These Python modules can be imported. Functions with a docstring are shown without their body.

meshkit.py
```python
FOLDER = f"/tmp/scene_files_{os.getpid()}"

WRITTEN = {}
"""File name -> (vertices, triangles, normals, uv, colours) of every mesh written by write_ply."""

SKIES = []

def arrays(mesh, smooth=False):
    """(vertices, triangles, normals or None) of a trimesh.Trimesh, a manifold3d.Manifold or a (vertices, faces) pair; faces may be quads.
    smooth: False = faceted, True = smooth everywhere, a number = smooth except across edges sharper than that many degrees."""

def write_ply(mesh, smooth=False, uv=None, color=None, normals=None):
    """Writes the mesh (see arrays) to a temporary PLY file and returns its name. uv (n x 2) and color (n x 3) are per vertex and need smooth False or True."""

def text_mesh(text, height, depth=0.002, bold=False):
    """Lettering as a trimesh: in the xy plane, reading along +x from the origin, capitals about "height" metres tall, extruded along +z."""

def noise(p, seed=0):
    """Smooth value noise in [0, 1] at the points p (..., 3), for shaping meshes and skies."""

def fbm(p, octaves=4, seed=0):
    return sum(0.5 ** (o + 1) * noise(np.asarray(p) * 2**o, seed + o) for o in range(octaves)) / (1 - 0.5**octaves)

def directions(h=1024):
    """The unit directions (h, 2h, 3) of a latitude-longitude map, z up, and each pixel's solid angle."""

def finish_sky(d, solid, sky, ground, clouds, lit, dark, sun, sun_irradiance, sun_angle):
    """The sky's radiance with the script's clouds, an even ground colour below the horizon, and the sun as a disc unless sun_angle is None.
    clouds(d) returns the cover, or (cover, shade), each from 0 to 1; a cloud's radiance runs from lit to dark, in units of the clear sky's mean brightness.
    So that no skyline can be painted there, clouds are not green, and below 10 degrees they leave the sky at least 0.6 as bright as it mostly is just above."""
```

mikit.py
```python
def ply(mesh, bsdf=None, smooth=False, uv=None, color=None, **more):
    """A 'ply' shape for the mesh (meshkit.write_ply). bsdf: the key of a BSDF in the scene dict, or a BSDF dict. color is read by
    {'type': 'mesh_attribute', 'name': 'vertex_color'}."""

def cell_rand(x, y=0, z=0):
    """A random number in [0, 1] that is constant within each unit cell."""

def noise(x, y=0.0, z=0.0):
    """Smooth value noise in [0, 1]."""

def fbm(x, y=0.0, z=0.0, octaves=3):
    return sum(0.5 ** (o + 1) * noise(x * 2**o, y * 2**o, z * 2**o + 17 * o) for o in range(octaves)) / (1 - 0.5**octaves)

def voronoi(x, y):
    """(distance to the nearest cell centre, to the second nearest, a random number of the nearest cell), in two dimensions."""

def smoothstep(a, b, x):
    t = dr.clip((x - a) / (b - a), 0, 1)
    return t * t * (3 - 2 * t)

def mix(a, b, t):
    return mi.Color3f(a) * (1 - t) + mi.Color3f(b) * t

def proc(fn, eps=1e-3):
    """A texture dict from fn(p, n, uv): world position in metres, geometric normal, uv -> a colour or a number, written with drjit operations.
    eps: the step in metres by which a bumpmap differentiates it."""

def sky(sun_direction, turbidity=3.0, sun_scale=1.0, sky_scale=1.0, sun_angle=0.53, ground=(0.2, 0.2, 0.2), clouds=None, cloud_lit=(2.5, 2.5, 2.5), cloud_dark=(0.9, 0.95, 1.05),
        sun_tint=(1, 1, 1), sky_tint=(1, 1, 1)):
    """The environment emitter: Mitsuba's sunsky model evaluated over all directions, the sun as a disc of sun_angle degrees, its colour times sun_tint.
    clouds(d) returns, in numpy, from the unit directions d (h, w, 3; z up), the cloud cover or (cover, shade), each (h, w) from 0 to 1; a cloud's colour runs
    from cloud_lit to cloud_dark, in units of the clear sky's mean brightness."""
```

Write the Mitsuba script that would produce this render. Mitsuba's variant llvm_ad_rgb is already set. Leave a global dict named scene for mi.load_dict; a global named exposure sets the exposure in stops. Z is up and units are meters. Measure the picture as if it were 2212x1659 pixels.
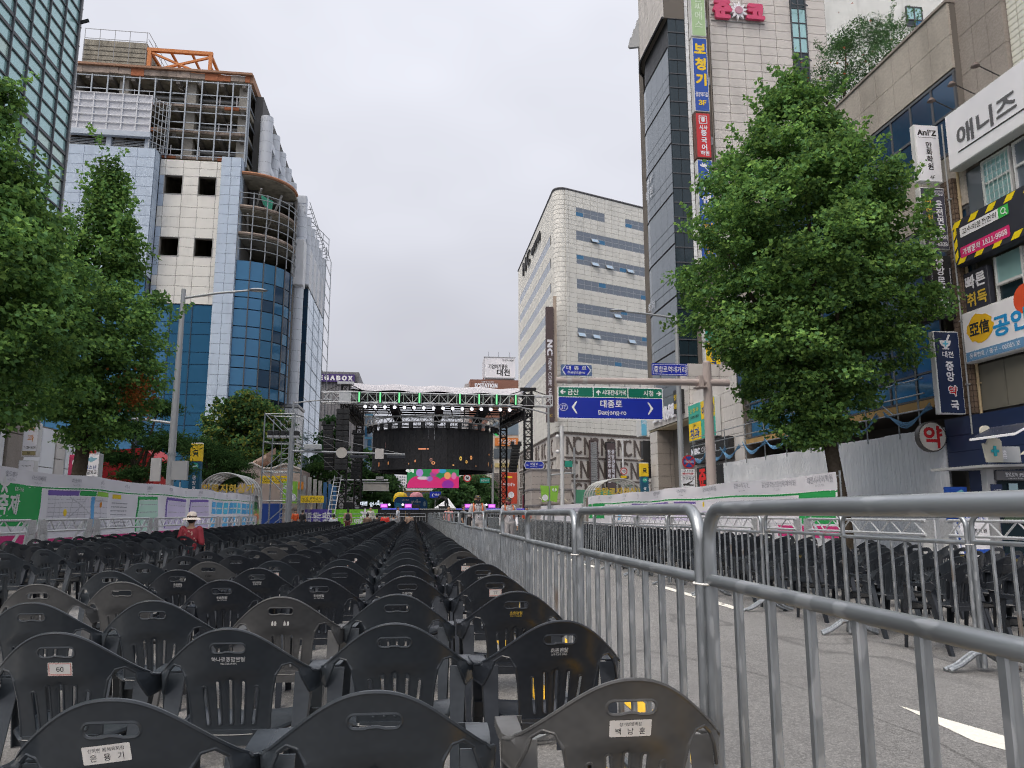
import math, random
import numpy as np, trimesh, mitsuba as mi, mikit, drjit as dr
import shapely, shapely.ops
from shapely.geometry import Polygon, MultiPolygon, box as sbox, LineString, Point
from shapely import affinity
T = mi.ScalarTransform4f
PI = math.pi
# ---------------------------------------------------------------- camera, sky, exposure
EYE_Z, YAW, PITCH = 1.18, math.radians(7.194), math.radians(9.552)
_fw = [math.sin(YAW) * math.cos(PITCH), math.cos(YAW) * math.cos(PITCH), math.sin(PITCH)]
scene = {'type': 'scene'}
scene['camera'] = {'type': 'perspective', 'fov': 2 * math.degrees(math.atan(1106 / 1664)), 'fov_axis': 'x', 'near_clip': 0.05, 'far_clip': 3000.0,
                   'to_world': T().look_at(origin=[0, 0, EYE_Z], target=[_fw[0], _fw[1], EYE_Z + _fw[2]], up=[0, 0, 1])}
def overcast(d):
 p = d * np.array([3.0, 3.0, 5.0])
 n = 0.5 * mkfbm(p, 4) + 0.5 * mkfbm(p * 2.3 + 7, 3)
 shade = 0.86 - 0.80 * np.clip(d[..., 2], 0, 1) + 0.34 * (n - 0.5)
 return np.ones(d.shape[:2]), np.clip(shade, 0, 1)
from meshkit import fbm as mkfbm
scene['sky'] = mikit.sky([-0.42, -0.42, 0.80], turbidity=3, sun_scale=0.3, sun_angle=40, sky_scale=1.0, clouds=overcast,
                         cloud_lit=(1.84, 1.88, 2.05), cloud_dark=(0.72, 0.73, 0.82), sun_tint=(0.90, 0.97, 1.12), ground=(0.16, 0.16, 0.16))
exposure = 2.72
labels = {}
# ---------------------------------------------------------------- helpers: keys
_count = {}
def fresh(name):
 n = _count.get(name, 0); _count[name] = n + 1
 return name if n == 0 else f'{name}_{n:03d}'
def thing(name, label, cat, group=None):
 k = fresh(name); labels[k] = {'label': label, 'category': cat}
 if group: labels[k]['group'] = group
 return k
def note(k, label=None, cat=None, group=None, kind=None):
 e = labels.setdefault(k, {})
 for a, b in (('label', label), ('category', cat), ('group', group), ('kind', kind)):
  if b: e[a] = b
 return k
# ---------------------------------------------------------------- helpers: materials
_mats = {}
def mat(rgb, rough=0.6, metal=0.0, spec=0.5, name=None):
 if isinstance(rgb, (int, float)): rgb = (rgb, rgb, rgb)
 key = 'paint_%s_%02d_%02d_%02d' % ('_'.join('%03d' % round(c * 999) for c in rgb), round(rough * 99), round(metal * 99), round(spec * 99))
 if key not in scene:
  if rough >= 0.9 and not metal:
   scene[key] = {'type': 'twosided', 'bsdf': {'type': 'diffuse', 'reflectance': {'type': 'rgb', 'value': list(map(float, rgb))}}}
  else:
   scene[key] = {'type': 'twosided', 'bsdf': {'type': 'principled', 'base_color': {'type': 'rgb', 'value': list(map(float, rgb))}, 'roughness': float(rough), 'metallic': float(metal), 'specular': float(spec)}}
 return key
def pmat(key, fn, rough=0.8, metal=0.0, spec=0.4, bump=None, bscale=1.0, eps=1e-3, diffuse=False, roughfn=None):
 b = {'type': 'diffuse', 'reflectance': mikit.proc(fn)} if diffuse else {'type': 'principled', 'base_color': mikit.proc(fn), 'roughness': mikit.proc(roughfn) if roughfn else float(rough), 'metallic': float(metal), 'specular': float(spec)}
 if bump: b = {'type': 'bumpmap', 'arbitrary': mikit.proc(bump, eps=eps), 'scale': float(bscale), 'bsdf': b}
 scene[key] = {'type': 'twosided', 'bsdf': b}
 return key
# ---------------------------------------------------------------- helpers: meshes, all (vertices, triangles)
def arr(m):
 if isinstance(m, tuple): return np.asarray(m[0], float), np.asarray(m[1], int)
 return np.asarray(m.vertices, float), np.asarray(m.faces, int)
def cat(ms):
 vs, fs, n = [], [], 0
 for m in ms:
  v, f = arr(m)
  vs.append(v); fs.append(f + n); n += len(v)
 return np.vstack(vs), np.vstack(fs)
_BV = np.array([[x, y, z] for x in (0, 1) for y in (0, 1) for z in (0, 1)], float)
_BF = np.array([[0, 1, 3], [0, 3, 2], [4, 6, 7], [4, 7, 5], [0, 4, 5], [0, 5, 1], [2, 3, 7], [2, 7, 6], [0, 2, 6], [0, 6, 4], [1, 5, 7], [1, 7, 3]])
def bx(x0, x1, y0, y1, z0, z1):
 a, b = np.minimum([x0, y0, z0], [x1, y1, z1]), np.maximum([x0, y0, z0], [x1, y1, z1])
 return _BV * (b - a) + a, _BF
def bevel(x0, x1, y0, y1, z0, z1, c):
 a, b = np.minimum([x0, y0, z0], [x1, y1, z1]), np.maximum([x0, y0, z0], [x1, y1, z1])
 pts = []
 for k in range(3):
  for q in _BV:
   p = a + q * (b - a) + c * (1 - 2 * q)
   p[k] = (a + q * (b - a))[k]
   pts.append(p)
 h = trimesh.Trimesh(np.array(pts)).convex_hull
 return arr(h)
def _frame(d):
 d = d / np.linalg.norm(d)
 a = np.array([0, 0, 1.0]) if abs(d[2]) < 0.9 else np.array([1.0, 0, 0])
 u = np.cross(a, d); u /= np.linalg.norm(u)
 return u, np.cross(d, u)
def tube(pts, r, n=8, close=False, cap=True):
 pts = np.asarray(pts, float); m = len(pts)
 rs = np.broadcast_to(np.asarray(r, float), (m,))
 ang = np.arange(n) * 2 * PI / n
 V = []; u0 = None
 for i in range(m):
  if close: d = pts[(i + 1) % m] - pts[i - 1]
  else: d = pts[min(i + 1, m - 1)] - pts[max(i - 1, 0)]
  d = d / (np.linalg.norm(d) + 1e-12)
  if u0 is None: u, v = _frame(d)
  else:
   u = u0 - d * np.dot(u0, d); u /= np.linalg.norm(u) + 1e-12; v = np.cross(d, u)
  u0 = u
  V.append(pts[i] + rs[i] * (np.cos(ang)[:, None] * u + np.sin(ang)[:, None] * v))
 V = np.vstack(V); F = []
 k = np.arange(n); k1 = (k + 1) % n
 for i in range(m if close else m - 1):
  a, b = i * n, ((i + 1) % m) * n
  F.append(np.stack([a + k, a + k1, b + k1], 1)); F.append(np.stack([a + k, b + k1, b + k], 1))
 if cap and not close:
  V = np.vstack([V, pts[0], pts[-1]]); c = m * n
  F.append(np.stack([np.full(n, c), k1, k], 1)); F.append(np.stack([np.full(n, c + 1), (m - 1) * n + k, (m - 1) * n + k1], 1))
 return V, np.vstack(F)
def rod(p, q, r, n=8): return tube([p, q], r, n)
def bar(p, q, w, h=None):
 """square bar between two points"""
 p, q = np.asarray(p, float), np.asarray(q, float); h = h or w
 u, v = _frame(q - p)
 c = [(-1, -1), (1, -1), (1, 1), (-1, 1)]
 V = np.array([e + u * a * w / 2 + v * b * h / 2 for e in (p, q) for a, b in c])
 F = [[0, 2, 1], [0, 3, 2], [4, 5, 6], [4, 6, 7]] + [t for i in range(4) for t in ([i, (i + 1) % 4, (i + 1) % 4 + 4], [i, (i + 1) % 4 + 4, i + 4])]
 return V, np.array(F)
def lathe(profile, n=20, at=(0, 0, 0)):
 p = np.asarray(profile, float); m = len(p); ang = np.arange(n) * 2 * PI / n
 V = np.stack([p[:, None, 0] * np.cos(ang), p[:, None, 0] * np.sin(ang), np.repeat(p[:, 1:2], n, 1)], -1).reshape(-1, 3) + np.asarray(at, float)
 F = []
 for i in range(m - 1):
  k = np.arange(n); k1 = (k + 1) % n; a, b = i * n, (i + 1) * n
  F.append(np.stack([a + k, a + k1, b + k1], 1)); F.append(np.stack([a + k, b + k1, b + k], 1))
 return V, np.vstack(F)
def polys(g):
 return [p for p in getattr(g, 'geoms', [g]) if p.geom_type == 'Polygon' and p.area > 1e-9]
def tri2(p):
 v, f = trimesh.creation.triangulate_polygon(p, engine='earcut')
 return np.asarray(v, float)[:, :2], np.asarray(f, int)
def flat(g, o=(0, 0, 0), r=(1, 0, 0), u=(0, 0, 1)):
 """shapely shape laid in the plane o + x r + y u, facing r x u"""
 o, r, u = (np.asarray(a, float) for a in (o, r, u)); ms = []
 for p in polys(g):
  v, f = tri2(p)
  V = o + v[:, :1] * r + v[:, 1:] * u
  a, b, c = v[f[:, 0]], v[f[:, 1]], v[f[:, 2]]
  s = (b[:, 0] - a[:, 0]) * (c[:, 1] - a[:, 1]) - (b[:, 1] - a[:, 1]) * (c[:, 0] - a[:, 0])
  f = np.where(s[:, None] < 0, f[:, ::-1], f)
  ms.append((V, f))
 return cat(ms)
def slab(g, d, o=(0, 0, 0), r=(1, 0, 0), u=(0, 0, 1)):
 """shapely shape extruded by d along r x u"""
 o, r, u = (np.asarray(a, float) for a in (o, r, u)); n = np.cross(r, u); n = n / np.linalg.norm(n); ms = []
 for p in polys(g):
  V, f = flat(p, o + n * d, r, u)
  k = len(V); ms.append((np.vstack([V, V - n * d]), np.vstack([f, f[:, ::-1] + k])))
  for ring in [p.exterior, *p.interiors]:
   c = np.asarray(ring.coords)[:, :2]
   ccw = shapely.LinearRing(c).is_ccw
   if (ring is p.exterior) != ccw: c = c[::-1]
   P = o + c[:, :1] * r + c[:, 1:] * u; m = len(P) - 1; i = np.arange(m)
   W = np.vstack([P[:-1], P[:-1] + n * d]); j = (i + 1) % m
   ms.append((W, np.vstack([np.stack([i, j, j + m], 1), np.stack([i, j + m, i + m], 1)])))
 return cat(ms)
def rrect(w, h, r, cx=0, cy=0):
 return affinity.translate(sbox(-w / 2 + r, -h / 2 + r, w / 2 - r, h / 2 - r).buffer(r, 4), cx, cy)
def move(m, t, rz=0.0, s=1.0):
 v, f = arr(m); c, sn = math.cos(rz), math.sin(rz)
 v = v * s
 return v @ np.array([[c, sn, 0], [-sn, c, 0], [0, 0, 1]]) + np.asarray(t, float), f
def W(t, rz=0.0, s=1.0):
 return T().translate([float(a) for a in t]).rotate([0, 0, 1], math.degrees(rz)).scale(s)
# ---------------------------------------------------------------- helpers: entries
def put(key, m, bsdf, smooth=False, to_world=None, color=None):
 d = m if isinstance(m, dict) else mikit.ply(arr(m), bsdf, smooth=smooth, color=color)
 if to_world is not None: d = {**d, 'to_world': to_world}
 scene[key] = d
 return key
def part(parent, name, m, bsdf, smooth=False, to_world=None, kind=None, label=None):
 k = put(fresh(parent + '__' + name), m, bsdf, smooth, to_world)
 if kind or label: note(k, label, kind=kind)
 return k
def pb(parent, name, x0, x1, y0, y1, z0, z1, bsdf, M=None):
 """a box as an entry of its own"""
 k = fresh(parent + '__' + name)
 scene[k] = {'type': 'cube', 'to_world': (M or T()) @ T().translate([(x0 + x1) / 2, (y0 + y1) / 2, (z0 + z1) / 2]).scale([abs(x1 - x0) / 2, abs(y1 - y0) / 2, abs(z1 - z0) / 2]), 'bsdf': {'type': 'ref', 'id': bsdf}}
 return k
def solo(name, m, bsdf, label, category, group=None, smooth=False, kind=None, to_world=None):
 k = put(fresh(name), m, bsdf, smooth, to_world)
 return note(k, label, category, group, kind)
def struct(name, m, bsdf, smooth=False):
 return note(put(fresh(name), m, bsdf, smooth), kind='structure')
def gz(x):
 """height of the cambered road"""
 return -0.010 * abs(x - 1.4) if -9.6 < x < 10.2 else 0.05
# ---------------------------------------------------------------- lettering
def _unpack():
 out = {}
 for code, (adv, *rings) in GLYPHS.items():
  g = None
  for a in rings:
   p = Polygon([divmod(q, 100) for q in a]).buffer(0)
   g = p if g is None else g.symmetric_difference(p)
  out[chr(code)] = (adv / 80.0, affinity.scale(g, 1 / 80.0, 1 / 80.0, origin=(0, 0)))
 return out
def text_shape(s, h, bold=0.0, gap=0.0):
 """lettering centred on the origin; the line is about h tall"""
 x, gs = 0.0, []
 for ch in s:
  if ch in FONT:
   a, g = FONT[ch]; gs.append(affinity.translate(g, x, 0)); x += a + gap
  else: x += 0.35
 g = shapely.union_all(gs)
 if bold: g = g.buffer(bold, 2)
 a, b, c, d = g.bounds
 k = h / 0.92
 g = affinity.scale(affinity.translate(g, -(a + c) / 2, -(b + d) / 2), k, k, origin=(0, 0))
 return g.simplify(h * 0.004)
RX, UZ = (1, 0, 0), (0, 0, 1)
def text(parent, s, o, h, bsdf, r=RX, u=UZ, bold=0.012, w=None, depth=0, name='lettering', vertical=False, gap=0.0, off=0.004):
 r, u = np.asarray(r, float), np.asarray(u, float); n = np.cross(r, u)
 if vertical:
  g = shapely.union_all([affinity.translate(text_shape(c, h, bold), 0, -i * h * (1.1 + gap) + (len(s) - 1) * h * (1.1 + gap) / 2) for i, c in enumerate(s) if c != ' '])
 else: g = text_shape(s, h, bold, gap)
 a, b, c, d = g.bounds
 if w: g = affinity.scale(g, w / (c - a), 1, origin=(0, 0))
 o = np.asarray(o, float) + n * off
 return part(parent, name, slab(g, depth, o, r, u) if depth else flat(g, o, r, u), bsdf)
def shape(parent, name, g, o, bsdf, r=RX, u=UZ, depth=0, off=0.003):
 n = np.cross(r, u)
 o = np.asarray(o, float) + n * off
 return part(parent, name, slab(g, depth, o, r, u) if depth else flat(g, o, r, u), bsdf)
# outlines of the letters on an 80 unit body, keyed by code point: (advance, rings)
GLYPHS = {
34:(38,[2375,3075,2953,2553],[775,1575,1353,953],),
38:(54,[326,537,1446,1158,1367,2273,3171,3567,3559,3253,2344,3729,4645,5245,4225,5319,5114,3820,2814,1514,718],[1028,1521,1919,2620,3223,1741,1134],[1757,2150,2857,2966,2568,2067,1762],),
39:(22,[775,1575,1353,953],),
40:(27,[846,1469,1979,2278,2377,1763,1445,1620,2301,2000,1801,1018,832],),
41:(27,[401,1118,1332,1158,477,879,1856,1931,1718,901,700],),
44:(22,[503,906,1212,1214,716,722,1424,1719,1609,600],),
45:(28,[439,2439,2434,434],),
46:(22,[814,621,924,1423,1620,1515,1213],),
47:(32,[100,2577,3077,600],),
48:(44,[438,554,1068,2073,3270,3861,4049,3931,3418,2513,1415,823],[1138,1426,1721,2419,2922,3231,3448,3161,2766,2067,1564,1253],),
49:(44,[720,2021,2063,1064,1068,2272,2772,2820,3920,3914,714],),
50:(44,[419,2541,2948,3057,2864,2267,1466,861,465,1573,2972,3467,3762,3750,2936,1620,4020,4014,414],),
51:(44,[320,625,1919,2620,3125,3232,2839,1442,1447,2348,2852,3057,2964,2567,1867,862,467,1873,3171,3765,3857,3550,2845,3541,3935,4028,3721,3316,2413,1015],),
52:(44,[235,2571,3472,3436,4236,4230,3430,3414,2714,2730,230],[1037,2736,2763,2662],),
53:(44,[320,626,1420,2420,3024,3230,3238,2844,1946,1143,745,972,3772,3767,1666,1455,1450,2651,3249,3745,4037,4029,3721,3216,2413,1314],),
54:(44,[537,656,1064,1570,2173,2973,3968,3663,2867,1965,1458,1249,1245,1949,2750,3448,3844,4038,4129,3417,2713,1516,726],[1238,1427,1920,2719,3224,3435,2943,2044],),
55:(44,[467,472,4072,4068,3356,2743,2314,1614,1729,2248,3266],),
56:(44,[428,637,1445,754,866,1773,2673,3271,3862,3853,3144,4034,4025,3820,2814,1714,720],[1029,1223,2019,2920,3326,3234,1942,1337],[1358,1850,2646,3254,3259,2866,2168,1565],),
57:(44,[451,664,1271,2373,3467,3955,4039,3726,3017,2414,1613,519,923,1719,2521,3130,3341,2236,1537,742],[1051,1346,1942,2743,3350,3062,2168,1363],),
59:(22,[503,906,1212,1214,716,722,1424,1719,1609,600],[649,855,1256,1554,1650,1446,946],),
61:(44,[336,4136,4131,331],[356,4156,4151,351],),
65:(48,[114,2071,2872,4814,4015,3432,1432,814],[1639,3338,2465,2364],),
66:(52,[872,3372,4465,4555,4350,3845,4738,4929,4723,4218,3114,814],[1642,1620,3321,4127,4134,3839,2942],[1649,2948,3550,3854,3762,3066,1666],),
67:(51,[540,859,1770,2573,3373,4667,4362,3367,2164,1658,1349,1335,1825,2520,3320,4426,4821,4116,2713,1816,925],),
68:(55,[872,3271,3968,4661,5050,5036,4625,3818,2714,814],[1621,3122,3827,4133,4249,4155,3662,3065,1666],),
69:(47,[872,4272,4267,1666,1648,3748,3842,1641,1621,4220,4214,814],),
70:(44,[872,4272,4267,1666,1647,3846,3841,1640,1514,814],),
71:(55,[540,757,1769,2573,3573,4866,4462,3567,2566,1760,1349,1338,1529,2023,2920,3720,4224,4238,3039,3044,4944,4920,4517,3513,2514,1816,926],),
72:(58,[872,1572,1648,4248,4372,5072,5014,4314,4242,1641,1514,814],),
73:(24,[872,1572,1514,814],),
74:(43,[321,826,1620,2220,2623,2828,2872,3572,3527,3220,2614,1613,816],),
75:(52,[872,1572,1644,4072,4872,3050,5114,4315,2544,1633,1514,814],),
76:(44,[872,1572,1621,4120,4114,814],),
77:(65,[872,1772,3330,4872,5772,5714,5014,5059,3520,3020,1561,1414,814],),
78:(58,[872,1671,4325,4372,5072,5014,4215,1561,1514,814],),
79:(60,[540,551,961,1569,2272,3373,4370,4865,5356,5437,5229,4721,3915,2613,1518,729],[1243,1431,2023,2820,3621,4125,4633,4748,4556,3865,3267,2566,1659],),
80:(50,[872,3571,4268,4660,4548,4041,2938,1637,1514,814],[1644,2744,3546,3955,3762,3166,1666],),
81:(60,[540,757,1569,2674,3673,4469,5356,5437,4923,4418,3513,3809,4406,5406,5601,4400,3404,2613,1816,1221,730],[1243,1335,1726,2321,3320,3922,4429,4739,4652,3964,3267,2566,1659],),
82:(51,[872,3172,3771,4466,4758,4650,4043,3439,4814,4014,2539,1639,1514,814],[1646,2945,3648,3954,3862,2966,1666],),
83:(48,[422,826,2220,3020,3524,3534,1346,852,760,1067,1973,2873,3969,4266,3962,3066,2267,1663,1458,1951,3743,4139,4433,4426,4019,3214,2113,1017],),
84:(48,[367,372,4572,4567,2866,2714,2014,2066],),
85:(58,[872,1572,1728,2321,3120,3924,4232,4372,5072,4931,4622,4016,3213,2314,1716,1122,832],),
86:(46,[72,872,2323,3871,4672,2714,1914],),
87:(70,[272,1072,2024,3272,3972,5123,6172,6872,5614,4715,3561,2314,1514],),
88:(46,[215,1844,372,1172,2350,3572,4372,2844,4414,3615,2338,914],),
89:(42,[72,872,2144,3572,4272,2537,2514,1814,1737],),
90:(48,[419,3466,767,772,4472,4468,1421,4420,4414,414],),
97:(45,[525,631,1136,3142,2949,2652,1852,948,753,2158,3356,3845,3814,3314,3119,2214,1314,718],[1224,1719,2721,3125,3136,1633,1228],),
98:(50,[877,1477,1553,2458,3158,3955,4348,4639,4428,3919,3314,2413,1418,1314,814],[1546,1524,2220,3121,3525,3732,3742,3548,3151,2652],),
99:(41,[433,747,1556,2858,3753,3449,2652,1951,1446,1237,1426,1821,2619,3523,3819,3617,2713,1316,723],),
100:(50,[435,646,1556,2658,3555,3577,4277,4214,3614,3518,2413,1316,624],[1231,1425,1920,2519,3222,3526,3548,2652,1850,1342],),
101:(44,[434,646,1254,2158,3057,3949,4034,1234,1231,1821,2919,3722,3917,2813,1814,921],[1240,3439,3442,3051,2252,1549],),
102:(26,[352,357,858,970,1376,2079,2877,2772,2073,1668,1658,2557,2552,1651,1614,914,851],),
103:(45,[404,611,1016,720,625,1132,642,952,1958,4357,4352,3552,3842,3433,2528,1529,1324,1620,4017,4411,4202,3400,1800,900],[1006,1600,2500,3503,3708,3313,1514,1211],[1343,1735,2433,2937,3146,2752,2053,1550],),
104:(48,[877,1477,1552,2658,3557,3953,4246,4214,3514,3446,3349,2852,2251,1545,1414,814],),
105:(22,[671,976,1475,1672,1568,1267,868],[857,1457,1414,814],),
106:(22,[671,976,1475,1672,1568,1267,868],[0,1,401,704,857,1457,1402,700],),
107:(44,[877,1477,1535,3357,4157,2740,4314,3614,2334,1525,1414,814],),
108:(22,[877,1477,1523,1619,1819,1813,1114,819],),
109:(74,[857,1357,1552,2257,3058,3557,4051,5058,5758,6256,6747,6714,6014,6044,5849,5452,4851,4146,4114,3414,3345,3249,2752,2050,1545,1414,814],),
110:(49,[857,1357,1552,2658,3358,3855,4246,4214,3514,3446,3349,2852,2251,1545,1414,814],),
111:(48,[626,543,951,1556,2258,2958,3654,4148,4441,4430,4122,3315,2713,2113,1317],[1235,1327,1821,2319,2920,3629,3737,3544,3150,2152,1446],),
112:(50,[857,1357,1553,2658,3657,4250,4539,4325,3616,2413,1517,1400,800],[1546,1524,2220,3121,3525,3732,3742,3548,3151,2652],),
114:(31,[857,1357,1551,2257,3157,3052,2150,1542,1414,814],),
115:(38,[320,724,1519,2319,2724,2530,1236,641,549,854,1558,2358,3254,3049,2053,1451,1248,1443,2935,3332,3424,3218,2414,1613,617],),
116:(30,[252,257,958,1069,1669,1658,2857,2752,1651,1625,2019,2720,2915,1813,1117,925,851],),
117:(48,[757,1457,1428,1721,2020,2821,3427,3457,4157,4114,3514,3420,2213,1514,1018,730],),
119:(64,[257,1057,1922,2957,3657,4622,5556,6257,5014,4115,3248,2314,1414],),
120:(40,[215,1536,357,1057,2041,3057,3757,2536,3814,3114,1932,914],),
121:(42,[157,957,2222,3457,4057,2307,1600,1100,400,401,1304,1814],),
20126:(80,[411,416,2817,2831,1031,1058,2858,2871,671,676,7476,7471,5271,5259,7058,7032,5231,5217,7616,7611],[1637,3336,3417,4617,4636,6437,6453,4653,4670,3471,3453,1653],),
20449:(80,[2568,4868,4479,4881,5472,5168,7668,7663,2563],[3033,7033,7008,6508,6410,3510,3408,3008],[3416,6516,6528,3528],[3045,6945,6941,3141],[3056,6956,6952,3152],[349,1263,2080,2580,1963,1907,1407,1351,644],),
21069:(80,[464,469,2369,1779,2181,2775,3069,5069,5882,6479,5869,7669,7664],[5313,6414,6557,7057,7011,6508,5508],[4923,4955,5355,5423],[1056,3856,3812,3609,2508,2313,3213,3225,1626,1508,1008],[1531,3230,3238,1538],[1544,3243,3251,1551],),
44032:(74,[5380,5980,6051,7151,7146,6045,5908,5308],[526,2442,3052,3464,3367,867,872,4172,3855,3039,2029,822],),
44036:(74,[5427,5480,6080,6059,7158,7153,6053,6027],[1532,2132,2215,6314,6309,1509],[441,2351,3059,3368,3369,770,775,4075,3759,2948,2142,736],),
44053:(74,[5480,6080,6062,7161,7156,6056,6037,5437],[1616,1526,1831,3336,5134,5928,6124,6017,5613,4508,3008,2310],[2021,2715,4113,5116,5423,4929,3230,2327],[442,2352,3059,3367,3269,770,775,4075,3862,2747,837,638],),
44060:(74,[4311,4378,4978,4951,5851,5980,6580,6508,5908,5845,4945,4911],[427,1435,2244,2865,766,771,3571,3251,2538,924],),
44144:(74,[4046,4051,5751,5780,6380,6308,5708,5745],[426,2442,3053,3365,3367,767,772,4072,3753,2938,1928,822],),
44148:(74,[1832,2432,2515,6514,6509,1809],[4158,5758,5780,6380,6327,5727,5752,4153],[640,2350,3058,3467,3369,970,975,4175,3860,2947,935],),
44204:(74,[1831,2431,2515,6514,6509,1809],[639,2450,3159,3468,3469,970,975,4275,4166,5666,5780,6380,6326,5726,5743,3844,3849,5749,5760,3960,3148,2241,935],),
44221:(74,[1620,1726,2030,3536,5533,6228,6424,6317,5913,4508,2610,1914],[2221,3015,4514,5417,5822,5229,3430,2628],[542,2351,3059,3468,3369,970,975,4175,4167,5667,5780,6380,6337,5737,5746,3847,3852,5752,5661,3961,2948,1339,837],),
44228:(74,[5980,6580,6508,5908],[428,1234,2144,2862,2865,766,771,3571,3461,4461,4578,5178,5112,4512,4436,3237,3242,4442,4455,3355,2437,924,824],),
44256:(74,[418,423,2924,3049,3649,3624,6923,6918],[1173,6173,6151,5933,5333,5567,1168],),
44277:(74,[446,3147,3160,3760,3847,6946,6941,441],[1218,1225,1630,3134,5232,5729,6123,6119,5814,4408,2409,1513],[1820,2614,4113,5216,5522,4828,3429,2126],[1272,1277,6177,5952,5352,5471],),
44284:(74,[5308,5380,5980,6050,7150,7145,6044,5908],[429,1830,1951,2551,2530,4831,4927,424],[867,872,4472,4240,3541,3767],),
44368:(74,[418,423,2024,2047,2647,2724,3824,3847,4448,4524,6923,6918],[1173,6273,5933,5334,5550,5567,1168],),
44396:(74,[439,444,5144,5246,5470,1271,1376,6175,5945,6944,6939,4039,4008,3308,3339],),
44397:(74,[446,451,5352,5471,1372,1377,6177,6051,6951,6946,4045,4033,6132,6108,5508,5527,1127,1132,3333,3345],),
44536:(74,[424,6924,6919,419],[1168,1173,6073,6050,5831,5231,5467],),
44552:(74,[450,5250,5351,5471,1371,1376,6176,6050,6950,6945,445],[1234,6134,6109,1209],[1929,1914,5514,5529],),
44592:(74,[5680,6380,6308,5708],[526,2541,3151,3563,3567,967,872,4272,4056,3240,2431,1223,822],),
44608:(74,[1635,6336,6309,1709],[2430,2314,5714,5730],[5740,5780,6380,6340],[544,1748,2554,3160,3468,3470,971,976,4275,3963,3050,2244,839],),
44732:(74,[2524,3542,3963,3967,2867,2872,4572,4452,5652,5780,6380,6308,5708,5646,4346,3936,3222,2920],[427,1546,2066,1967,667,672,2572,2559,2042,924],),
45208:(74,[5380,5980,6052,7151,7146,6046,5908,5308],[773,1373,1432,4635,4729,726],),
45224:(74,[5480,6080,6064,7163,7158,6058,6040,5440],[1435,6035,6009,1509],[2115,5314,5330,2130],[845,876,1476,1451,4653,4748],),
45236:(74,[4312,4379,4879,4951,5851,5980,6580,6508,5908,5945,4945,4812],[871,1472,1433,3734,3729,827],),
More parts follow.
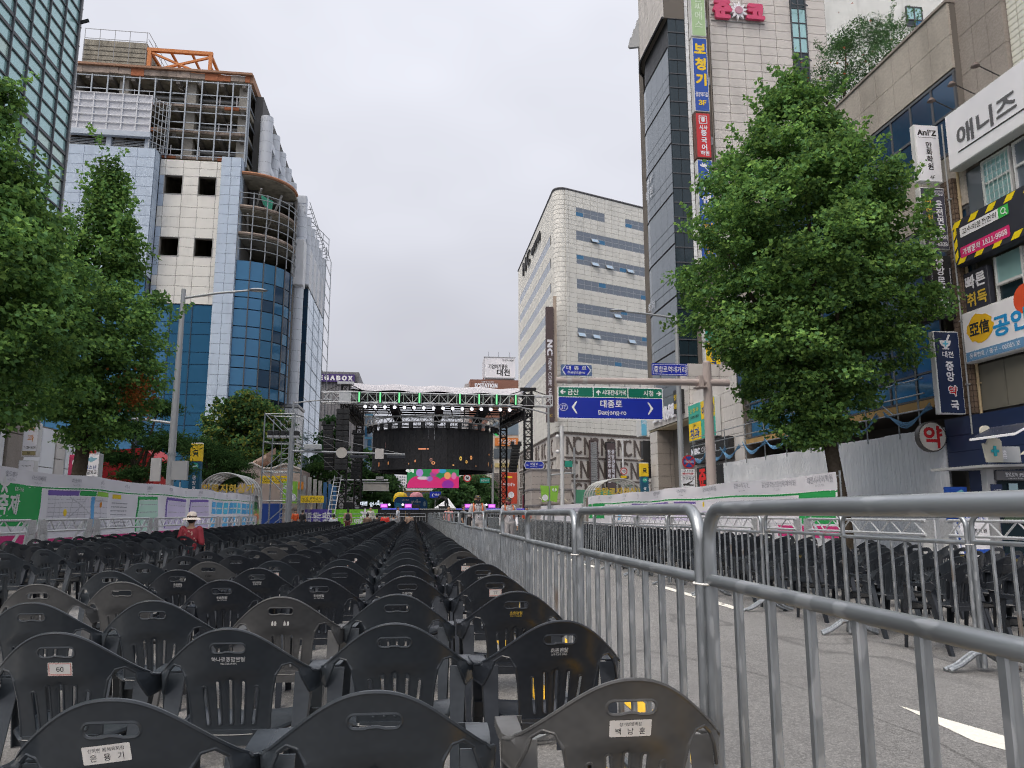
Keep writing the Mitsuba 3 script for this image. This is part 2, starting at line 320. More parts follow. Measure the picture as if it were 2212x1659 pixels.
45348:(74,[5980,6580,6508,5908],[2856,4456,4478,5078,5012,4412,4450,2851],[872,1472,1432,3734,3829,826],),
45380:(74,[1731,2431,2415,6514,6509,1709],[3657,5757,5765,3766,3771,5771,5780,6380,6327,5727,5751,3752],[875,1575,1543,4545,4540,838],),
45432:(74,[417,422,3323,3342,1242,1274,1874,1948,6247,6242,4042,4023,6922,6917],),
45684:(74,[435,440,6940,6935,5334,5208,4608,4634,2834,2708,2108,2134],[1277,1977,1956,6156,6151,1351],),
45716:(74,[438,443,6943,6938],[1230,1930,1915,6215,6210,1310],[1378,1977,2059,6258,6253,1353],),
45768:(74,[5680,6380,6308,5708],[873,1573,1533,4935,5030,3127,927],),
45789:(74,[1519,1626,2032,3536,4736,5633,6129,6324,6318,5913,4708,2510,2012],[2221,2815,4313,5316,5722,5229,3531,2427],[5680,6380,6337,5737],[975,1575,1549,4952,4947,3444,944],),
45796:(74,[5380,5980,6052,7151,7146,6046,5908,5308],[773,4073,4068,1468,1432,4634,4728,726],),
45800:(74,[5428,5480,6080,6059,7159,7154,6053,6028],[1533,2133,2215,6314,6309,1509],[874,3974,3969,1468,1446,4648,4643,841],),
45824:(74,[4379,4978,4952,5852,5980,6580,6508,5908,5946,4946,4912,4312],[671,3371,3366,1366,1332,2031,3733,3828,726],),
45936:(74,[5980,6580,6508,5908],[2952,4453,4579,5079,5012,4512,4447,2947],[671,3471,3466,1366,1331,3732,3827,725],),
46300:(74,[423,6923,6918,418],[1273,6173,6168,1968,1946,6245,6240,1340],),
46301:(74,[445,6945,6940,440],[1277,6177,6172,1972,1959,6258,6253,1353],[1231,6131,6108,5508,5525,1226],),
46308:(74,[450,6950,6945,445],[1226,5427,5433,1233,1238,6138,6121,1921,1915,6314,6309,1209],[1278,6178,6173,2072,2062,6161,6156,1356],),
46321:(74,[446,6946,6941,441],[1277,6177,6172,1972,1959,6258,6253,1353],[1224,1629,2332,4234,5729,6124,6120,5814,5110,2908,1712,1317],[1820,2116,2614,4113,5116,5422,5027,3629,2226],),
46356:(74,[5680,6380,6308,5708],[973,4373,4368,1668,1632,4933,4928,926],),
47112:(74,[5980,6580,6508,5908],[3654,4455,4578,5078,5012,4512,4449,3649],[672,3272,3247,1347,1332,3833,3828,726,752,2553,2666,667],),
47116:(74,[1831,2431,2515,6714,6709,1809],[5880,6580,6526,5926],[3655,3660,4461,4579,5079,5028,4528,4455],[769,774,3274,3254,1453,1443,3844,3939,837,858,2659,2668],),
47196:(74,[417,422,3322,3336,1236,1358,5559,5569,1270,1275,6175,6153,1953,1942,6341,6336,4036,4022,6922,6917],),
47197:(74,[435,440,3341,3348,1348,1366,5466,5473,1373,1278,6178,6161,1961,1954,6253,6248,4048,4041,6940,6935],[1229,6129,6109,5509,5524,1224],),
47480:(74,[435,440,6940,6935],[1273,1278,6178,6160,1960,1953,6252,6247,1347,1365,5465,5472],[1229,1929,1915,6214,6209,1309],),
47492:(74,[443,6943,6938,438],[1278,6179,6162,1961,1955,6254,6249,1349,1366,5467,5473,1274],[1331,6131,6109,1309],[2015,5414,5425,2025],),
47532:(74,[5680,6380,6308,5708],[853,3454,3468,868,873,4173,4148,1547,1531,5033,5028,825],),
47536:(74,[1631,2231,2315,6514,6509,1609],[5680,6380,6327,5727],[870,875,4075,4054,1454,1443,2843,4845,4840,837,859,3459,3469],),
47560:(74,[5380,5980,6052,7151,7146,6046,5908,5308],[773,4073,4026,726],[1432,3332,3367,1467],),
47564:(74,[5480,6080,6059,7158,7153,6053,6027,5427],[1532,2132,2215,6314,6309,1509],[774,4074,4040,740],[1446,3446,3468,1468],),
47609:(74,[1723,2129,2732,4834,5831,6328,6520,6416,5610,3408,2113,1818],[2421,2617,3114,4513,5616,5822,5128,3729,2726],[4339,4379,4979,5061,5861,5980,6580,6536,5937,5855,5055,4939],[774,3574,3543,743],[1449,2948,2869,1469],),
47700:(74,[5980,6580,6508,5908],[672,3472,3453,4453,4578,5179,5112,4512,4447,3447,3427,727],[1333,2833,2866,1366],),
47732:(74,[1732,2332,2415,6514,6509,1709],[874,4074,4168,5668,5780,6380,6327,5727,5746,4146,4040,840],[4053,5752,5762,4162],[1568,1446,3446,3468],),
47749:(74,[1623,1828,2533,4735,5533,6128,6325,6318,5913,5209,3308,2112,1618],[2221,2815,4413,5517,5723,5029,3630,2527],[875,4075,4169,5669,5780,6380,6338,5738,5649,4149,4043,843],[4055,5755,5763,4163],[1449,3448,3469,1469],),
47924:(74,[433,438,6938,6933,4032,3908,3408,3332],[1276,6176,6148,1348],[1954,5454,5471,1971],),
47928:(74,[438,443,6943,6938,4138,4023,3423,3438],[1230,1930,1915,6214,6209,1309],[1277,6177,6152,1352],[1958,5457,5471,1971],),
48120:(74,[5680,6380,6308,5708],[873,4173,4126,826],[1568,1532,3532,3568],),
48177:(74,[1632,6532,6508,5908,5827,1727],[4379,4979,5062,5862,5980,6580,6537,5937,5856,5056,4938,4338],[775,1376,1464,2864,2976,3576,3542,742],[1448,2948,2959,1459],),
48264:(74,[1731,2331,2415,6514,6509,1709],[875,1475,1563,3363,3475,4075,4060,5660,5780,6380,6327,5727,5754,4054,4039,839],[1558,1445,3345,3357],),
48277:(74,[876,1476,1466,3366,3476,4076,4063,5663,5780,6380,6341,5741,5657,4057,4044,844],[1560,1449,3349,3360],[1709,1737,2437,2528,5729,5737,6337,6309],[2415,5714,5723,2423],),
48337:(74,[1620,1625,2030,3435,5433,6030,6324,6318,5913,4708,2610,1914],[2221,2715,4413,5416,5719,5723,5128,3930,2627],[876,1476,1465,3365,3476,4076,4069,5769,5780,6380,6337,5737,5648,4048,4042,842],[4163,4054,5754,5763],[1448,3347,3359,1459],),
48372:(74,[417,422,3323,3338,1238,1275,1875,1963,5462,5575,6175,6138,4038,4023,6922,6917],[1844,5544,5557,1957],),
48512:(74,[432,437,6937,6932,4032,3908,3408,3332],[1277,1977,1968,5468,5577,6177,6146,1346],[2062,1952,5452,5462],),
48520:(74,[449,6949,6944,4044,4037,6137,6121,1920,1914,6313,6309,1209,1225,5426,5432,1232,1237,3337,3344,444],[1279,1979,1973,5372,5579,6079,6156,1356],[1961,5461,5467,1967],),
48708:(74,[5680,6380,6308,5708],[874,1474,1555,3555,3674,4274,4225,825],[1431,3531,3549,1549],),
48736:(74,[5508,5580,6180,6252,7152,7147,6246,6108],[2973,3573,3555,4355,4473,4973,4926,2926],[3650,3531,4331,4349],[673,1173,1255,2055,2073,2573,2526,626],[1132,2031,2049,1149],),
49324:(74,[5380,5980,6051,7151,7146,6045,5908,5308],[328,1337,1846,2157,2274,2874,2956,3147,3738,4630,4325,3927,3234,2546,1833,1025,724],),
49328:(74,[5480,6080,6058,7158,7153,6052,6027,5427],[1531,2231,2215,6314,6309,1509],[441,1853,2162,2276,2876,3059,3650,4644,4339,3444,2554,2046,1340,737],),
49345:(74,[5480,6080,6062,7161,7156,6056,6036,5436],[1418,1425,1830,2533,3634,4733,5530,5926,6121,5916,5512,3808,2210,1713],[2020,2714,4113,5116,5421,5225,4728,3329,2326],[444,1350,1856,2165,2276,2876,3159,3950,4646,4241,3942,3050,2556,2049,1342,739],),
49436:(74,[4051,4056,5756,5780,6380,6308,5708,5750],[428,1437,2047,2257,2374,2974,3249,3838,4830,4425,4226,3334,2646,2136,1327,823],),
49468:(74,[1832,2432,2515,6714,6709,1809],[5926,5980,6580,6526],[3462,4462,4579,5179,5028,4528,4456,3457],[541,1348,1755,1962,1975,2575,2756,3348,3943,3942,3638,3340,2252,1643,1037,837],),
49548:(74,[417,422,3323,3340,4040,4023,6922,6917],[745,2353,3163,3375,4076,4165,4558,5549,6645,6440,5642,4449,3758,2949,1742,940],),
49549:(74,[444,3344,3455,4055,4044,6944,6939,439],[856,2563,3169,3479,4080,4172,4764,5460,6457,6555,6352,5454,4459,3766,2858,1853,1052],[1226,1231,6131,6108,5508,5426],),
49688:(74,[434,439,6939,6934,4034,3908,3408,3334],[853,1655,2560,3268,3478,4078,4169,4861,6652,6348,5649,4456,3764,2955,1749,1048],),
49828:(74,[423,6923,6918,418],[744,2251,3161,3375,4076,4165,4755,6643,6338,5243,4251,3658,2848,1841,1039],),
49845:(74,[447,6947,6942,442],[858,2665,3170,3479,4080,4172,4666,6657,6353,5256,4361,3767,2658,1654,1053],[1209,1236,1936,2028,5429,5436,6136,6009],[1915,5414,5423,1923],),
49884:(74,[5708,5780,6380,6308],[427,1437,1945,2358,2374,2974,3060,3249,3937,4930,4525,3928,2646,1427,823],),
49888:(74,[1732,2331,2415,6514,6509,1709],[5680,6380,6327,5727],[543,1247,1955,2264,2376,2976,3066,3357,3850,4844,4439,3842,2656,2046,1340,838],),
50472:(74,[5880,6480,6408,5808],[329,936,1345,1574,2074,2149,2438,2833,3447,3574,4174,4247,4636,5229,5027,4825,4528,3840,3329,2824,2428,1740,825],),
50500:(74,[5380,5980,6052,7151,7146,6046,5908,5308],[546,659,1371,1974,2575,3272,3767,4059,4147,3937,3328,2524,1526,933],[1245,1535,1931,2731,3135,3442,3553,3263,2868,2169,1564,1255],),
50504:(74,[5480,6080,6059,7158,7153,6053,6027,5427],[1532,2132,2215,6314,6309,1509],[654,766,1171,1874,2475,3373,4068,4263,4355,4048,3040,2140,1542,946],[1255,1748,2746,3450,3660,3168,2269,1465],),
50506:(74,[5444,5480,6080,6064,7164,7159,6058,6044],[3136,4636,4642,5242,5336,6736,6731,3131],[3617,3925,4928,5826,6220,6113,5308,4110],[4218,4414,5113,5515,5619,5422,4823,4422],[656,868,1876,2776,3573,4263,4152,3546,2943,2143,1346],[1257,1750,2648,3453,3662,3169,2271,1466],[1236,1836,1815,3217,3312,1210],),
50521:(74,[5438,5480,6080,6063,7162,7157,6057,6038],[1424,2333,4235,5730,6121,5916,5210,3408,1812,1418],[2020,2714,4113,5116,5421,5226,4928,3229,2327,2023],[655,663,969,2076,2876,3673,4362,4050,3645,2842,1444,949],[1257,1750,2748,3452,3662,3268,2270,1365],),
50528:(74,[4379,4979,5052,5852,5980,6580,6508,5908,5946,5046,4912,4312],[543,658,1069,1874,2772,3365,3556,3542,3130,2525,1625,931],[1145,1336,1731,2230,2634,2941,2954,2861,2368,1868,1464,1257],),
50532:(74,[1833,2433,2515,6714,6709,1809],[4379,4979,5059,5859,5980,6580,6526,5926,5853,5053,4928,4329],[556,767,1272,1874,3072,3567,3760,3753,3547,3042,2440,1840,1242,649],[1364,1252,1647,2345,3050,3159,2767,2069],),
50557:(74,[5438,5480,6080,6070,7069,7064,6064,6054,7054,7049,6048,6038],[1329,1334,6034,6008,5408,5328],[655,868,1875,3374,3970,4264,4356,4050,3042,2142,1444,849],[1256,1849,2848,3553,3662,3268,2270,1465],),
50612:(74,[643,760,1572,2175,3073,3767,4153,5753,5780,6380,6308,5708,5747,4147,3631,3026,2524,1925,1328,836],[1256,1438,1832,2530,3135,3442,3553,3263,2868,2068,1564],),
50629:(74,[558,665,971,2077,2777,3474,3970,4263,5763,5780,6380,6342,5742,5757,4257,4052,3547,2744,2044,1048],[1258,1651,2649,3454,3662,3169,2171,1366],[1738,2437,2429,5628,5738,6338,6309,1709],[2415,5714,5723,2423],),
50640:(74,[5980,6580,6508,5908],[543,762,1372,1874,2772,3365,3652,4452,4579,5179,5112,4512,4446,3646,3130,2324,1724,1128],[1145,1336,1731,2230,2634,2941,2954,2861,2368,1868,1464,1257],),
50669:(74,[557,868,1575,2776,3275,3970,5670,5780,6380,6338,5738,5648,3948,2842,1643,948],[4254,5754,5764,4264],[1257,1749,2647,3351,3661,3169,2070,1365],[1528,1533,6333,6308,5708,5728],),
50672:(74,[1832,2432,2415,6514,6509,1809],[555,867,1674,2676,3374,3969,5669,5780,6380,6327,5727,5746,3946,3141,2140,1045],[4252,5752,5763,4263],[1255,1747,2746,3450,3660,3168,2170,1465],),
50689:(74,[1815,1625,2031,3335,5334,6030,6325,6115,5510,4708,2610],[2221,2815,4413,5517,5723,5029,3630,2527],[557,767,1675,2876,3870,5670,5780,6380,6338,5738,5647,3947,2942,1842,948],[4254,5753,5764,4264],[1257,1749,2748,3453,3661,3069,2170,1466],),
50756:(74,[5480,6080,6056,7056,7051,6050,6025,5425],[1510,1529,2129,2115,6215,6210],[441,2241,2249,1353,860,967,1373,2277,3077,3874,4170,4366,4358,3852,3049,3042,4943,4939,536],[1463,1856,2654,3456,3764,3470,2472,1668],),
50808:(74,[5680,6380,6308,5708],[529,2429,2442,1446,954,861,1270,2375,3275,4072,4566,4655,4247,3141,3130,5131,5227,3324,524],[1457,1950,3048,3852,4059,3767,3269,2570,1765],),
50836:(74,[417,422,2023,2042,1546,1154,1263,1770,2674,3776,4974,5967,6262,6355,6048,5442,5423,6922,6917],[1755,1950,2646,4244,5047,5551,5659,5464,4868,3370,2166,1861],[2623,4723,4739,2739],),
50857:(74,[439,444,2045,2054,1262,1371,1976,3179,4678,5874,6169,6263,5757,5354,5345,6944,6939],[1865,2359,4057,5260,5566,5072,3674,2170],[2645,4645,4652,2752],[1218,1325,1629,3133,5231,5927,6122,5813,4308,2210,1712],[1820,2116,2614,4113,5317,5422,4927,3428,2125],),
50868:(74,[438,443,6943,6938,4138,4024,3424,3438],[1261,1268,1673,3278,4278,5475,5972,6266,6160,5855,4250,2152],[1863,2159,2756,4155,5359,5565,5369,4871,3273,2169],[1230,1930,1915,6215,6210,1310],),
50896:(74,[1430,2030,2115,6514,6509,1409],[4233,4237,5638,5780,6380,6325,5725,5632],[447,5049,5044,3242,3128,2528,2442,542],[1062,1171,1574,2477,3875,4371,4566,4461,4156,3052,1854,1257],[1664,1959,2957,3660,3866,3471,2572,1970],),
50900:(74,[1531,1535,6335,6320,2220,2214,6513,6509,1509,1524,5625,5630],[4246,5646,5780,6380,6338,5738,5641,4242],[453,5155,5151,3048,3038,2438,2348,548],[1066,1071,1375,2379,3777,4275,4570,4465,4161,3158,1759],[1668,2063,3062,3664,3869,3473,2574,1973],),
50976:(74,[434,439,6939,6934,5333,5208,4608,4533,2833,2708,2108,2133],[1258,1265,1671,3277,5275,5969,6263,6158,5651,4146,2149,1553],[1861,2553,4152,5256,5563,4870,3272,2268],),
50977:(74,[445,6945,6940,5240,5231,6130,6108,5508,5425,1226,1231,2131,2140,440],[2940,2831,4531,4540],[1164,1370,1774,2477,3679,5476,6071,6267,6161,5756,4251,2054,1359],[1864,2558,4356,5260,5565,5469,4972,3274,2170],),
51008:(74,[442,6942,6937,437],[1163,1268,1773,3178,5375,6070,6266,6160,5754,4249,2251,1357],[1863,2059,2556,4154,5258,5564,5467,4971,3272,2169],[1309,1330,1930,1915,6214,6209],),
51032:(74,[5708,5780,6380,6308],[529,5131,5227,524],[856,1167,1572,2375,3275,3972,4566,4759,4347,3141,2441,1644,1050],[1457,1949,3147,3852,4058,3766,2569,1765],),
51060:(74,[5680,6380,6308,5708],[747,962,1672,2375,2974,3966,4356,4343,3933,3427,2724,1627,937],[1346,1538,2032,2730,3334,3643,3753,3561,3067,2369,1765,1456],),
51064:(74,[1732,2332,2415,6514,6509,1709],[5680,6380,6327,5728],[849,662,968,2075,2975,3572,4167,4359,4047,3542,2740,2140,1343],[1256,1648,2746,3449,3758,3267,2369,1464],),
51088:(74,[5380,5980,6051,7151,7146,6045,5908,5308],[327,1336,1742,2257,2267,668,673,4473,4468,2867,3147,3638,4729,4424,4025,3233,2545,1933,1125,722],),
51104:(74,[5480,6080,6063,7162,7157,6057,6038,5438],[1434,6034,6009,1509],[2115,5314,5329,2129],[443,1753,2268,2170,670,675,4475,4470,2869,3256,3949,4645,4341,3445,2555,1947,1241,739],),
51109:(74,[5480,6080,6062,7162,7157,6056,6037,5437],[1418,1424,1729,3234,5332,5927,6122,5916,5512,4508,2509,1812],[2020,2714,4113,5116,5421,5226,4828,3129,2225],[442,1854,2266,2269,670,675,4475,4470,2869,3255,3849,4545,4340,3345,2555,2148,1240,738],),
51116:(74,[4479,5079,5051,5851,6080,6580,6508,6008,5945,5045,5012,4412],[427,1439,1957,1966,567,572,3872,3867,2666,2750,3139,4030,3826,3626,2932,2243,1733,1025,723],),
51204:(74,[1831,2431,2415,6514,6509,1809],[4355,4360,5761,5780,6380,6327,5727,5755],[542,1751,2264,2269,769,774,4574,4569,2968,3061,3453,4643,4338,3443,2653,2146,1238,837],),
51216:(74,[1634,6334,6309,1709],[2429,2314,5714,5729],[4357,4362,5763,5780,6380,6338,5738,5757],[543,1854,2266,2270,771,776,4576,4571,2970,3063,3356,4049,4646,4341,3545,2656,1946,1140,839],),
51221:(74,[1620,1625,2130,3334,5233,5930,6324,6317,5913,4708,2610,1914],[2221,2715,4413,5416,5719,5723,5028,3629,2727],[4261,5762,5780,6380,6337,5737,5756,4356],[542,1853,2265,2269,770,775,4575,4570,2969,3061,3454,4645,4340,3346,2655,2148,1340,838],),
51228:(74,[5980,6580,6508,5908],[3349,3354,4455,4579,5079,5112,4512,4449],[426,1541,1959,1966,567,572,3872,3867,2566,2559,2844,3434,4029,3927,3624,3228,2243,1632,924,723],),
51333:(74,[444,3345,3454,4054,4045,6944,6939,439],[856,2562,2965,3271,1072,1077,6377,6372,4171,4862,6556,6351,4657,3765,2958,1853,1051],[1218,1324,1729,3133,5231,5827,6122,6117,5713,4408,2409,1513],[1820,2614,4113,5216,5422,4926,3628,2326,1923],),
51339:(74,[445,450,3351,3459,4059,4051,6950,6945],[859,2363,3272,3173,1073,1078,6378,6373,4172,4865,6659,6455,4759,3767,3061,1956,1055],[1030,1035,3335,3442,4042,4035,6335,6330],[1515,1519,1823,3126,5125,5622,5818,5612,4308,2209],[2217,2813,4112,5014,5218,4721,3422,2520],),
51452:(74,[434,439,6939,6934,4033,3908,3408,3333],[850,2457,3163,3369,3270,1071,1176,6376,6371,4170,4068,4858,5753,6550,6345,4751,3761,2953,1847,1145],),
51456:(74,[438,443,6943,6938,4137,4023,3423,3437],[853,2560,2964,3271,1072,1077,6377,6372,4171,4761,6553,6349,4953,3763,2754,1950,1049],[1229,1930,1915,6214,6209,1309],),
51473:(74,[446,6946,6941,4041,4033,5331,6026,6117,5713,4909,3008,1514,1218,1223,1930,3333,3341,441],[1820,2614,4113,5317,5422,4827,3228,2225],[856,2461,3066,3271,1072,1077,6377,6372,4171,4862,6556,6351,4656,3765,2957,1752,1051],),
51592:(74,[423,6923,6918,418],[841,2448,3055,3365,3367,1068,1073,6473,6468,4067,4064,4257,4949,6641,6436,4942,3754,2844,1738,1036],),
51648:(74,[5680,6380,6308,5708],[426,1537,2355,2367,768,773,4673,4668,3067,3054,3247,3838,4929,4625,4524,3928,2744,2032,1124,822],),
51652:(74,[1732,2332,2415,6514,6509,1709],[5680,6380,6327,5727],[541,1850,2365,2369,769,774,4674,4669,3068,3160,3453,4047,4843,4538,3543,2753,2044,1238,836],),
51665:(74,[1637,2337,2329,5629,5737,6337,6309,1709],[2424,2314,5614,5623],[5680,6380,6341,5741],[546,1250,1956,2369,2370,770,775,4675,4670,3069,3457,4847,4542,3547,2757,1746,941],),
52264:(74,[5380,5980,6051,7150,7145,6045,5908,5308],[426,1740,2253,2162,663,668,2168,2279,2879,2868,4468,4463,2862,2855,3341,4528,4223,3925,3132,2542,2033,1225,722],),
52272:(74,[5442,5480,6080,6065,7164,7159,6059,6042],[1434,1438,6038,6022,2121,2115,6214,6209,1509,1526,5327,5433],[448,1553,2264,2267,668,673,2273,2280,2880,2973,4473,4468,2867,3160,3654,4649,4444,3548,2656,1949,943,743],),
52397:(74,[1620,1625,2130,3434,5632,6324,6317,5913,4708,2610,1914],[2221,2715,4413,5416,5719,5723,5227,3929,2526],[4259,5760,5780,6380,6337,5737,5754,4354],[541,1752,2262,2266,667,672,2272,2281,2881,2972,4472,4467,2866,3354,4048,4645,4440,3345,2653,1340,738],),
52404:(74,[5980,6580,6508,5908],[3446,3451,4452,4578,5079,5112,4512,4446],[427,1338,1957,1961,662,667,1967,1978,2578,2567,3867,3862,2561,2556,3040,4029,3724,3426,2832,2242,1631,1024,723],),
52488:(74,[422,3323,3439,4039,4023,6922,6917,417],[842,1945,2650,3156,3363,1064,1069,3369,3479,4079,4069,6369,6364,4063,4355,4849,5545,6542,6337,4743,3753,2844,1939,1037],),
52629:(74,[439,444,6944,6939,4038,4030,6130,6108,5508,5424,1225,1230,3330,3338],[853,2658,3367,1168,1173,3374,3481,4080,4074,6273,6268,4168,4066,4957,6553,6348,4951,3760,2954,1849,1048],),
52636:(74,[448,6948,6943,4043,4037,6136,6121,1920,1914,6313,6309,1209,1225,5425,5431,1232,1236,3337,3343,443],[856,2360,3267,3269,1169,1174,3374,3481,4081,4074,6274,6269,4168,4662,6556,6655,6452,5154,3762,3057,1853,1052],),
52712:(74,[5680,6380,6308,5708],[439,5142,5237,3235,3110,2510,2434,534],[850,1855,2465,2467,967,972,2472,2580,3180,3272,4772,4767,3166,3657,4851,4646,3749,2857,2250,1045],),
52824:(74,[5680,6380,6308,5708],[627,1838,2453,2462,863,868,2468,2479,3079,3168,4768,4763,3062,3151,3541,4432,4928,4623,3432,2743,2031,1324,922],),
52852:(74,[5308,5380,5980,6051,7151,7146,6045,5908],[524,1834,3048,647,553,3255,3465,3467,968,973,4173,3956,3240,2229,1121,820],),
52860:(74,[5480,6080,6064,7164,7159,6058,6043,5443],[1439,6039,6022,2122,2115,6214,6209,1509,1527,5327,5433,1434],[564,3165,3368,3372,972,977,4077,3967,3456,2347,941,742,646,2052,2860,659],),
52964:(74,[4046,4051,5751,5780,6380,6308,5708,5745],[523,2339,2948,647,552,3155,3467,868,873,4073,3855,3139,2229,1222,820],),
53076:(74,[418,423,2923,3042,3642,3623,6923,6918],[1054,5557,5568,1268,1273,6173,6148,5833,5234,5451,1148],),
53272:(74,[5980,6580,6508,5908],[3229,3233,4534,4578,5179,5112,4512,4528],[344,2846,2950,3055,754,659,3061,3068,868,873,3773,3547,4146,4142,2539,2514,1914,1839,439],),
53356:(74,[423,6923,6918,418],[1051,5153,5555,5567,1268,1273,6173,6146,5829,5230,5448,1146],),
53448:(74,[5480,6080,6065,7164,7159,6059,6043,5443],[1434,1439,6039,6022,2121,2115,6214,6209,1509,1526,5327,5433],[877,4077,4072,1471,1464,3963,3959,1458,1451,4552,4647,845],),
53552:(74,[4248,4253,5753,5780,6380,6308,5708,5747],[874,4174,4169,1468,1454,3753,3848,1448,1431,4532,4527,825],),
53580:(74,[5980,6580,6508,5908],[3448,3453,4453,4579,5079,5012,4512,4447],[671,3372,3367,1366,1352,3052,3047,1347,1331,3732,3727,725],),
53944:(74,[422,6922,6917,417],[1274,6174,6169,1968,1958,6058,6053,1952,1942,6241,6236,1336],),
54028:(74,[5380,5980,6052,7151,7146,6046,5908,5308],[331,1232,1267,567,572,4572,4567,3867,3833,4833,4828,426],[2067,1932,3132,3167],),
54168:(74,[6080,6680,6508,6008],[3647,3653,4553,4678,5178,5112,4612,4547],[331,1032,1065,566,571,3771,3766,3265,3233,3933,3928,426],[1632,2532,2565,1765],),
54588:(74,[5680,6380,6308,5708],[431,1432,1467,667,672,4672,4667,3967,3933,5033,5028,526],[2167,2032,3232,3267],),
54616:(74,[5380,5980,6051,7150,7145,6045,5908,5308],[464,469,2269,2279,2879,2969,4669,4664],[1032,845,1151,2257,3555,4050,4342,4031,2824,2025,1428],[1439,1832,2830,3434,3643,3150,2352,1748],),
54617:(74,[5435,5480,6080,6061,7160,7155,6055,6035],[1331,6031,6008,5408,5325,1326],[472,2273,2280,2981,2973,4773,4768,468],[849,1057,2163,3063,3761,4156,4351,4144,3038,1639,1044],[1450,1944,2843,3547,3651,3257,2358,1654],),
54620:(74,[5480,6080,6057,7156,7151,6051,6026,5426],[1530,2130,2215,6314,6309,1509],[466,471,2272,2280,2980,2972,4771,4766],[847,1156,2162,3062,3759,4155,4349,4142,3738,2935,2235,1438],[1448,1942,2640,3443,3650,3355,2357,1653],),
54633:(74,[5438,5480,6080,6062,7162,7157,6056,6038],[1434,2135,2227,5327,5434,6035,6009,1509],[2222,2114,5314,5322],[468,473,2273,2281,2981,2973,4773,4768],[850,1058,2264,3761,4158,4352,3943,2939,1441,1045],[1450,1945,2844,3648,3652,3258,2359,1655],),
54665:(74,[1719,1824,2229,3533,5731,6426,6522,6517,6113,4808,2610,2113],[2420,2716,3114,4613,5616,5822,5227,3728,2725],[4337,4379,4979,5061,5861,5980,6580,6535,5935,5855,5055,4938],[471,1872,1979,2580,2672,4072,4067,467],[749,957,1962,3160,3752,3544,2538,1340],[1249,1644,2443,3147,3151,2856,2057,1454],),
54728:(74,[4545,4550,5750,5780,6380,6308,5708,5744],[464,469,2269,2279,2879,2969,4669,4664],[1132,944,1150,2057,2857,3555,4245,4237,3931,2924,1626],[1439,1932,2730,3434,3643,3250,2552,1647],),
54756:(74,[5980,6580,6508,5908],[3847,3852,4553,4679,5179,5212,4612,4547],[468,1868,1978,2578,2568,3968,3963,463],[737,950,1556,2856,3548,3637,3330,2826,1824,1426,932],[1238,1731,2531,3036,3046,2551,1851,1447],),
54840:(74,[416,421,3322,3331,1936,1343,1450,1855,3259,5157,5754,6049,6042,5536,4032,4022,6921,6916],[2045,2439,4037,5141,5347,5151,4553,3154,2250],[765,770,3370,3479,4079,4070,6670,6665],),
54868:(74,[5380,6080,6050,7149,7144,6044,5908,5308],[327,2228,2235,1538,1045,1053,1458,2061,2962,4156,4351,4244,3738,3035,3028,4829,4925,422],[1647,2042,2941,3544,3651,3156,2256,1753],[566,571,2272,2380,2980,3072,4771,4766],),
54924:(74,[5680,6380,6308,5708],[527,2428,2435,1638,1145,1152,1558,2462,3162,3959,4355,4549,4444,3938,3235,3228,5129,5124,622],[1747,2142,3141,3845,3949,3555,2857,1954],[666,671,2472,2580,3180,3272,5071,4966],),
54980:(74,[428,433,6933,6928,4027,4008,3408,3327],[867,872,3372,3481,4081,4072,6572,6567],[1349,1657,3162,5061,5658,6053,5947,5643,4339,2141,1545],[2050,2645,4144,5147,5352,4756,3357,2355],),
54984:(74,[439,6939,6934,4133,4023,3423,3433,434],[873,3374,3481,4081,4074,6573,6569,869],[1227,1927,1915,6214,6209,1309],[1457,1761,2364,4565,5760,6053,5346,3343,1747,1452],[2054,2649,4148,5050,5354,5257,4859,3260,2258],)}
FONT = _unpack()
# ---------------------------------------------------------------- materials with grain
N = mikit.noise
def asphalt_c(p, n, uv):
 g = N(p.x * 150, p.y * 150, 3) ; g2 = N(p.x * 62, p.y * 62, 9); l = mikit.fbm(p.x * 0.7, p.y * 0.35, 2, 3); s = N(p.x * 9, p.y * 9, 1)
 v = 0.130 + 0.125 * dr.power(g, 2.0) + 0.05 * (g2 - 0.5) + 0.05 * (l - 0.5) + 0.02 * (s - 0.5)
 crack = mikit.smoothstep(0.012, 0.0, dr.abs(mikit.fbm(p.x * 0.5 + 3, p.y * 0.22, 5, 4) - 0.5))
 v = v * (1 - 0.35 * crack)
 return mi.Color3f(v * 1.0, v * 0.985, v * 0.965)
def asphalt_h(p, n, uv): return 0.6 * N(p.x * 120, p.y * 120, 3) + 0.4 * N(p.x * 60, p.y * 60, 9)
pmat('asphalt', asphalt_c, rough=0.75, spec=0.35, bump=asphalt_h, bscale=0.006, eps=0.002)
def paint_worn(r, g, b):
 def fn(p, n, uv):
  w = mikit.smoothstep(0.62, 0.80, mikit.fbm(p.x * 7, p.y * 7, 4, 4)); k = 0.9 + 0.16 * N(p.x * 90, p.y * 90, 2)
  return mikit.mix(mi.Color3f(r, g, b) * k, mi.Color3f(0.17, 0.165, 0.16), w * 0.8)
 return fn
pmat('road_yellow', paint_worn(0.78, 0.45, 0.03), rough=0.7)
pmat('road_white', paint_worn(0.66, 0.64, 0.58), rough=0.7)
def pave_c(p, n, uv):
 a = mikit.cell_rand(p.x * 3.3, p.y * 3.3, 1); v = 0.24 + 0.06 * (a - 0.5) + 0.05 * (N(p.x * 30, p.y * 30, 1) - 0.5)
 return mi.Color3f(v, v * 0.97, v * 0.93)
pmat('paving', pave_c, rough=0.9, diffuse=True)
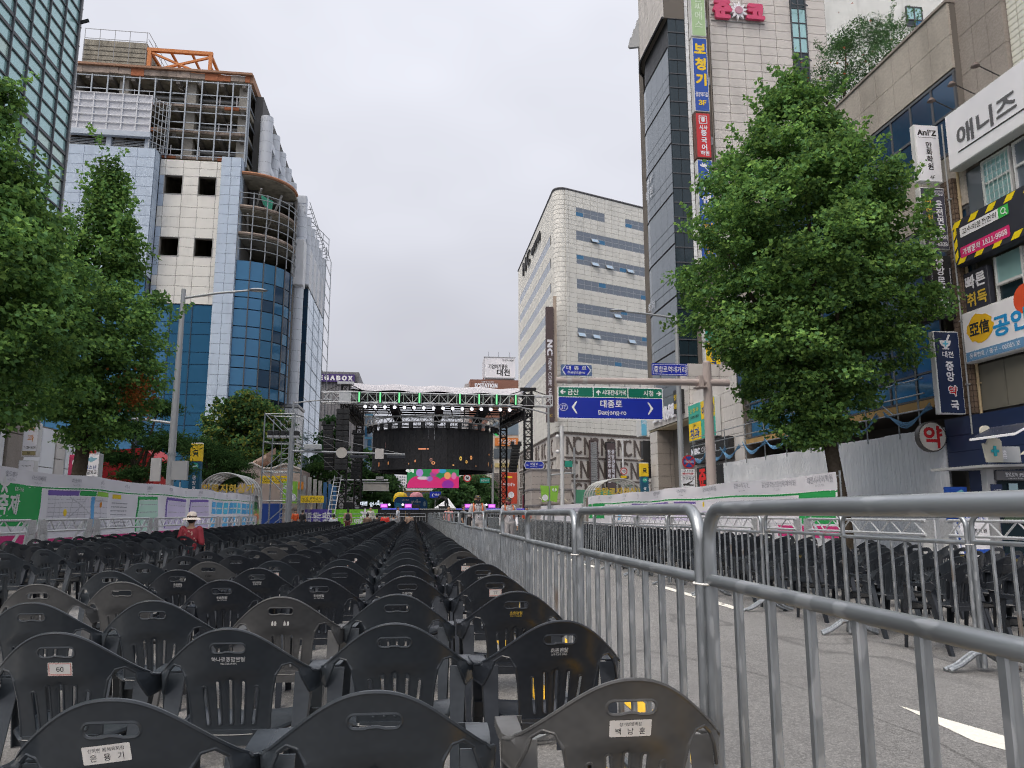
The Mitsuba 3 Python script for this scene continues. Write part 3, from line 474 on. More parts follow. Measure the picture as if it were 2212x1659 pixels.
def plastic(r, g, b, dust):
 def fn(p, n, uv):
  d = mikit.fbm(p.x * 4.2, p.y * 4.2, p.z * 6, 3); f = N(p.x * 60, p.y * 60, p.z * 60)
  t = mikit.smoothstep(0.45, 0.85, d) * dust + 0.012 * f
  return mi.Color3f(r, g, b) * (0.92 + 0.16 * f) + mi.Color3f(0.10, 0.097, 0.09) * t
 return fn
def grain_h(p, n, uv): return N(p.x * 420, p.y * 420, p.z * 420)
pmat('chair_charcoal', plastic(0.033, 0.040, 0.048, 0.10), rough=0.25, spec=0.5)
pmat('chair_black', plastic(0.021, 0.025, 0.032, 0.06), rough=0.24, spec=0.5)
pmat('chair_grey', plastic(0.075, 0.076, 0.077, 0.30), rough=0.32, spec=0.4)
def galv_c(p, n, uv):
 s = mikit.fbm(p.x * 70, p.y * 3, p.z * 9, 3); w = mikit.smoothstep(0.60, 0.75, N(p.x * 90, p.y * 14, p.z * 13)); r = mikit.smoothstep(0.72, 0.80, mikit.fbm(p.x * 6, p.y * 6, p.z * 3, 3))
 c = mi.Color3f(0.33, 0.355, 0.375) * (0.6 + 0.7 * s)
 c = mikit.mix(c, mi.Color3f(0.62, 0.64, 0.66), w * 0.45)
 return mikit.mix(c, mi.Color3f(0.25, 0.16, 0.09), r * 0.6)
pmat('galvanised', galv_c, rough=0.42, metal=0.75, spec=0.5)
def alu_c(p, n, uv):
 s = N(p.x * 40, p.y * 40, p.z * 40); return mi.Color3f(0.72, 0.73, 0.74) * (0.8 + 0.3 * s)
pmat('aluminium', alu_c, rough=0.38, metal=0.6, spec=0.5)
def stonefn(r, g, b, s=14.0, amp=0.22, stain=0.12):
 def fn(p, n, uv):
  f = mikit.fbm(p.x * s, p.y * s, p.z * s, 3); l = mikit.fbm(p.x * 1.6, p.y * 1.6, p.z * 0.35, 3)
  return mi.Color3f(r, g, b) * (1 + amp * (f - 0.5) * 2) * (1 - stain * mikit.smoothstep(0.45, 0.8, l))
 return fn
pmat('granite', stonefn(0.42, 0.385, 0.34, 22, 0.2, 0.22), rough=0.9, diffuse=True)
pmat('granite_dark', stonefn(0.30, 0.27, 0.245, 22, 0.22, 0.15), rough=0.9, diffuse=True)
pmat('beige_panel', stonefn(0.60, 0.575, 0.55, 9, 0.05, 0.14), rough=0.9, diffuse=True)
pmat('cream_panel', stonefn(0.76, 0.755, 0.715, 4, 0.03, 0.10), rough=0.9, diffuse=True)
pmat('blue_panel', stonefn(0.50, 0.59, 0.71, 3, 0.05, 0.10), rough=0.9, diffuse=True)
pmat('white_panel', stonefn(0.74, 0.76, 0.79, 3, 0.03, 0.08), rough=0.9, diffuse=True)
pmat('raw_concrete', stonefn(0.34, 0.32, 0.27, 3, 0.25, 0.5), rough=0.9, diffuse=True)
pmat('broken_slab', stonefn(0.36, 0.30, 0.26, 1.6, 0.5, 0.4), rough=0.9, diffuse=True)
pmat('white_render', stonefn(0.72, 0.74, 0.72, 2, 0.04, 0.16), rough=0.9, diffuse=True)
pmat('bark', stonefn(0.085, 0.07, 0.055, 20, 0.5, 0.2), rough=0.9, diffuse=True)
pmat('brown_tile', stonefn(0.16, 0.115, 0.085, 10, 0.3, 0.3), rough=0.6)
scene['leaf'] = {'type': 'principledthin', 'base_color': {'type': 'mesh_attribute', 'name': 'vertex_color'}, 'roughness': 0.45, 'diff_trans': 0.7, 'spec_trans': 0.0}
def glass_mat(key, rgb, rough=0.08, spec=0.9, metal=0.25):
 scene[key] = {'type': 'twosided', 'bsdf': {'type': 'principled', 'base_color': {'type': 'rgb', 'value': list(rgb)}, 'roughness': rough, 'specular': spec, 'metallic': metal}}
 return key
glass_mat('teal_glass', (0.34, 0.56, 0.57), 0.16, 0.8, 0.35)
glass_mat('teal_glass_pale', (0.44, 0.60, 0.55), 0.2, 0.8, 0.35)
glass_mat('blue_glass', (0.045, 0.17, 0.32), 0.06, 0.7, 0.35)
glass_mat('blue_glass_dark', (0.02, 0.06, 0.12), 0.08, 0.6, 0.3)
glass_mat('sky_glass', (0.36, 0.47, 0.58), 0.06, 0.8, 0.5)
glass_mat('slate_glass', (0.12, 0.145, 0.17), 0.22, 0.7, 0.25)
glass_mat('night_glass', (0.015, 0.03, 0.04), 0.08, 0.6, 0.1)
glass_mat('grey_glass', (0.17, 0.20, 0.245), 0.12, 0.8, 0.35)
DARK = mat(0.012, 0.95); BLACKM = mat((0.018, 0.019, 0.021), 0.5); MULL = mat((0.085, 0.09, 0.10), 0.5, 0.3)
STEEL = 'galvanised'; ALU = 'aluminium'
WHITEP = mat((0.74, 0.75, 0.77), 0.5); OFFW = mat((0.62, 0.63, 0.62), 0.6); INK = mat((0.02, 0.02, 0.022), 0.6); GREYP = mat((0.30, 0.31, 0.32), 0.5)
POSTG = mat((0.33, 0.345, 0.36), 0.45, 0.3)
# ---------------------------------------------------------------- ground
def sheet(xs, y0, y1, dz, ny=2, fn=gz):
 ys = np.linspace(y0, y1, ny); V = np.array([[x, y, fn(x) + dz] for y in ys for x in xs]); n = len(xs); F = []
 for j in range(ny - 1):
  for i in range(n - 1):
   a = j * n + i; F += [[a, a + 1, a + n + 1], [a, a + n + 1, a + n]]
 return V, np.array(F)
struct('ground', (np.array([[-900, -200, -0.22], [900, -200, -0.22], [900, 1500, -0.22], [-900, 1500, -0.22]], float), np.array([[0, 1, 2], [0, 2, 3]])), 'paving')
struct('road', sheet([-9.59, -4, 1.4, 6, 10.19], -12, 320, 0.0), 'asphalt')
struct('cross_street', cat([bx(-60, -9.6, 59.5, 71, -0.3, -0.12), bx(10.2, 60, 56, 74, -0.3, -0.12)]), 'asphalt')
kerb = mat((0.34, 0.335, 0.32), 0.9)
for x0, x1, ya, yb in ((-60, -9.75, -12, 59.3), (10.35, 60, -12, 55.8), (-60, -9.75, 71.2, 300), (10.35, 60, 74.2, 300)):
 struct('pavement', bx(x0, x1, ya, yb, -0.3, 0.05), 'paving')
for x0, x1, ya, yb in ((-9.75, -9.6, -12, 59.3), (10.2, 10.35, -12, 55.8), (-9.75, -9.6, 71.2, 300), (10.2, 10.35, 74.2, 300)):
 struct('kerb', bevel(x0, x1, ya, yb, -0.3, 0.048, 0.015), kerb)
mark = lambda x0, x1, y0, y1: (np.array([[x0, y0, gz(x0) + .005], [x1, y0, gz(x1) + .005], [x1, y1, gz(x1) + .005], [x0, y1, gz(x0) + .005]]), np.array([[0, 1, 2], [0, 2, 3]]))
for x0, x1 in ((0.80, 0.93), (1.34, 1.47)):
 put(fresh('road__centre_line'), mark(x0, x1, -6, 56), 'road_yellow')
for y0 in (-2.0, 9.6, 17.6, 25.6, 33.6, 41.6): put(fresh('road__lane_dash'), mark(4.08, 4.22, y0, y0 + 3.4), 'road_white')
for y0 in (1.6, 9.6, 17.6, 25.6): put(fresh('road__lane_dash'), mark(-2.6, -2.46, y0, y0 + 3.4), 'road_white')
put(fresh('road__arrow_mark'), flat(Polygon([(3.06, 4.78), (3.22, 4.06), (3.44, 3.5), (3.60, 2.9), (3.15, 2.9), (3.10, 3.62), (2.98, 4.0)]), (0, 0, gz(3.2) + .006), (1, 0, 0), (0, 1, 0)), 'road_white')
# ---------------------------------------------------------------- the plastic armchairs
def drape(poly, cell, fn, thick):
 """a flat outline cut into cells, bent by fn(s, z) -> (points, normals), and given a thickness"""
 x0, y0, x1, y1 = poly.bounds; tris = []
 xs = np.linspace(x0, x1, max(2, int(round((x1 - x0) / cell)) + 1)); ys = np.linspace(y0, y1, max(2, int(round((y1 - y0) / cell)) + 1))
 for i in range(len(xs) - 1):
  col = poly.intersection(sbox(xs[i], y0 - 1, xs[i + 1], y1 + 1))
  if col.is_empty: continue
  for j in range(len(ys) - 1):
   for p in polys(col.intersection(sbox(xs[i], ys[j], xs[i + 1], ys[j + 1]))):
    v, f = tri2(p); tris.append(v[f])
 t = np.round(np.vstack(tris), 5); s = (t[:, 1, 0] - t[:, 0, 0]) * (t[:, 2, 1] - t[:, 0, 1]) - (t[:, 1, 1] - t[:, 0, 1]) * (t[:, 2, 0] - t[:, 0, 0])
 t[s < 0] = t[s < 0][:, ::-1]; t = t[np.abs(s) > 1e-9]
 q, inv = np.unique(t.reshape(-1, 2), axis=0, return_inverse=True); f = inv.reshape(-1, 3)
 f = f[(f[:, 0] != f[:, 1]) & (f[:, 1] != f[:, 2]) & (f[:, 2] != f[:, 0])]
 P, Nn = fn(q[:, 0], q[:, 1])
 e = np.vstack([f[:, [0, 1]], f[:, [1, 2]], f[:, [2, 0]]]); es = {(a, b) for a, b in e}
 bd = np.array([(a, b) for a, b in es if (b, a) not in es])
 n = len(q); A, B = P + Nn * thick / 2, P - Nn * thick / 2
 return np.vstack([A, B]), np.vstack([f, f[:, ::-1] + n, np.stack([bd[:, 0], bd[:, 0] + n, bd[:, 1]], 1), np.stack([bd[:, 1], bd[:, 0] + n, bd[:, 1] + n], 1)])
HW = 0.285                                             # half width at the arms
def back_fn(s, z):
 """the back's surface seen from behind: s runs to the right, z is the height"""
 s, z = np.asarray(s, float), np.asarray(z, float)
 def at(s, z):
  a = np.abs(s); k = np.clip(a / 0.335, 0, 1.2)
  x = np.sign(s) * np.where(a < 0.2, a, 0.2 + (a - 0.2) * (1 - 0.30 * np.clip((a - 0.2) / 0.135, 0, 1)))
  y = -0.225 + 0.19 * k ** 2.6 - 0.20 * np.clip(z - 0.42, 0, 1) - 0.25 * np.clip(z - 0.42, 0, 1) ** 2 + 0.02 * np.cos(a / 0.14 * PI / 2) * (z < 0.62)
  return np.stack([x, y, z], -1)
 P = at(s, z); du = at(s + 1e-3, z) - P; dv = at(s, z + 1e-3) - P
 Nn = np.cross(du, dv); return P, Nn / np.linalg.norm(Nn, axis=1, keepdims=True)
def back_outline(detail=True):
 th = np.linspace(-1, 1, 41 if detail else 17)
 top = [(t * 0.335, 0.790 - 0.158 * (0.5 - 0.5 * math.cos(PI * min(1, abs(t)) ** 1.12)) - 0.030 * abs(t) ** 2) for t in th]
 low = [(0.335, 0.545), (0.285, 0.535), (0.262, 0.578), (0.238, 0.630), (0.208, 0.655), (0.180, 0.650), (0.160, 0.615), (0.147, 0.55), (0.140, 0.47), (0.138, 0.41)]
 g = Polygon(top + low + [(-x, z) for x, z in low[::-1]]).buffer(0)
 if detail:
  g = g.buffer(-0.006).buffer(0.012, 4).buffer(-0.006)
  hole = rrect(0.125, 0.036, 0.017, 0, 0.722).difference(Point(0, 0.640).buffer(0.068, 24))
  g = g.difference(hole)
  for i, x in enumerate((-0.094, -0.047, 0, 0.047, 0.094)):
   g = g.difference(LineString([(x * 0.86, 0.445), (x, 0.597 - 0.12 * abs(x) - 0.015 * (abs(x) > .06))]).buffer(0.0085, 4))
 return g
def rim(ring, fn, r, n=6, lift=0.0):
 c = np.asarray(ring.segmentize(0.03).coords)[:-1]; P, Nn = fn(c[:, 0], c[:, 1]); return tube(P - Nn * lift, r, n, close=True)
def chair_meshes(cell, fine):
 g = back_outline(True); back = [drape(g, cell, back_fn, 0.006)]
 if fine > 0:
  back.append(rim(polys(g)[0].exterior, back_fn, 0.0055, 6 if fine > 1 else 4))
  if fine > 1:
   for h in polys(g)[0].interiors: back.append(rim(h, back_fn, 0.0042, 5, -0.002))
 m = {'backrest': cat(back)}
 def seat_fn(s, z):
  def at(s, t):                                    # t runs from the back edge (0) to the front (0.43)
   y = -0.215 + t; zz = 0.405 - 0.018 * np.exp(-((t - 0.17) / 0.13) ** 2) * np.clip(1 - (s / 0.21) ** 2, 0, 1) + 0.012 * (s / 0.21) ** 2 - 1.6 * np.clip(t - 0.37, 0, 1) ** 1.5 * 2
   return np.stack([s, y - 0.25 * np.clip(t - 0.40, 0, 1), zz], -1)
  P = at(s, z); Nn = np.cross(at(s + 1e-3, z) - P, at(s, z + 1e-3) - P); return P, Nn / np.linalg.norm(Nn, axis=1, keepdims=True)
 sg = Polygon([(-0.135, 0), (0.135, 0), (0.205, 0.10), (0.225, 0.34), (0.20, 0.445), (-0.20, 0.445), (-0.225, 0.34), (-0.205, 0.10)]).buffer(-0.02).buffer(0.02, 4)
 st = [drape(sg, cell * 1.6, seat_fn, 0.006)]
 if fine > 0: st.append(rim(sg.exterior, seat_fn, 0.009, 5))
 st.append(bx(-0.13, 0.13, -0.222, -0.205, 0.365, 0.42))
 m['seat'] = cat(st)
 for sd, nm in ((-1, 'armrest'), (1, 'armrest_001')):
  pl = []                                          # a strip with a turned-down outer edge
  path = [(-0.100, 0.606, 0.020), (-0.03, 0.596, 0.028), (0.06, 0.596, 0.032), (0.14, 0.598, 0.032), (0.175, 0.590, 0.03)]
  V, F = [], []
  for y, z, hw in path:
   xc = sd * (HW - 0.022)
   for dx, dz in ((-hw, -0.006), (-hw, 0.0), (hw, 0.0), (hw, -0.030), (hw - 0.006, -0.030), (hw - 0.006, -0.006)): V.append((xc + sd * dx, y, z + dz))
  k = 6
  for i in range(len(path) - 1):
   for j in range(k):
    a, b = i * k + j, i * k + (j + 1) % k; F += [[a, b, b + k], [a, b + k, a + k]]
  F += [[0, 1, 2], [0, 2, 5], [2, 3, 4], [2, 4, 5]]; e = (len(path) - 1) * k; F += [[e, e + 2, e + 1], [e, e + 5, e + 2], [e + 2, e + 4, e + 3], [e + 2, e + 5, e + 4]]
  m[nm] = (np.array(V), np.array(F))
 def leg(x0, y0, x1, y1, z1, sx, sy):
  V, F = [], []                                    # an angle section, wider at the top
  for t in np.linspace(0, 1, 4):
   x, y, z, w = x0 + (x1 - x0) * t, y0 + (y1 - y0) * t, z1 * t, 0.036 + 0.028 * t ** 1.5
   for dx, dy in ((0, 0), (sx * w, 0), (sx * w, sy * .006), (sx * .006, sy * .006), (sx * .006, sy * w), (0, sy * w)): V.append((x + dx, y + dy, z))
  for i in range(3):
   for j in range(6):
    a, b = i * 6 + j, i * 6 + (j + 1) % 6; F += [[a, b, b + 6], [a, b + 6, a + 6]]
  F += [[0, 1, 2], [0, 2, 3], [0, 3, 4], [0, 4, 5]]; F += [[18, 20, 19], [18, 21, 20], [18, 22, 21], [18, 23, 22]]
  return np.array(V), np.array(F)
 m['leg'] = leg(-0.262, 0.235, -0.276, 0.172, 0.592, 1, -1); m['leg_001'] = leg(0.262, 0.235, 0.276, 0.172, 0.592, -1, -1)
 m['leg_002'] = leg(-0.245, -0.285, -0.270, -0.115, 0.60, 1, 1); m['leg_003'] = leg(0.245, -0.285, 0.270, -0.115, 0.60, -1, 1)
 for k in ('leg', 'leg_001'):                         # the bracket under the seat
  s = -1 if k == 'leg' else 1; m[k] = cat([m[k], bx(s * 0.205, s * 0.272, 0.165, 0.205, 0.34, 0.40)])
 return m
CH_NEAR, CH_MID = chair_meshes(0.028, 2), chair_meshes(0.075, 1)
def chair_far():
 g = back_outline(False); m = [drape(g, 0.17, back_fn, 0.006)]
 m += [CH_MID['leg'], CH_MID['leg_001'], CH_MID['leg_002'], CH_MID['leg_003'], bx(-0.2, 0.2, -0.2, 0.2, 0.39, 0.41), bx(-0.3, -0.24, -0.1, 0.17, 0.58, 0.6), bx(0.24, 0.3, -0.1, 0.17, 0.58, 0.6)]
 return cat(m)
CH_FAR = chair_far()
_chairply = {}
def chair_ply(lod, nm, bs):
 k = (lod, nm, bs)
 if k not in _chairply: _chairply[k] = mikit.ply({'n': CH_NEAR, 'm': CH_MID}[lod][nm], bs, smooth=42)
 return _chairply[k]
_whole = {}
def whole_ply(bs):
 if bs not in _whole: _whole[bs] = mikit.ply(cat(list(CH_MID.values())), bs, smooth=42)
 return _whole[bs]
rng = random.Random(5)
STK = mat((0.70, 0.68, 0.65), 0.6); GOLD = mat((0.55, 0.38, 0.05), 0.5); PRINTW = mat((0.50, 0.50, 0.50), 0.6); STKB = mat((0.55, 0.13, 0.08), 0.6); STKP = mat((0.25, 0.12, 0.40), 0.6)
def laid(g, lift):
 v, f = drape(g, 0.02, lambda s, z: (lambda P, Nn: (P + Nn * lift, Nn))(*back_fn(s, z)), 0.0); n = len(v) // 2; return v[:n], f[(f < n).all(1)]
def on_back(key, M, kind, dx=0.0, dz=0.0, tilt=0.0):
 """print and stickers on the back's rear face, bent to its surface"""
 def lay(name, g, bs, lift):
  g = affinity.translate(affinity.rotate(g, tilt, origin=(0, 0)), dx, 0.662 + dz)
  part(key, name, laid(g, 0.0036 + lift), bs, to_world=M)
 if kind[0] == 'no':
  lay('sticker', sbox(-0.041, -0.024, 0.041, 0.024), STK, 0.0006)
  lay('sticker_border', sbox(-0.038, -0.0215, 0.038, 0.0215).difference(sbox(-0.0355, -0.018, 0.0355, 0.0195)), STKB, 0.0012)
  lay('number', text_shape(kind[1], 0.022, 0.012), INK, 0.0012)
 elif kind[0] == 'name':
  lay('sticker', rrect(0.105, 0.042, 0.003), STK, 0.0006)
  lay('lettering', affinity.translate(text_shape(kind[1], 0.0095, 0.0), 0, 0.011), INK, 0.0012); lay('lettering', affinity.translate(text_shape(kind[2], 0.017, 0.004, 0.35), 0, -0.007), INK, 0.0012)
 elif kind[0] == 'print':
  lay('print', affinity.translate(text_shape(kind[1], 0.017, 0.02), 0, 0.01), kind[3], 0.0006); lay('print', affinity.translate(text_shape(kind[2], 0.0085, 0.02), 0, -0.006), kind[3], 0.0006)
 elif kind[0] == 'torn':
  for x in (-0.042, -0.028, 0.018, 0.034): lay('sticker_scrap', affinity.translate(Polygon([(-0.006, -0.012), (0.004, -0.012), (0.006, 0.002), (0.001, 0.013), (-0.004, 0.006)]), x, 0), STK, 0.0006)
def chair(x, y, rz, bs, label, group, lod, mark=None):
 k = thing('plastic_chair', label, 'chair', group); M = W((x, y, gz(x)), rz)
 if lod in 'nm':
  for nm in CH_NEAR: scene[k + '__' + nm] = {**chair_ply(lod, nm, bs), 'to_world': M}
 else: scene[k] = {**whole_ply(bs), 'to_world': M}
 if mark: on_back(k, M, *mark)
 return k
ORD = ['nearest', 'second', 'third', 'fourth', 'fifth', 'sixth', 'seventh', 'eighth', 'ninth', 'tenth', 'eleventh', 'twelfth']
CHOWON, CHOTEL = '초원렌탈', '010-7373-8161'
SPECIAL = {  # (row, column counted from the steel barrier): (material, marks, label)
 (0, 0): ('chair_grey', ((('name', '상가번영회장', '백 남 훈'), 0.0, 0.008, 0.5),), 'brownish grey plastic chair in the front corner by the barrier, white name sticker on its back'),
 (0, 1): ('chair_charcoal', (), 'dark plastic chair with bare unmarked back, middle of the three nearest chairs'),
 (0, 2): ('chair_charcoal', ((('name', '산외면 前체육회장', '은 용 기'), -0.012, 0.006, 6.0),), 'charcoal plastic chair in the lower left corner with a tilted white name sticker'),
 (1, 0): ('chair_black', ((('print', CHOWON, CHOTEL, PRINTW), 0.0, 0.01),), 'black plastic chair with a white rental print, behind the brownish grey corner chair'),
 (1, 1): ('chair_charcoal', (), 'dark plastic chair with a bare back in the second row, second from the barrier'),
 (1, 2): ('chair_charcoal', ((('print', '하나로종합렌탈', '042-226-8940', PRINTW), 0.0, 0.01),), 'charcoal plastic chair with half worn white rental print, second row, third from the barrier'),
 (1, 3): ('chair_charcoal', ((('no', '60'), 0.01, 0.0, -1),), 'charcoal plastic chair with the number 60 sticker at the left edge'),
 (2, 0): ('chair_black', ((('print', CHOWON, CHOTEL, GOLD), 0.0, 0.01),), 'black plastic chair with a worn gold rental print'),
 (2, 1): ('chair_charcoal', (), 'dark plastic chair with a bare back in the third row, second from the barrier'),
 (2, 2): ('chair_grey', ((('torn',), 0, 0, 0),), 'faded grey plastic chair with torn white sticker scraps in the third row'),
 (2, 3): ('chair_charcoal', (), 'charcoal plastic chair with a bare back in the third row, fourth from the barrier'),
 (2, 4): ('chair_charcoal', (), 'charcoal plastic chair with a bare back at the left frame edge in the third row'),
 (3, 0): ('chair_black', ((('no', '77'), 0.0, 0.015, 1),), 'black plastic chair with number 77 sticker in the fourth row beside the barrier'),
 (3, 1): ('chair_black', ((('print', CHOWON, CHOTEL, PRINTW), 0.0, 0.01),), 'black plastic chair with a white rental print in the fourth row, second from the barrier'),
 (3, 2): ('chair_black', ((('print', CHOWON, CHOTEL, PRINTW), 0.0, 0.01),), 'black plastic chair with a white rental print in the fourth row, third from the barrier'),
 (3, 3): ('chair_black', ((('print', CHOWON, CHOTEL, PRINTW), 0.0, 0.01),), 'black plastic chair with a white rental print in the fourth row, fourth from the barrier'),
 (3, 4): ('chair_grey', (), 'faded grey plastic chair with a bare back in the fourth row, fifth from the barrier'),
 (4, 0): ('chair_black', ((('print', CHOWON, CHOTEL, PRINTW), -0.01, 0.01),), 'black plastic chair with a white rental print in the fifth row, next to the barrier'),
 (4, 4): ('chair_black', ((('print', CHOWON, CHOTEL, PRINTW), 0.0, 0.01),), 'black plastic chair with a white rental print in the fifth row, fifth from the barrier'),
 (4, 3): ('chair_black', ((('print', '전진렌탈', '010-5402-4987', PRINTW), 0.0, 0.01),), 'black plastic chair with a white rental print in the fifth row, fourth from the barrier'),
 (4, 5): ('chair_charcoal', ((('no', '2'), 0.02, 0.0, -1),), 'charcoal plastic chair with the number 2 sticker left of the middle block'),
 (5, 0): ('chair_black', ((('no', '4'), -0.04, 0.03, 0),), 'black plastic chair with number 4 sticker in the sixth row beside the barrier'),
 (5, 3): ('chair_charcoal', ((('no', '56'), 0.0, 0.0, 0),), 'charcoal plastic chair with number 56 sticker in the sixth row, fourth from the barrier'),
 (5, 4): ('chair_grey', ((('print', 'H&H', '', INK),), ), 'faded grey plastic chair with black letters H&H on its back'),
 (6, 2): ('chair_black', ((('no', '61'), 0.0, 0.02, 0),), 'black plastic chair with number 61 sticker in the seventh row, third from the barrier'),
 (6, 0): ('chair_grey', ((('torn',), 0, 0, 0),), 'grey plastic chair with sticker scraps in the seventh row beside the barrier'),
 (7, 2): ('chair_black', ((('no', '53'), 0.03, 0.01, 0),), 'black plastic chair with number 53 sticker in the eighth row, third from the barrier'),
}
COLS = [0.53, -0.06, -0.64, -1.23, -1.80, -2.32]
ROWS = [1.95, 3.00, 4.06, 5.20, 6.30, 7.28, 8.40, 9.44]
while ROWS[-1] < 49: ROWS.append(ROWS[-1] + 0.99 + rng.uniform(-0.03, 0.03))
far_ms, far_n = [], 0
GRP_M = 'charcoal chairs farther back in the middle block'; GRP_L = 'charcoal chairs farther back in the left block'; GRP_R = 'charcoal chairs farther back behind the right barrier'
def jit(a): return rng.uniform(-a, a)
for r, y in enumerate(ROWS):
 for c, x in enumerate(COLS):
  if r < 2 and c > 3 or r == 2 and c > 4: continue
  xx, yy, rz = x + jit(0.018) + 0.006 * math.sin(r * 1.7) + (0.04 if r in (3, 4) else 0), y + 0.31 + jit(0.03) - 0.014 * c * (r == 0), jit(0.05)
  if y > 20.5:
   far_ms.append(move(CH_FAR, (xx, yy, gz(xx)), rz)); continue
  sp = SPECIAL.get((r, c))
  u = rng.random(); bs = sp[0] if sp else 'chair_black' if u < 0.55 else 'chair_charcoal' if u < 0.93 else 'chair_grey'
  tone = {'chair_black': 'black', 'chair_charcoal': 'charcoal', 'chair_grey': 'faded grey'}[bs]
  if sp: lab, grp = sp[2], 'plastic chairs of the middle block'
  elif r < 12: lab, grp = f'{tone} plastic armchair in the {ORD[r]} row of the middle block, ' + ('next to the barrier' if c == 0 else f'{ORD[c]} from the barrier'), 'plastic chairs of the middle block'
  else: lab, grp = 'dark plastic armchair far down the middle block of seating, past the twelfth row', GRP_M
  k = chair(xx, yy, rz, bs, lab, grp, 'n' if r < 5 else 'm' if r < 10 else 'w')
  if sp:
   M = W((xx, yy, gz(xx)), rz)
   for mk in sp[1]:
    if mk[0][0] == 'print' and not mk[0][2]:
     g = text_shape(mk[0][1], 0.022, 0.03); g = affinity.translate(g, 0, 0.668); part(k, 'print', laid(g, 0.004), INK, to_world=M)
    else: on_back(k, M, *mk)
LCOLS = [-4.62, -5.22, -5.82, -6.42, -7.0]
for r, y in enumerate(ROWS):
 if y < 7: continue
 for c, x in enumerate(LCOLS):
  if x < -0.52 * y - 0.9: continue
  xx, yy, rz = x + jit(0.03), y + 0.65 + jit(0.04), -0.10 + jit(0.06)
  if y > 23: far_ms.append(move(CH_FAR, (xx, yy, gz(xx)), rz)); continue
  bs = 'chair_black' if rng.random() < 0.6 else 'chair_charcoal'; tone = 'black' if bs == 'chair_black' else 'charcoal'
  mk = (('no', '105'), 0.0, -0.01, 0) if (r, c) == (9, 1) else (('print', CHOWON, CHOTEL, PRINTW), 0.0, 0.01) if rng.random() < 0.3 and y < 14 else None
  lab = 'charcoal plastic chair with the number 105 sticker left of the aisle' if mk and mk[0][0] == 'no' else f'{tone} plastic armchair in the left block, ' + ('along the aisle' if c == 0 else f'{ORD[c]} from the aisle') + f', {ORD[r - 5]} row there' if r - 5 < 9 else 'dark plastic armchair in the rear part of the left block before the truss barrier'
  chair(xx, yy, rz, bs, lab, 'plastic chairs of the left block' if r - 5 < 9 else GRP_L, 'm' if y < 12 else 'w', mk)
RCOLS = [4.86, 5.46, 6.06, 6.66, 7.26, 7.86]
for r, y in enumerate(ROWS):
 if y < 3.8: continue
 for c, x in enumerate(RCOLS):
  if x > 0.92 * y + 0.9: continue
  xx, yy, rz = x + jit(0.03) + 0.04 * math.sin(r), y + 0.38 + 0.06 * c + jit(0.03), 0.16 + jit(0.05)
  if y > 19.5: far_ms.append(move(CH_FAR, (xx, yy, gz(xx)), rz)); continue
  bs = 'chair_black' if rng.random() < 0.62 else 'chair_charcoal'; tone = 'black' if bs == 'chair_black' else 'charcoal'
  mk = (('print', CHOWON, CHOTEL, GOLD if rng.random() < 0.3 else PRINTW), 0.0, 0.01) if rng.random() < 0.45 and y < 11 else None
  q = r - 2
  lab = f'{tone} plastic armchair behind the right barrier, {ORD[q]} row there, ' + ('next to the barrier' if c == 0 else f'{ORD[c]} from the barrier') if q < 8 else 'dark plastic armchair far down the seating behind the right barrier'
  chair(xx, yy, rz, bs, lab, 'plastic chairs behind the right barrier' if q < 8 else GRP_R, 'm' if y < 11 else 'w', mk)
solo('distant_chairs', cat(far_ms), 'chair_black', 'far rows of dark plastic chairs filling the road as far as the stage', 'chairs', smooth=42, kind='stuff')
# ---------------------------------------------------------------- crowd barriers
def barrier_meshes(L, fine):
 m = {}; z1, z2, R = 1.20, 0.985, 0.10; n = 12 if fine else 6
 arc = lambda cx, a0, a1: [(0, cx + R * math.cos(a), z1 - R + R * math.sin(a)) for a in np.linspace(a0, a1, 6 if fine else 3)]
 m['frame'] = tube([(0, 0, 0.03)] + arc(R, PI, PI / 2) + arc(L - R, PI / 2, 0) + [(0, L, 0.03)], 0.0205, n)
 m['rail'] = rod((0, 0, z2), (0, L, z2), 0.019, n); m['rail_001'] = rod((0, 0, 0.16), (0, L, 0.16), 0.016, 8 if fine else 5)
 bars = []
 for i in range(8):
  y = L * (i + 1) / 9; r = 0.011
  bars.append(tube([(0, y, 0.16), (0, y, z2)], r, 6) if not fine else bevel(-0.011, 0.011, y - 0.0125, y + 0.0125, 0.16, z2, 0.004))
 m['bars'] = bars
 for k, y in (('foot', 0.0), ('foot_001', L)):
  m[k] = tube([(-0.30, y, 0.02), (-0.20, y, 0.055), (-0.07, y, 0.135), (0, y, 0.15), (0.07, y, 0.135), (0.20, y, 0.055), (0.30, y, 0.02)], 0.018, 8 if fine else 5)
 return m
PANEL = 1.81; PITCH_Y = 1.87
BF, BC = barrier_meshes(PANEL, True), barrier_meshes(PANEL, False)
_bply = {}
def bply(lod, nm):
 k = (lod, nm)
 if k not in _bply:
  src = BF if lod else BC
  if nm == 'all': me = cat([src[q] for q in src if q != 'bars'] + src['bars'])
  elif nm == 'bars': me = cat(src['bars'])
  elif nm.startswith('bar_'): me = src['bars'][int(nm[4:])]
  else: me = src[nm]
  _bply[k] = mikit.ply(me, STEEL, smooth=40)
 return _bply[k]
TIE = mat((0.72, 0.71, 0.68), 0.5)
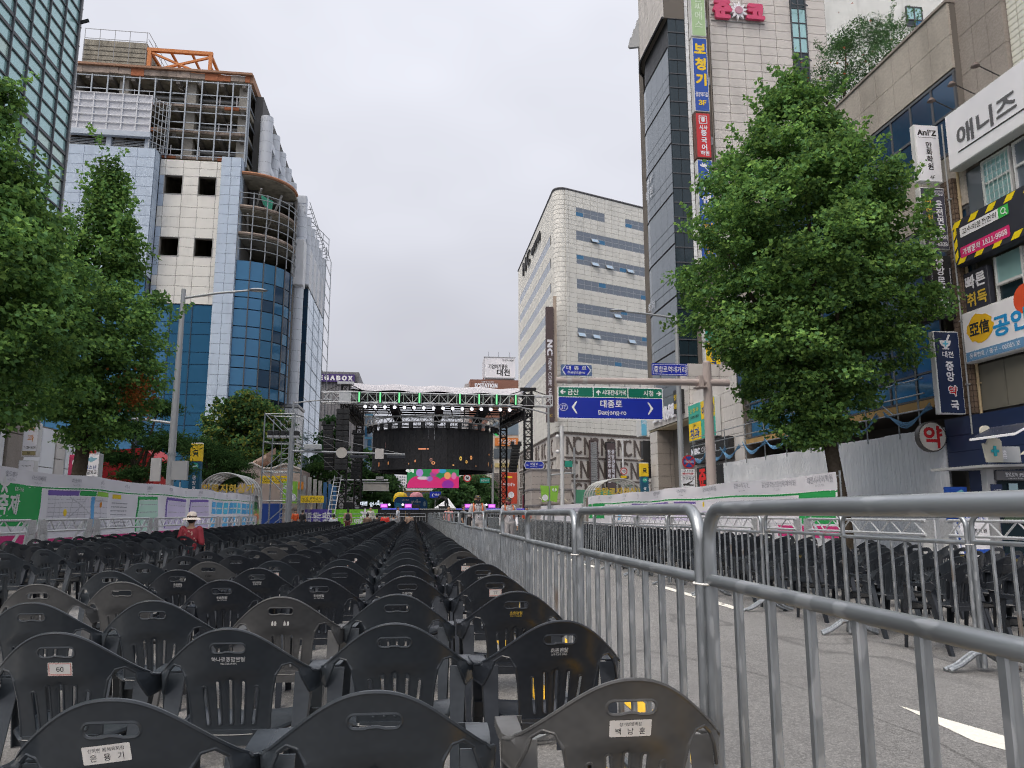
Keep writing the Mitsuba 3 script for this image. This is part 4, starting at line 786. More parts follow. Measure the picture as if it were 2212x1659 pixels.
def barrier(x, y, rz, lod, label, group, dz=0.0):
 k = thing('crowd_barrier', label, 'crowd barrier', group); M = W((x, y, gz(x) + dz), rz)
 if lod == 0: scene[k] = {**bply(0, 'all'), 'to_world': M}; return k
 for nm in ('frame', 'rail', 'rail_001', 'foot', 'foot_001'): scene[k + '__' + nm] = {**bply(lod > 1, nm), 'to_world': M}
 for i in range(8): scene[k + '__bar' + ('' if i == 0 else '_%03d' % i)] = {**bply(lod > 1, 'bar_%d' % i), 'to_world': M}
 if lod > 1:
  part(k, 'cable_tie', cat([tube([(0.032 * math.cos(a), -0.03 + 0.05 * math.sin(a), 0.972) for a in np.linspace(0, 2 * PI, 11)[:-1]], 0.0035, 4, close=True), bar((0.02, -0.02, 0.974), (0.05, -0.16, 0.978), 0.007, 0.002)]), TIE, to_world=M)
 return k
GB1 = 'steel crowd barriers along the middle block'; GB2 = 'steel crowd barriers in front of the right chairs'
for i in range(26):
 y = 2.39 + PITCH_Y * (i - 1)
 lab = ('galvanised crowd barrier in the left row, ' + ('cut by the right edge of the frame' if i == 0 else f'{ORD[i]} from the camera')) if i < 10 else 'galvanised crowd barrier far down the left row, seen edge on'
 barrier(0.90 + (0.01 * math.sin(i * 2.1) if i > 1 else 0), y, 0.006 * math.sin(i * 3.3) - (0.004 if i == 0 else 0), 2 if i < 5 else 1 if i < 10 else 0, lab, GB1 if i < 10 else GB1 + ', far end', 0.012 * math.sin(i * 1.9) if i > 1 else 0.0)
for i in range(25):
 y = 2.05 + PITCH_Y * i
 lab = f'galvanised crowd barrier in front of the right chairs, {ORD[i]} from the camera' if i < 9 else 'galvanised crowd barrier far down the right row of barriers'
 barrier(4.42 + 0.012 * math.sin(i * 2.7), y, 0.008 * math.sin(i * 1.3), 2 if 1 <= i < 5 else 1 if i < 9 else 0, lab, GB2 if i < 9 else GB2 + ', far end', 0.01 * math.sin(i * 2.9))
for i, x in enumerate((-5.9, -4.0, -2.1, -0.2)):
 barrier(x + 1.0, 51.0, PI / 2, 0, 'galvanised crowd barrier standing across the rows in front of the stage', 'barriers across the front of the stage')
for i, x in enumerate((1.5, 3.4, 5.3)):
 barrier(x + 1.9, 51.6, PI / 2, 0, 'galvanised crowd barrier closing the far end of the aisle before the stage', 'barriers at the far end of the aisle')
# ---------------------------------------------------------------- aluminium truss barriers
def truss_barrier(x, y, L, face, label):
 k = thing('truss_barrier', label, 'barrier', 'aluminium truss barriers left' if face > 0 else 'aluminium truss barriers right'); g = gz(x)
 zt, zb = 1.14, 0.90
 part(k, 'top_chord', rod((x, y + 0.25, g + zt), (x, y + L - 0.25, g + zt), 0.026, 10), ALU, 40); part(k, 'bottom_chord', rod((x, y + 0.25, g + zb), (x, y + L - 0.25, g + zb), 0.026, 10), ALU, 40)
 n = max(2, int(round((L - 0.5) / 0.3)) // 2 * 2); ys = np.linspace(y + 0.25, y + L - 0.25, n + 1)
 part(k, 'lacing', cat([rod((x, ys[i], g + (zt if i % 2 else zb)), (x, ys[i + 1], g + (zb if i % 2 else zt)), 0.014, 6) for i in range(n)]), ALU, 40)
 for s, ye in ((1, y), (-1, y + L)):
  pg = Polygon([(0, 0), (0.62, 0), (0.30, 1.14), (0.0, 1.14)]).difference(Polygon([(0.06, 0.06), (0.52, 0.06), (0.28, 0.86), (0.06, 0.86)]))
  part(k, 'leg_plate', slab(affinity.scale(pg, s, 1, origin=(0, 0)), 0.03, (x, ye + s * 0.02, g + 0.005), (0, 1, 0), UZ), GREYP if False else ALU)
  part(k, 'mesh_infill', bx(x + 0.006, x + 0.016, ye + s * 0.03, ye + s * 0.40, g + 0.07, g + 0.86), mat((0.50, 0.50, 0.49), 0.7))
  part(k, 'brace', bar((x - face * 0.02, ye + s * 0.33, g + 1.12), (x - face * 0.55, ye + s * 0.45, g + 0.03), 0.05, 0.05), ALU)
 part(k, 'foot_plate', bx(x - face * 0.75, x + face * 0.12, y + 0.03, y + L - 0.03, g + 0.002, g + 0.02), ALU)
for i, (y, L) in enumerate(((13.4, 3.9), (17.4, 2.75), (20.25, 4.3), (24.7, 3.8), (28.6, 3.8), (32.5, 3.8), (36.4, 3.8))):
 truss_barrier(-7.75, y, L, 1, f'silver truss barrier in front of the left banner, {ORD[i]} from the camera')
for i, (y, L) in enumerate(((8.0, 4.0), (12.1, 4.45), (16.65, 2.1), (18.9, 3.0), (22.0, 3.8), (25.9, 3.8), (29.8, 3.8))):
 truss_barrier(8.65, y, L, -1, f'silver truss barrier in front of the right banner, {ORD[i]} from the camera')
# ---------------------------------------------------------------- printed banner walls
def cloth(poly, cell, fn):
 """an outline cut into cells and laid on the cloth"""
 v, f = drape(poly, cell, lambda s, z: (fn(s, z), np.tile([[1.0, 0, 0]], (len(s), 1))), 0.0)
 n = len(v) // 2; f = f[(f < n).all(1)]; return v[:n], f
GREEN = mat((0.02, 0.30, 0.075), 0.7); BANW = mat((0.66, 0.65, 0.69), 0.7); PINK = mat((0.52, 0.03, 0.17), 0.7); LILAC = mat((0.56, 0.50, 0.68), 0.7); MINT = mat((0.42, 0.62, 0.52), 0.7); PURP = mat((0.16, 0.10, 0.36), 0.7)
SKYB = mat((0.10, 0.42, 0.72), 0.7); GREYT = mat((0.36, 0.36, 0.40), 0.7); YEL = mat((0.72, 0.52, 0.03), 0.6); LIME = mat((0.24, 0.50, 0.06), 0.7); ORANGE = mat((0.62, 0.22, 0.03), 0.7)
def banner_wall(name, X, face, y0, y1, z0, z1, label, items):
 """items are laid out in (distance along the cloth in reading order, height): left wall reads away from the camera, right wall towards it"""
 k = thing(name, label, 'banner'); r = np.array([0, 1.0 * face, 0])
 def fn(lift):
  def f(s, z):
   y = s; d = 0.045 * np.sin(y * 1.55) + 0.022 * np.sin(y * 4.1 + z * 2.0) + 0.012 * np.sin(z * 7 + y * 0.9)
   sag = 0.05 * np.sin((y - y0) / 5.6 * PI) ** 2 * (z - z0) / (z1 - z0)
   return np.stack([X + d + face * lift, y, z - sag], -1)
  return f
 part(k, 'sheet', cloth(sbox(y0, z0, y1, z1), 0.25, fn(0.0)), BANW, True)
 for nm, g, bs, lift in items:
  part(k, nm, cloth(g, 0.25, fn(lift)), bs, True)
 for y in np.arange(y0 + 0.03, y1, 5.6): part(k, 'post', rod((X - face * 0.12, y, gz(X) if abs(X) < 9.6 else -0.1), (X - face * 0.12, y, z1 + 0.03), 0.025, 8), STEEL, 40)
 part(k, 'top_rail', tube([(X - face * 0.1, y0, z1 - 0.08), (X - face * 0.1, y1, z1 - 0.08)], 0.02, 8), STEEL, 40)
 return k
def word(s, y, z, h, face, w=None, bold=0.015):
 g = text_shape(s, h, bold)
 if w: a, b, c, d = g.bounds; g = affinity.scale(g, w / (c - a), 1, origin=(0, 0))
 return affinity.translate(affinity.scale(g, face, 1, origin=(0, 0)), y, z).buffer(0)
def logo_flower(r):
 return shapely.union_all([affinity.translate(affinity.rotate(affinity.scale(Point(0, 0).buffer(1, 6), r * 0.26, r * 0.62), a, origin=(0, 0)), r * 0.62 * math.sin(-math.radians(a)), r * 0.62 * math.cos(math.radians(a))) for a in (0, 72, 144, 216, 288)])
def festival(y, z, h, face):
 """the festival's lettering: a ring, two short words and a flower"""
 ring = Point(0, 0).buffer(0.52, 10).difference(Point(0, 0).buffer(0.30, 10)).union(affinity.translate(rrect(0.9, 0.75, 0.3).difference(rrect(0.5, 0.38, 0.15)), 0.1, -0.85)).union(sbox(0.42, -0.1, 0.95, 0.05)).union(sbox(0.42, 0.2, 0.95, 0.35)).union(sbox(0.85, -0.55, 1.03, 0.75))
 g = shapely.union_all([ring, affinity.translate(text_shape('시', 1.15, 0.03), 1.75, 0.0), affinity.translate(text_shape('축제', 1.15, 0.03), 3.35, -0.08), affinity.translate(logo_flower(0.42), 2.75, 0.95)])
 return affinity.translate(affinity.scale(g, face * h, h, origin=(0, 0)), y, z).buffer(0)
L0, L1 = 11.0, 44.2; zb, zt = 0.52, 2.16
items = [('green_field', sbox(L0, 0.92, 19.2, 1.80), GREEN, 0.006), ('green_line', sbox(19.2, 1.80, 43.4, 1.83), GREEN, 0.006), ('green_line', sbox(L0, 1.80, 19.2, 1.83), GREEN, 0.008), ('pink_hem', sbox(L0, zb, 19.2, 0.72), PINK, 0.006), ('pink_hem', sbox(19.4, zb, 43, 0.60), PINK, 0.006),
         ('green_field', sbox(43.4, 0.6, 44.15, 1.83), GREEN, 0.006), ('white_foot', sbox(L0, 0.74, 19.2, 0.90), BANW, 0.008),
         ('festival_lettering', festival(16.35, 1.42, 0.37, 1), OFFW, 0.012), ('date_lettering', word('8.8 - 8.16', 18.0, 1.72, 0.10, 1), OFFW, 0.012)]
rb = random.Random(3)
for nm, y in (('월드제이', 17.6), ('다스카페리', 19.0), ('미소헤어', 20.8), ('노마드', 22.6), ('미치과', 24.5), ('신장안과', 26.5), ('중앙로', 28.6), ('나하리', 30.6), ('한약국', 32.6), ('미소헤어', 34.8), ('카페', 37.0), ('안경원', 39.2), ('대전약국', 41.4)):
 items += [('shop_name', word(nm, y, 2.02, 0.12, 1), GREYT, 0.008), ('small_print', word('042-252-' + str(1200 + rb.randint(0, 8000)), y, 1.905, 0.05, 1, bold=0), GREYT, 0.008)]
mp = [sbox(19.5, 0.72, 23.2, 1.62)]
streets = shapely.union_all([LineString([(19.6 + i * 0.42 + rb.uniform(-.1, .1), 0.75), (19.9 + i * 0.42 + rb.uniform(-.25, .25), 1.60)]).buffer(0.012) for i in range(8)] + [LineString([(19.5, z), (23.2, z + rb.uniform(-.1, .1))]).buffer(0.008) for z in np.linspace(0.82, 1.55, 8)] + [LineString([(20.6, 1.6), (22.9, 0.8)]).buffer(0.015), LineString([(20.0, 0.8), (21.6, 1.6)]).buffer(0.012)])
items += [('map', mp[0], mat((0.58, 0.57, 0.62), 0.7), 0.006), ('map_streets', streets.intersection(mp[0]), mat((0.40, 0.40, 0.44), 0.7), 0.010), ('map_river', Polygon([(21.95, 0.74), (22.2, 0.74), (22.15, 1.62), (21.9, 1.62)]), mat((0.10, 0.33, 0.62), 0.7), 0.012),
          ('map_heading', sbox(19.5, 1.64, 21.0, 1.77), PURP, 0.006), ('map_heading', sbox(21.05, 1.64, 22.2, 1.77), GREEN, 0.006), ('map_heading', sbox(22.25, 1.64, 23.2, 1.77), LIME, 0.006), ('map_pin', Point(20.4, 1.22).buffer(0.09), YEL, 0.012), ('map_pin', Point(22.6, 1.42).buffer(0.08), ORANGE, 0.012),
          ('legend_heading', sbox(23.5, 1.62, 24.0, 1.74), YEL, 0.006)]
for i in range(7): items.append(('legend_line', sbox(23.5, 1.48 - i * 0.11, 24.5, 1.51 - i * 0.11), GREYT, 0.006))
for y, w, a, b in ((25.4, 2.1, GREEN, MINT), (28.4, 2.3, PURP, LILAC), (31.4, 2.4, PURP, LILAC)):
 items += [('timetable', sbox(y, 0.64, y + w, 1.62), b, 0.006), ('timetable_heading', sbox(y, 1.64, y + w, 1.74), a, 0.006), ('timetable_edge', sbox(y - 0.1, 0.64, y, 1.74), a, 0.007)]
 for i in range(4): items.append(('timetable_text', sbox(y + 0.12, 1.47 - i * 0.24, y + w - 0.15, 1.49 - i * 0.24), GREYT, 0.010))
for i in range(9):
 y = 34.5 + i * 0.98
 items += [('picture', sbox(y, 1.18, y + 0.80, 1.70), mat((0.08, 0.36 + 0.05 * (i % 3), 0.66), 0.7), 0.006), ('picture', sbox(y, 0.62, y + 0.80, 1.08), mat((0.20, 0.22, 0.27), 0.7) if i % 2 else SKYB, 0.006), ('caption', sbox(y + 0.1, 1.40, y + 0.7, 1.46), OFFW, 0.010)]
banner_wall('printed_banner', -8.5, 1, L0, L1, zb, zt, 'long white and green printed festival banner along the left side of the road', items)
R0, R1 = 16.2, 41.2; zb, zt = 0.62, 2.10
items = [('green_line', sbox(R0, 1.655, R1, 1.70), GREEN, 0.006), ('green_field', sbox(R0 + 0.1, 0.95, 18.0, 1.655), GREEN, 0.006), ('green_field', sbox(37.6, 0.95, R1 - 0.1, 1.655), GREEN, 0.006), ('white_field', sbox(18.0, 0.95, 19.8, 1.60), mat((0.62, 0.60, 0.64), 0.7), 0.008), ('pink_hem', sbox(R0, zb, 19.0, 0.90), PINK, 0.006), ('blue_card', rrect(0.75, 0.24, 0.05, 18.55, 1.44), SKYB, 0.011),
         ('festival_lettering', festival(40.6, 1.35, 0.28, -1), OFFW, 0.012), ('lettering', word('대전0시축제', 17.1, 0.8, 0.1, -1), OFFW, 0.010), ('map_river', sbox(34.4, 0.9, 34.8, 1.5), SKYB, 0.008), ('map_pin', Point(24.3, 1.5).buffer(0.09), YEL, 0.008), ('map_pin', Point(19.5, 1.5).buffer(0.08), ORANGE, 0.010)]
for nm, y, h in (('대전시사어학원', 16.95, 0.17), ('김완중정신건강의학과의원', 18.95, 0.15), ('김명수치과의원', 21.3, 0.15), ('중앙이비인후과의원', 23.6, 0.14), ('씨앤유피부과', 26.3, 0.14), ('대전중앙약국', 29.2, 0.14), ('한수', 31.5, 0.13), ('그린학원', 33.8, 0.12), ('시사중국어학원', 36.2, 0.12), ('준코', 38.4, 0.12), ('하나은행', 40.2, 0.12)):
 items += [('shop_name', word(nm, y, 1.975, h, -1), GREYT, 0.008), ('small_print', word('042-223-' + str(1500 + rb.randint(0, 8000)), y, 1.83, 0.06, -1, bold=0), GREYT, 0.008)]
for y, w in ((25.0, 2.0), (27.6, 2.2), (30.4, 2.2)):
 items += [('timetable', sbox(y, 0.95, y + w, 1.50), LILAC, 0.006), ('timetable_heading', sbox(y, 1.53, y + w, 1.60), PURP, 0.006)]
for i in range(6): items.append(('small_line', sbox(20.4 + i * 0.7, 1.30 - 0.05 * (i % 2), 20.9 + i * 0.7, 1.33 - 0.05 * (i % 2)), LILAC, 0.006))
banner_wall('printed_banner', 9.3, -1, R0, R1, zb, zt, 'long white and green printed banner behind the right chairs', items)
# ---------------------------------------------------------------- helpers for facades
RY, LY = (0, -1, 0), (0, 1, 0)                           # reading directions on facades to the right and to the left of the road
def edges(a, b, n): return [a + (b - a) * i / n for i in range(n + 1)]
def cladding(parent, name, axis, at, out, us, zs, bsdf, thick=0.05, gap=0.02, holes=(), alt=None, cap=300, M=None):
 """separate panels on a wall; axis 'x': the wall stands at x = at and u is y; axis 'y': at y = at and u is x"""
 cells = []
 for i in range(len(us) - 1):
  for j in range(len(zs) - 1):
   a0, a1, b0, b1 = us[i] + gap / 2, us[i + 1] - gap / 2, zs[j] + gap / 2, zs[j + 1] - gap / 2
   ca, cb = (a0 + a1) / 2, (b0 + b1) / 2
   if any(h[0] < ca < h[1] and h[2] < cb < h[3] for h in holes): continue
   cells.append((a0, a1, b0, b1))
 rest = []
 for q, (a0, a1, b0, b1) in enumerate(cells):
  bs = alt(q, a0, b0) if alt else bsdf
  lo, hi = (at, at + out * thick)
  if q < cap:
   if axis == 'x': pb(parent, name, lo, hi, a0, a1, b0, b1, bs, M)
   else: pb(parent, name, a0, a1, lo, hi, b0, b1, bs, M)
  else: rest.append(bx(lo, hi, a0, a1, b0, b1) if axis == 'x' else bx(a0, a1, lo, hi, b0, b1))
 if rest: part(parent, 'rest_of_' + name + 's', cat(rest), bsdf, to_world=M, kind='stuff')
def signbox(name, label, x0, x1, y0, y1, z0, z1, face, frame=GREYP, category='sign', group=None, fr=0.03, facing='y'):
 """a box sign: a case with a panel set proud of it"""
 k = thing(name, label, category, group)
 part(k, 'case', bevel(x0, x1, y0, y1, z0, z1, 0.012), frame)
 if facing == 'y': pb(k, 'panel', x0 + fr, x1 - fr, y0 - 0.012, y0 + 0.02, z0 + fr, z1 - fr, face)
 elif facing == '-x': pb(k, 'panel', x0 - 0.012, x0 + 0.02, y0 + fr, y1 - fr, z0 + fr, z1 - fr, face)
 else: pb(k, 'panel', x1 - 0.02, x1 + 0.012, y0 + fr, y1 - fr, z0 + fr, z1 - fr, face)
 return k
NAVY = mat((0.012, 0.025, 0.075), 0.5); BLUE = mat((0.02, 0.075, 0.36), 0.45); BLUE2 = mat((0.015, 0.055, 0.26), 0.45); RED = mat((0.50, 0.025, 0.03), 0.45); YELL = mat((0.75, 0.52, 0.02), 0.5); SIGNW = mat((0.74, 0.74, 0.78), 0.45); HAZY = mat((0.78, 0.60, 0.01), 0.5)
MAGENTA = mat((0.60, 0.03, 0.16), 0.45); TEALG = mat((0.02, 0.28, 0.20), 0.5); CHAR = mat((0.03, 0.032, 0.045), 0.5); LETTERW = mat((0.70, 0.70, 0.76), 0.5); JOINT = mat((0.17, 0.155, 0.14), 0.95); FRAMEW = mat((0.55, 0.56, 0.56), 0.5)
PINKL = mat((0.58, 0.06, 0.15), 0.4); BROWNB = mat((0.085, 0.06, 0.062), 0.5); TAN = mat((0.34, 0.27, 0.21), 0.8); SKIN1 = mat((0.35, 0.2, 0.14), 0.6)
# ---------------------------------------------------------------- white hoarding
k = thing('site_hoarding', 'tall white ribbed construction hoarding behind the right tree', 'hoarding')
for i in range(17):
 y = 19.3 + i * 0.9
 part(k, 'panel', cat([bx(14.32, 14.36, y + .006, y + .894, -0.1, 3.50 + 0.012 * (i % 3))] + [bx(14.308, 14.325, y + .1 + j * .2, y + .13 + j * .2, 0, 3.47) for j in range(4)]), 'white_panel')
part(k, 'post', cat([bx(14.37, 14.42, y, y + .05, -.1, 3.45) for y in edges(19.3, 34.5, 8)]), STEEL, kind='stuff')
# ---------------------------------------------------------------- granite building on the right
k = thing('granite_building', 'beige granite building with ribbon windows behind the right tree', 'building')
w = part(k, 'wall', cat([bx(14.56, 24, 17.8, 33, 6.75, 15.28), bx(14.9, 24, 19.6, 33, 4.2, 6.75), bx(16.8, 24, 19.6, 33, -.1, 4.2)]), JOINT)
ys = [17.8 + 0.86 * i for i in range(18)]
cladding(w, 'granite_panel', 'x', 14.56, -1, ys, [13.30, 14.30, 15.28], 'granite', 0.07, 0.014)
cladding(w, 'granite_panel', 'x', 14.56, -1, ys, [9.35, 10.15, 10.95], 'granite', 0.07, 0.014)
pb(w, 'coping', 14.44, 14.75, 17.78, 33.1, 15.285, 15.36, 'granite_dark')
for z0, z1 in ((10.98, 13.26), (6.80, 9.32)):
 f = part(k, 'ribbon_window', cat([bx(14.50, 14.56, y - .035, y + .035, z0, z1) for y in [17.85 + 0.95 * i for i in range(17)]] + [bx(14.50, 14.56, 17.8, 33, z - .04, z + .04) for z in (z0 + .04, (z0 + z1) / 2, z1 - .04)]), MULL)
 for i in range(16):
  for a, b in ((z0 + .08, (z0 + z1) / 2 - .04), ((z0 + z1) / 2 + .04, z1 - .08)): pb(f, 'pane', 14.53, 14.55, 17.89 + 0.95 * i, 18.76 + 0.95 * i, a, b, 'blue_glass_dark')
f = part(k, 'lower_window', cat([bx(14.80, 14.88, y - .03, y + .03, 4.5, 6.74) for y in edges(19.7, 32.5, 10)] + [bx(14.80, 14.88, 19.6, 33, z - .03, z + .03) for z in (4.5, 5.25, 6.0, 6.70)]), MULL)
for i in range(10):
 for z in (4.53, 5.28, 6.03): pb(f, 'pane', 14.84, 14.86, 19.74 + 1.28 * i, 20.94 + 1.28 * i, z, z + .68, 'blue_glass_dark' if z > 5 and i % 3 else 'blue_glass')
pb(k, 'fascia_strip', 14.72, 14.80, 19.6, 33, 4.20, 4.44, mat((0.35, 0.22, 0.08), 0.7))
# ---------------------------------------------------------------- scaffold in front of it
k = thing('facade_scaffold', 'pipe scaffold with blue netting above the white hoarding', 'scaffold')
for y in (19.75, 20.7, 22.3, 24.0, 25.8, 27.6, 29.4, 31.2, 33.4, 35.4, 37.4): part(k, 'standard', rod((13.95, y, 3.3), (13.95, y + .04, 6.9 if y < 23 else 5.0), 0.024, 8), STEEL, 40)
for z in (4.02, 4.46, 4.88, 6.05): part(k, 'ledger', rod((13.9, 19.4, z), (13.9, 24.2 if z > 5 else 37.6, z + .05), 0.022, 8), STEEL, 40)
part(k, 'brace', rod((13.98, 20.9, 4.0), (13.98, 22.2, 4.9), 0.02, 6), STEEL, 40)
rb = random.Random(8); net = mat((0.10, 0.24, 0.40), 0.7)
for q in range(9):
 y = 19.2 + q * 2.0 + rb.uniform(-.3, .3)
 part(k, 'blue_net', cat([tube([(13.84 - .02 * j, y + t * 2.1, 3.98 + .05 * j - (0.22 + .1 * j) * math.sin(PI * t) + .05 * math.sin(9 * t + q)) for t in np.linspace(0, 1, 9)], 0.016 + .01 * (j == 1), 5) for j in range(4)]), net, True)
for q in range(3): part(k, 'blue_net', tube([(13.84, 19.4 + q * 1.1 + t, 4.92 - .12 * math.sin(PI * t)) for t in np.linspace(0, 1, 7)], 0.02, 5), net, True)
# ---------------------------------------------------------------- tiled shop building at the right edge
k = thing('tiled_shop_building', 'narrow tiled shop building covered with signs at the right edge', 'building')
w = part(k, 'wall', cat([bx(14.6, 22, 10, 18.15, 3.7, 10.25), bx(14.95, 22, 10, 17.8, 10.25, 19), bx(14.75, 22, 10, 19.2, -0.1, 2.36)]), mat((0.10, 0.095, 0.085), 0.9))
cladding(w, 'granite_block', 'x', 14.95, -1, [16.2, 16.75, 17.28, 17.8], [11.9, 13.05, 14.2, 15.4, 16.6, 17.8, 19], 'granite_dark', 0.22, 0.016)
cladding(w, 'white_tile', 'x', 14.95, -1, edges(12.7, 16.18, 11), edges(11.9, 19, 42), mat((0.60, 0.60, 0.53), 0.35), 0.12, 0.024)
cladding(w, 'brown_tile', 'y', 18.15, 1, edges(14.6, 15.4, 2), edges(3.75, 10.2, 40), 'brown_tile', 0.03, 0.02)
pier = part(k, 'corner_pier', bx(14.36, 14.6, 18.12, 18.56, 3.7, 10.2), mat((0.06, 0.05, 0.045), 0.9))
cladding(pier, 'brown_tile', 'y', 18.12, -1, [14.36, 14.48, 14.6], edges(3.75, 10.2, 44), 'brown_tile', 0.025, 0.018)
cladding(pier, 'brown_tile', 'x', 14.36, -1, [18.12, 18.34, 18.56], edges(3.75, 10.2, 44), 'brown_tile', 0.025, 0.018)
for y, x, r, c in ((18.02, 14.46, 0.035, mat((0.42, 0.33, 0.2), 0.6)), (18.2, 14.29, 0.022, GREYP)): part(k, 'drain_pipe', cat([rod((x, y, 3.2), (x, y, 11.8), r, 8)] + [bx(x - .03, x + .12, y - .05, y + .05, z, z + .03) for z in (4.5, 6.2, 7.9, 9.6)]), c, 40)
def shop_window(y0, y1, z0, z1, glass, grid=0):
 f = part(k, 'window', cat([bx(14.50, 14.58, y0, y0 + .05, z0, z1), bx(14.50, 14.58, y1 - .05, y1, z0, z1), bx(14.50, 14.58, y0 + .05, y1 - .05, z0, z0 + .05), bx(14.50, 14.58, y0 + .05, y1 - .05, z1 - .05, z1), bx(14.50, 14.57, y0 + .05, y1 - .05, (z0 + z1) / 2 - .03, (z0 + z1) / 2 + .03)]), FRAMEW)
 for a, b in ((z0 + .05, (z0 + z1) / 2 - .03), ((z0 + z1) / 2 + .03, z1 - .05)): pb(f, 'pane', 14.55, 14.565, y0 + .05, y1 - .05, a, b, glass)
 if grid: part(f, 'grille', cat([rod((14.47, y, z0 + .05), (14.47, y, z1 - .05), .008, 5) for y in edges(y0 + .1, y1 - .1, 5)] + [rod((14.47, y0 + .05, z), (14.47, y1 - .05, z), .008, 5) for z in edges(z0 + .12, z1 - .12, 6)]), mat((0.5, 0.55, 0.55), 0.5))
shop_window(16.25, 17.22, 8.96, 10.22, 'teal_glass', 1); shop_window(14.5, 16.15, 8.96, 10.22, 'grey_glass'); pb(k, 'dark_window', 14.55, 14.59, 17.26, 18.0, 8.93, 10.2, 'slate_glass')
f = part(k, 'window', cat([bx(14.50, 14.58, 17.08, 17.13, 6.4, 7.6), bx(14.50, 14.58, 16.2, 16.26, 6.4, 7.6), bx(14.47, 14.58, 16.26, 17.08, 6.84, 6.90)]), FRAMEW); pb(f, 'pane', 14.54, 14.56, 16.27, 17.07, 6.91, 7.6, 'teal_glass'); pb(f, 'pane', 14.56, 14.585, 16.27, 17.07, 6.4, 6.83, 'night_glass')
for i in range(5): pb(k, 'shutter_panel', 14.52, 14.58, 13.5 + i * .92, 14.38 + i * .92, 3.80, 4.98, mat((0.155, 0.15, 0.125), 0.7))
for z0, z1 in ((2.36, 2.79), (2.80, 3.22), (3.23, 3.70)): pb(k, 'navy_fascia', 14.30, 14.6, 12.5, 19.22, z0, z1, NAVY)
pb(k, 'shopfront', 14.62, 14.74, 16.4, 18.9, 0, 2.35, NAVY); pb(k, 'shopfront_pillar', 14.45, 14.74, 17.95, 18.2, 0, 2.36, mat((0.3, 0.3, 0.3), 0.7))
k = signbox('shop_sign', 'big white sign board with black Korean letters, top right', 14.16, 14.5, 11.5, 17.9, 10.27, 11.85, SIGNW, FRAMEW, facing='-x')
text(k, '애니즈 만화학원', (14.14, 14.95, 11.02), 0.56, mat((0.10, 0.10, 0.11), 0.5), RY, bold=0.03, w=5.1); pb(k, 'underline', 14.134, 14.146, 12.2, 17.5, 10.62, 10.65, INK)
for y in (17.55, 16.75, 15.9):
 q = thing('sign_lamp', 'small floodlight on an arm above the big white sign board, ' + ('left' if y > 17 else 'middle' if y > 16.2 else 'right'), 'lamp'); part(q, 'arm', rod((14.3, y, 11.82), (13.6, y, 12.12), 0.014, 6), INK); part(q, 'head', move(lathe([(0.0, 0.05), (0.05, 0.05), (0.11, -0.04), (0.0, -0.02)], 10), (13.55, y, 12.12)), mat((0.10, 0.07, 0.06), 0.5), 40)
k = signbox('hazard_sign', 'black sign with yellow hazard stripes, search bar and pink phone number', 14.22, 14.5, 12.6, 18.1, 7.65, 8.88, CHAR, CHAR, facing='-x')
for i in range(7):
 y = 17.95 - i * 0.62; pg = Polygon([(-0.22, 0), (0.05, 0), (0.20, 0.17), (-0.07, 0.17)])
 shape(k, 'stripe', pg, (14.205, y - .05, 8.68), HAZY, RY); shape(k, 'stripe', affinity.translate(pg, 0, 0), (14.205, y - .15, 7.69), HAZY, RY)
for i in range(3): shape(k, 'stripe', Polygon([(0, 0), (0.13, 0.13), (0.13, 0.36), (0, 0.22)]), (14.205, 18.07, 7.75 + i * .31), HAZY, RY)
shape(k, 'search_bar', rrect(1.66, 0.27, 0.03), (14.205, 16.98, 8.50), SIGNW, RY, off=0.006); shape(k, 'search_button', sbox(-.17, -.135, .17, .135), (14.205, 16.28, 8.50), mat((0.05, 0.42, 0.08), 0.5), RY, off=0.010); shape(k, 'magnifier', Point(0, 0).buffer(.085).difference(Point(0, 0).buffer(.06)).union(LineString([(.06, -.06), (.11, -.11)]).buffer(.014)), (14.205, 16.28, 8.51), SIGNW, RY, off=0.014)
text(k, '고수의운전면허', (14.205, 17.12, 8.50), 0.155, INK, RY, bold=0.01, w=1.2, off=0.012); shape(k, 'phone_bar', rrect(1.72, 0.29, 0.04), (14.205, 17.0, 7.96), MAGENTA, RY, off=0.006); text(k, '가맹문의 1811-9668', (14.205, 17.0, 7.96), 0.17, SIGNW, RY, bold=0.025, w=1.55, off=0.012)
k = signbox('window_sign', 'dark window sign with white and gold letters under the hazard striped sign', 14.4, 14.56, 17.24, 18.1, 6.40, 7.46, CHAR, CHAR, facing='-x')
text(k, '빠른', (14.385, 17.67, 7.17), 0.36, LETTERW, RY, bold=0.03, w=.72); text(k, '취득', (14.385, 17.67, 6.70), 0.36, GOLD, RY, bold=0.03, w=.72)
k = signbox('real_estate_sign', 'white sign board with yellow ink blot and blue letter at the right edge', 14.25, 14.5, 12.8, 18.12, 5.03, 6.37, SIGNW, FRAMEW, facing='-x')
rb = random.Random(2); blot = Polygon([(math.cos(a) * (0.47 + rb.uniform(-.05, .05)), math.sin(a) * (0.36 + rb.uniform(-.04, .04))) for a in np.linspace(0, 2 * PI, 26)[:-1]])
shape(k, 'ink_blot', blot, (14.232, 17.5, 5.86), mat((0.70, 0.42, 0.02), 0.5), RY); text(k, '亞信', (14.226, 17.5, 5.86), 0.34, INK, RY, bold=0.03, w=.7); text(k, '공인중개사', (14.232, 15.6, 5.75), 0.50, mat((0.02, 0.25, 0.55), 0.5), RY, bold=0.035, w=2.9); shape(k, 'red_seal', Point(0, 0).buffer(.36), (14.232, 15.95, 6.2), mat((0.62, 0.08, 0.03), 0.5), RY)
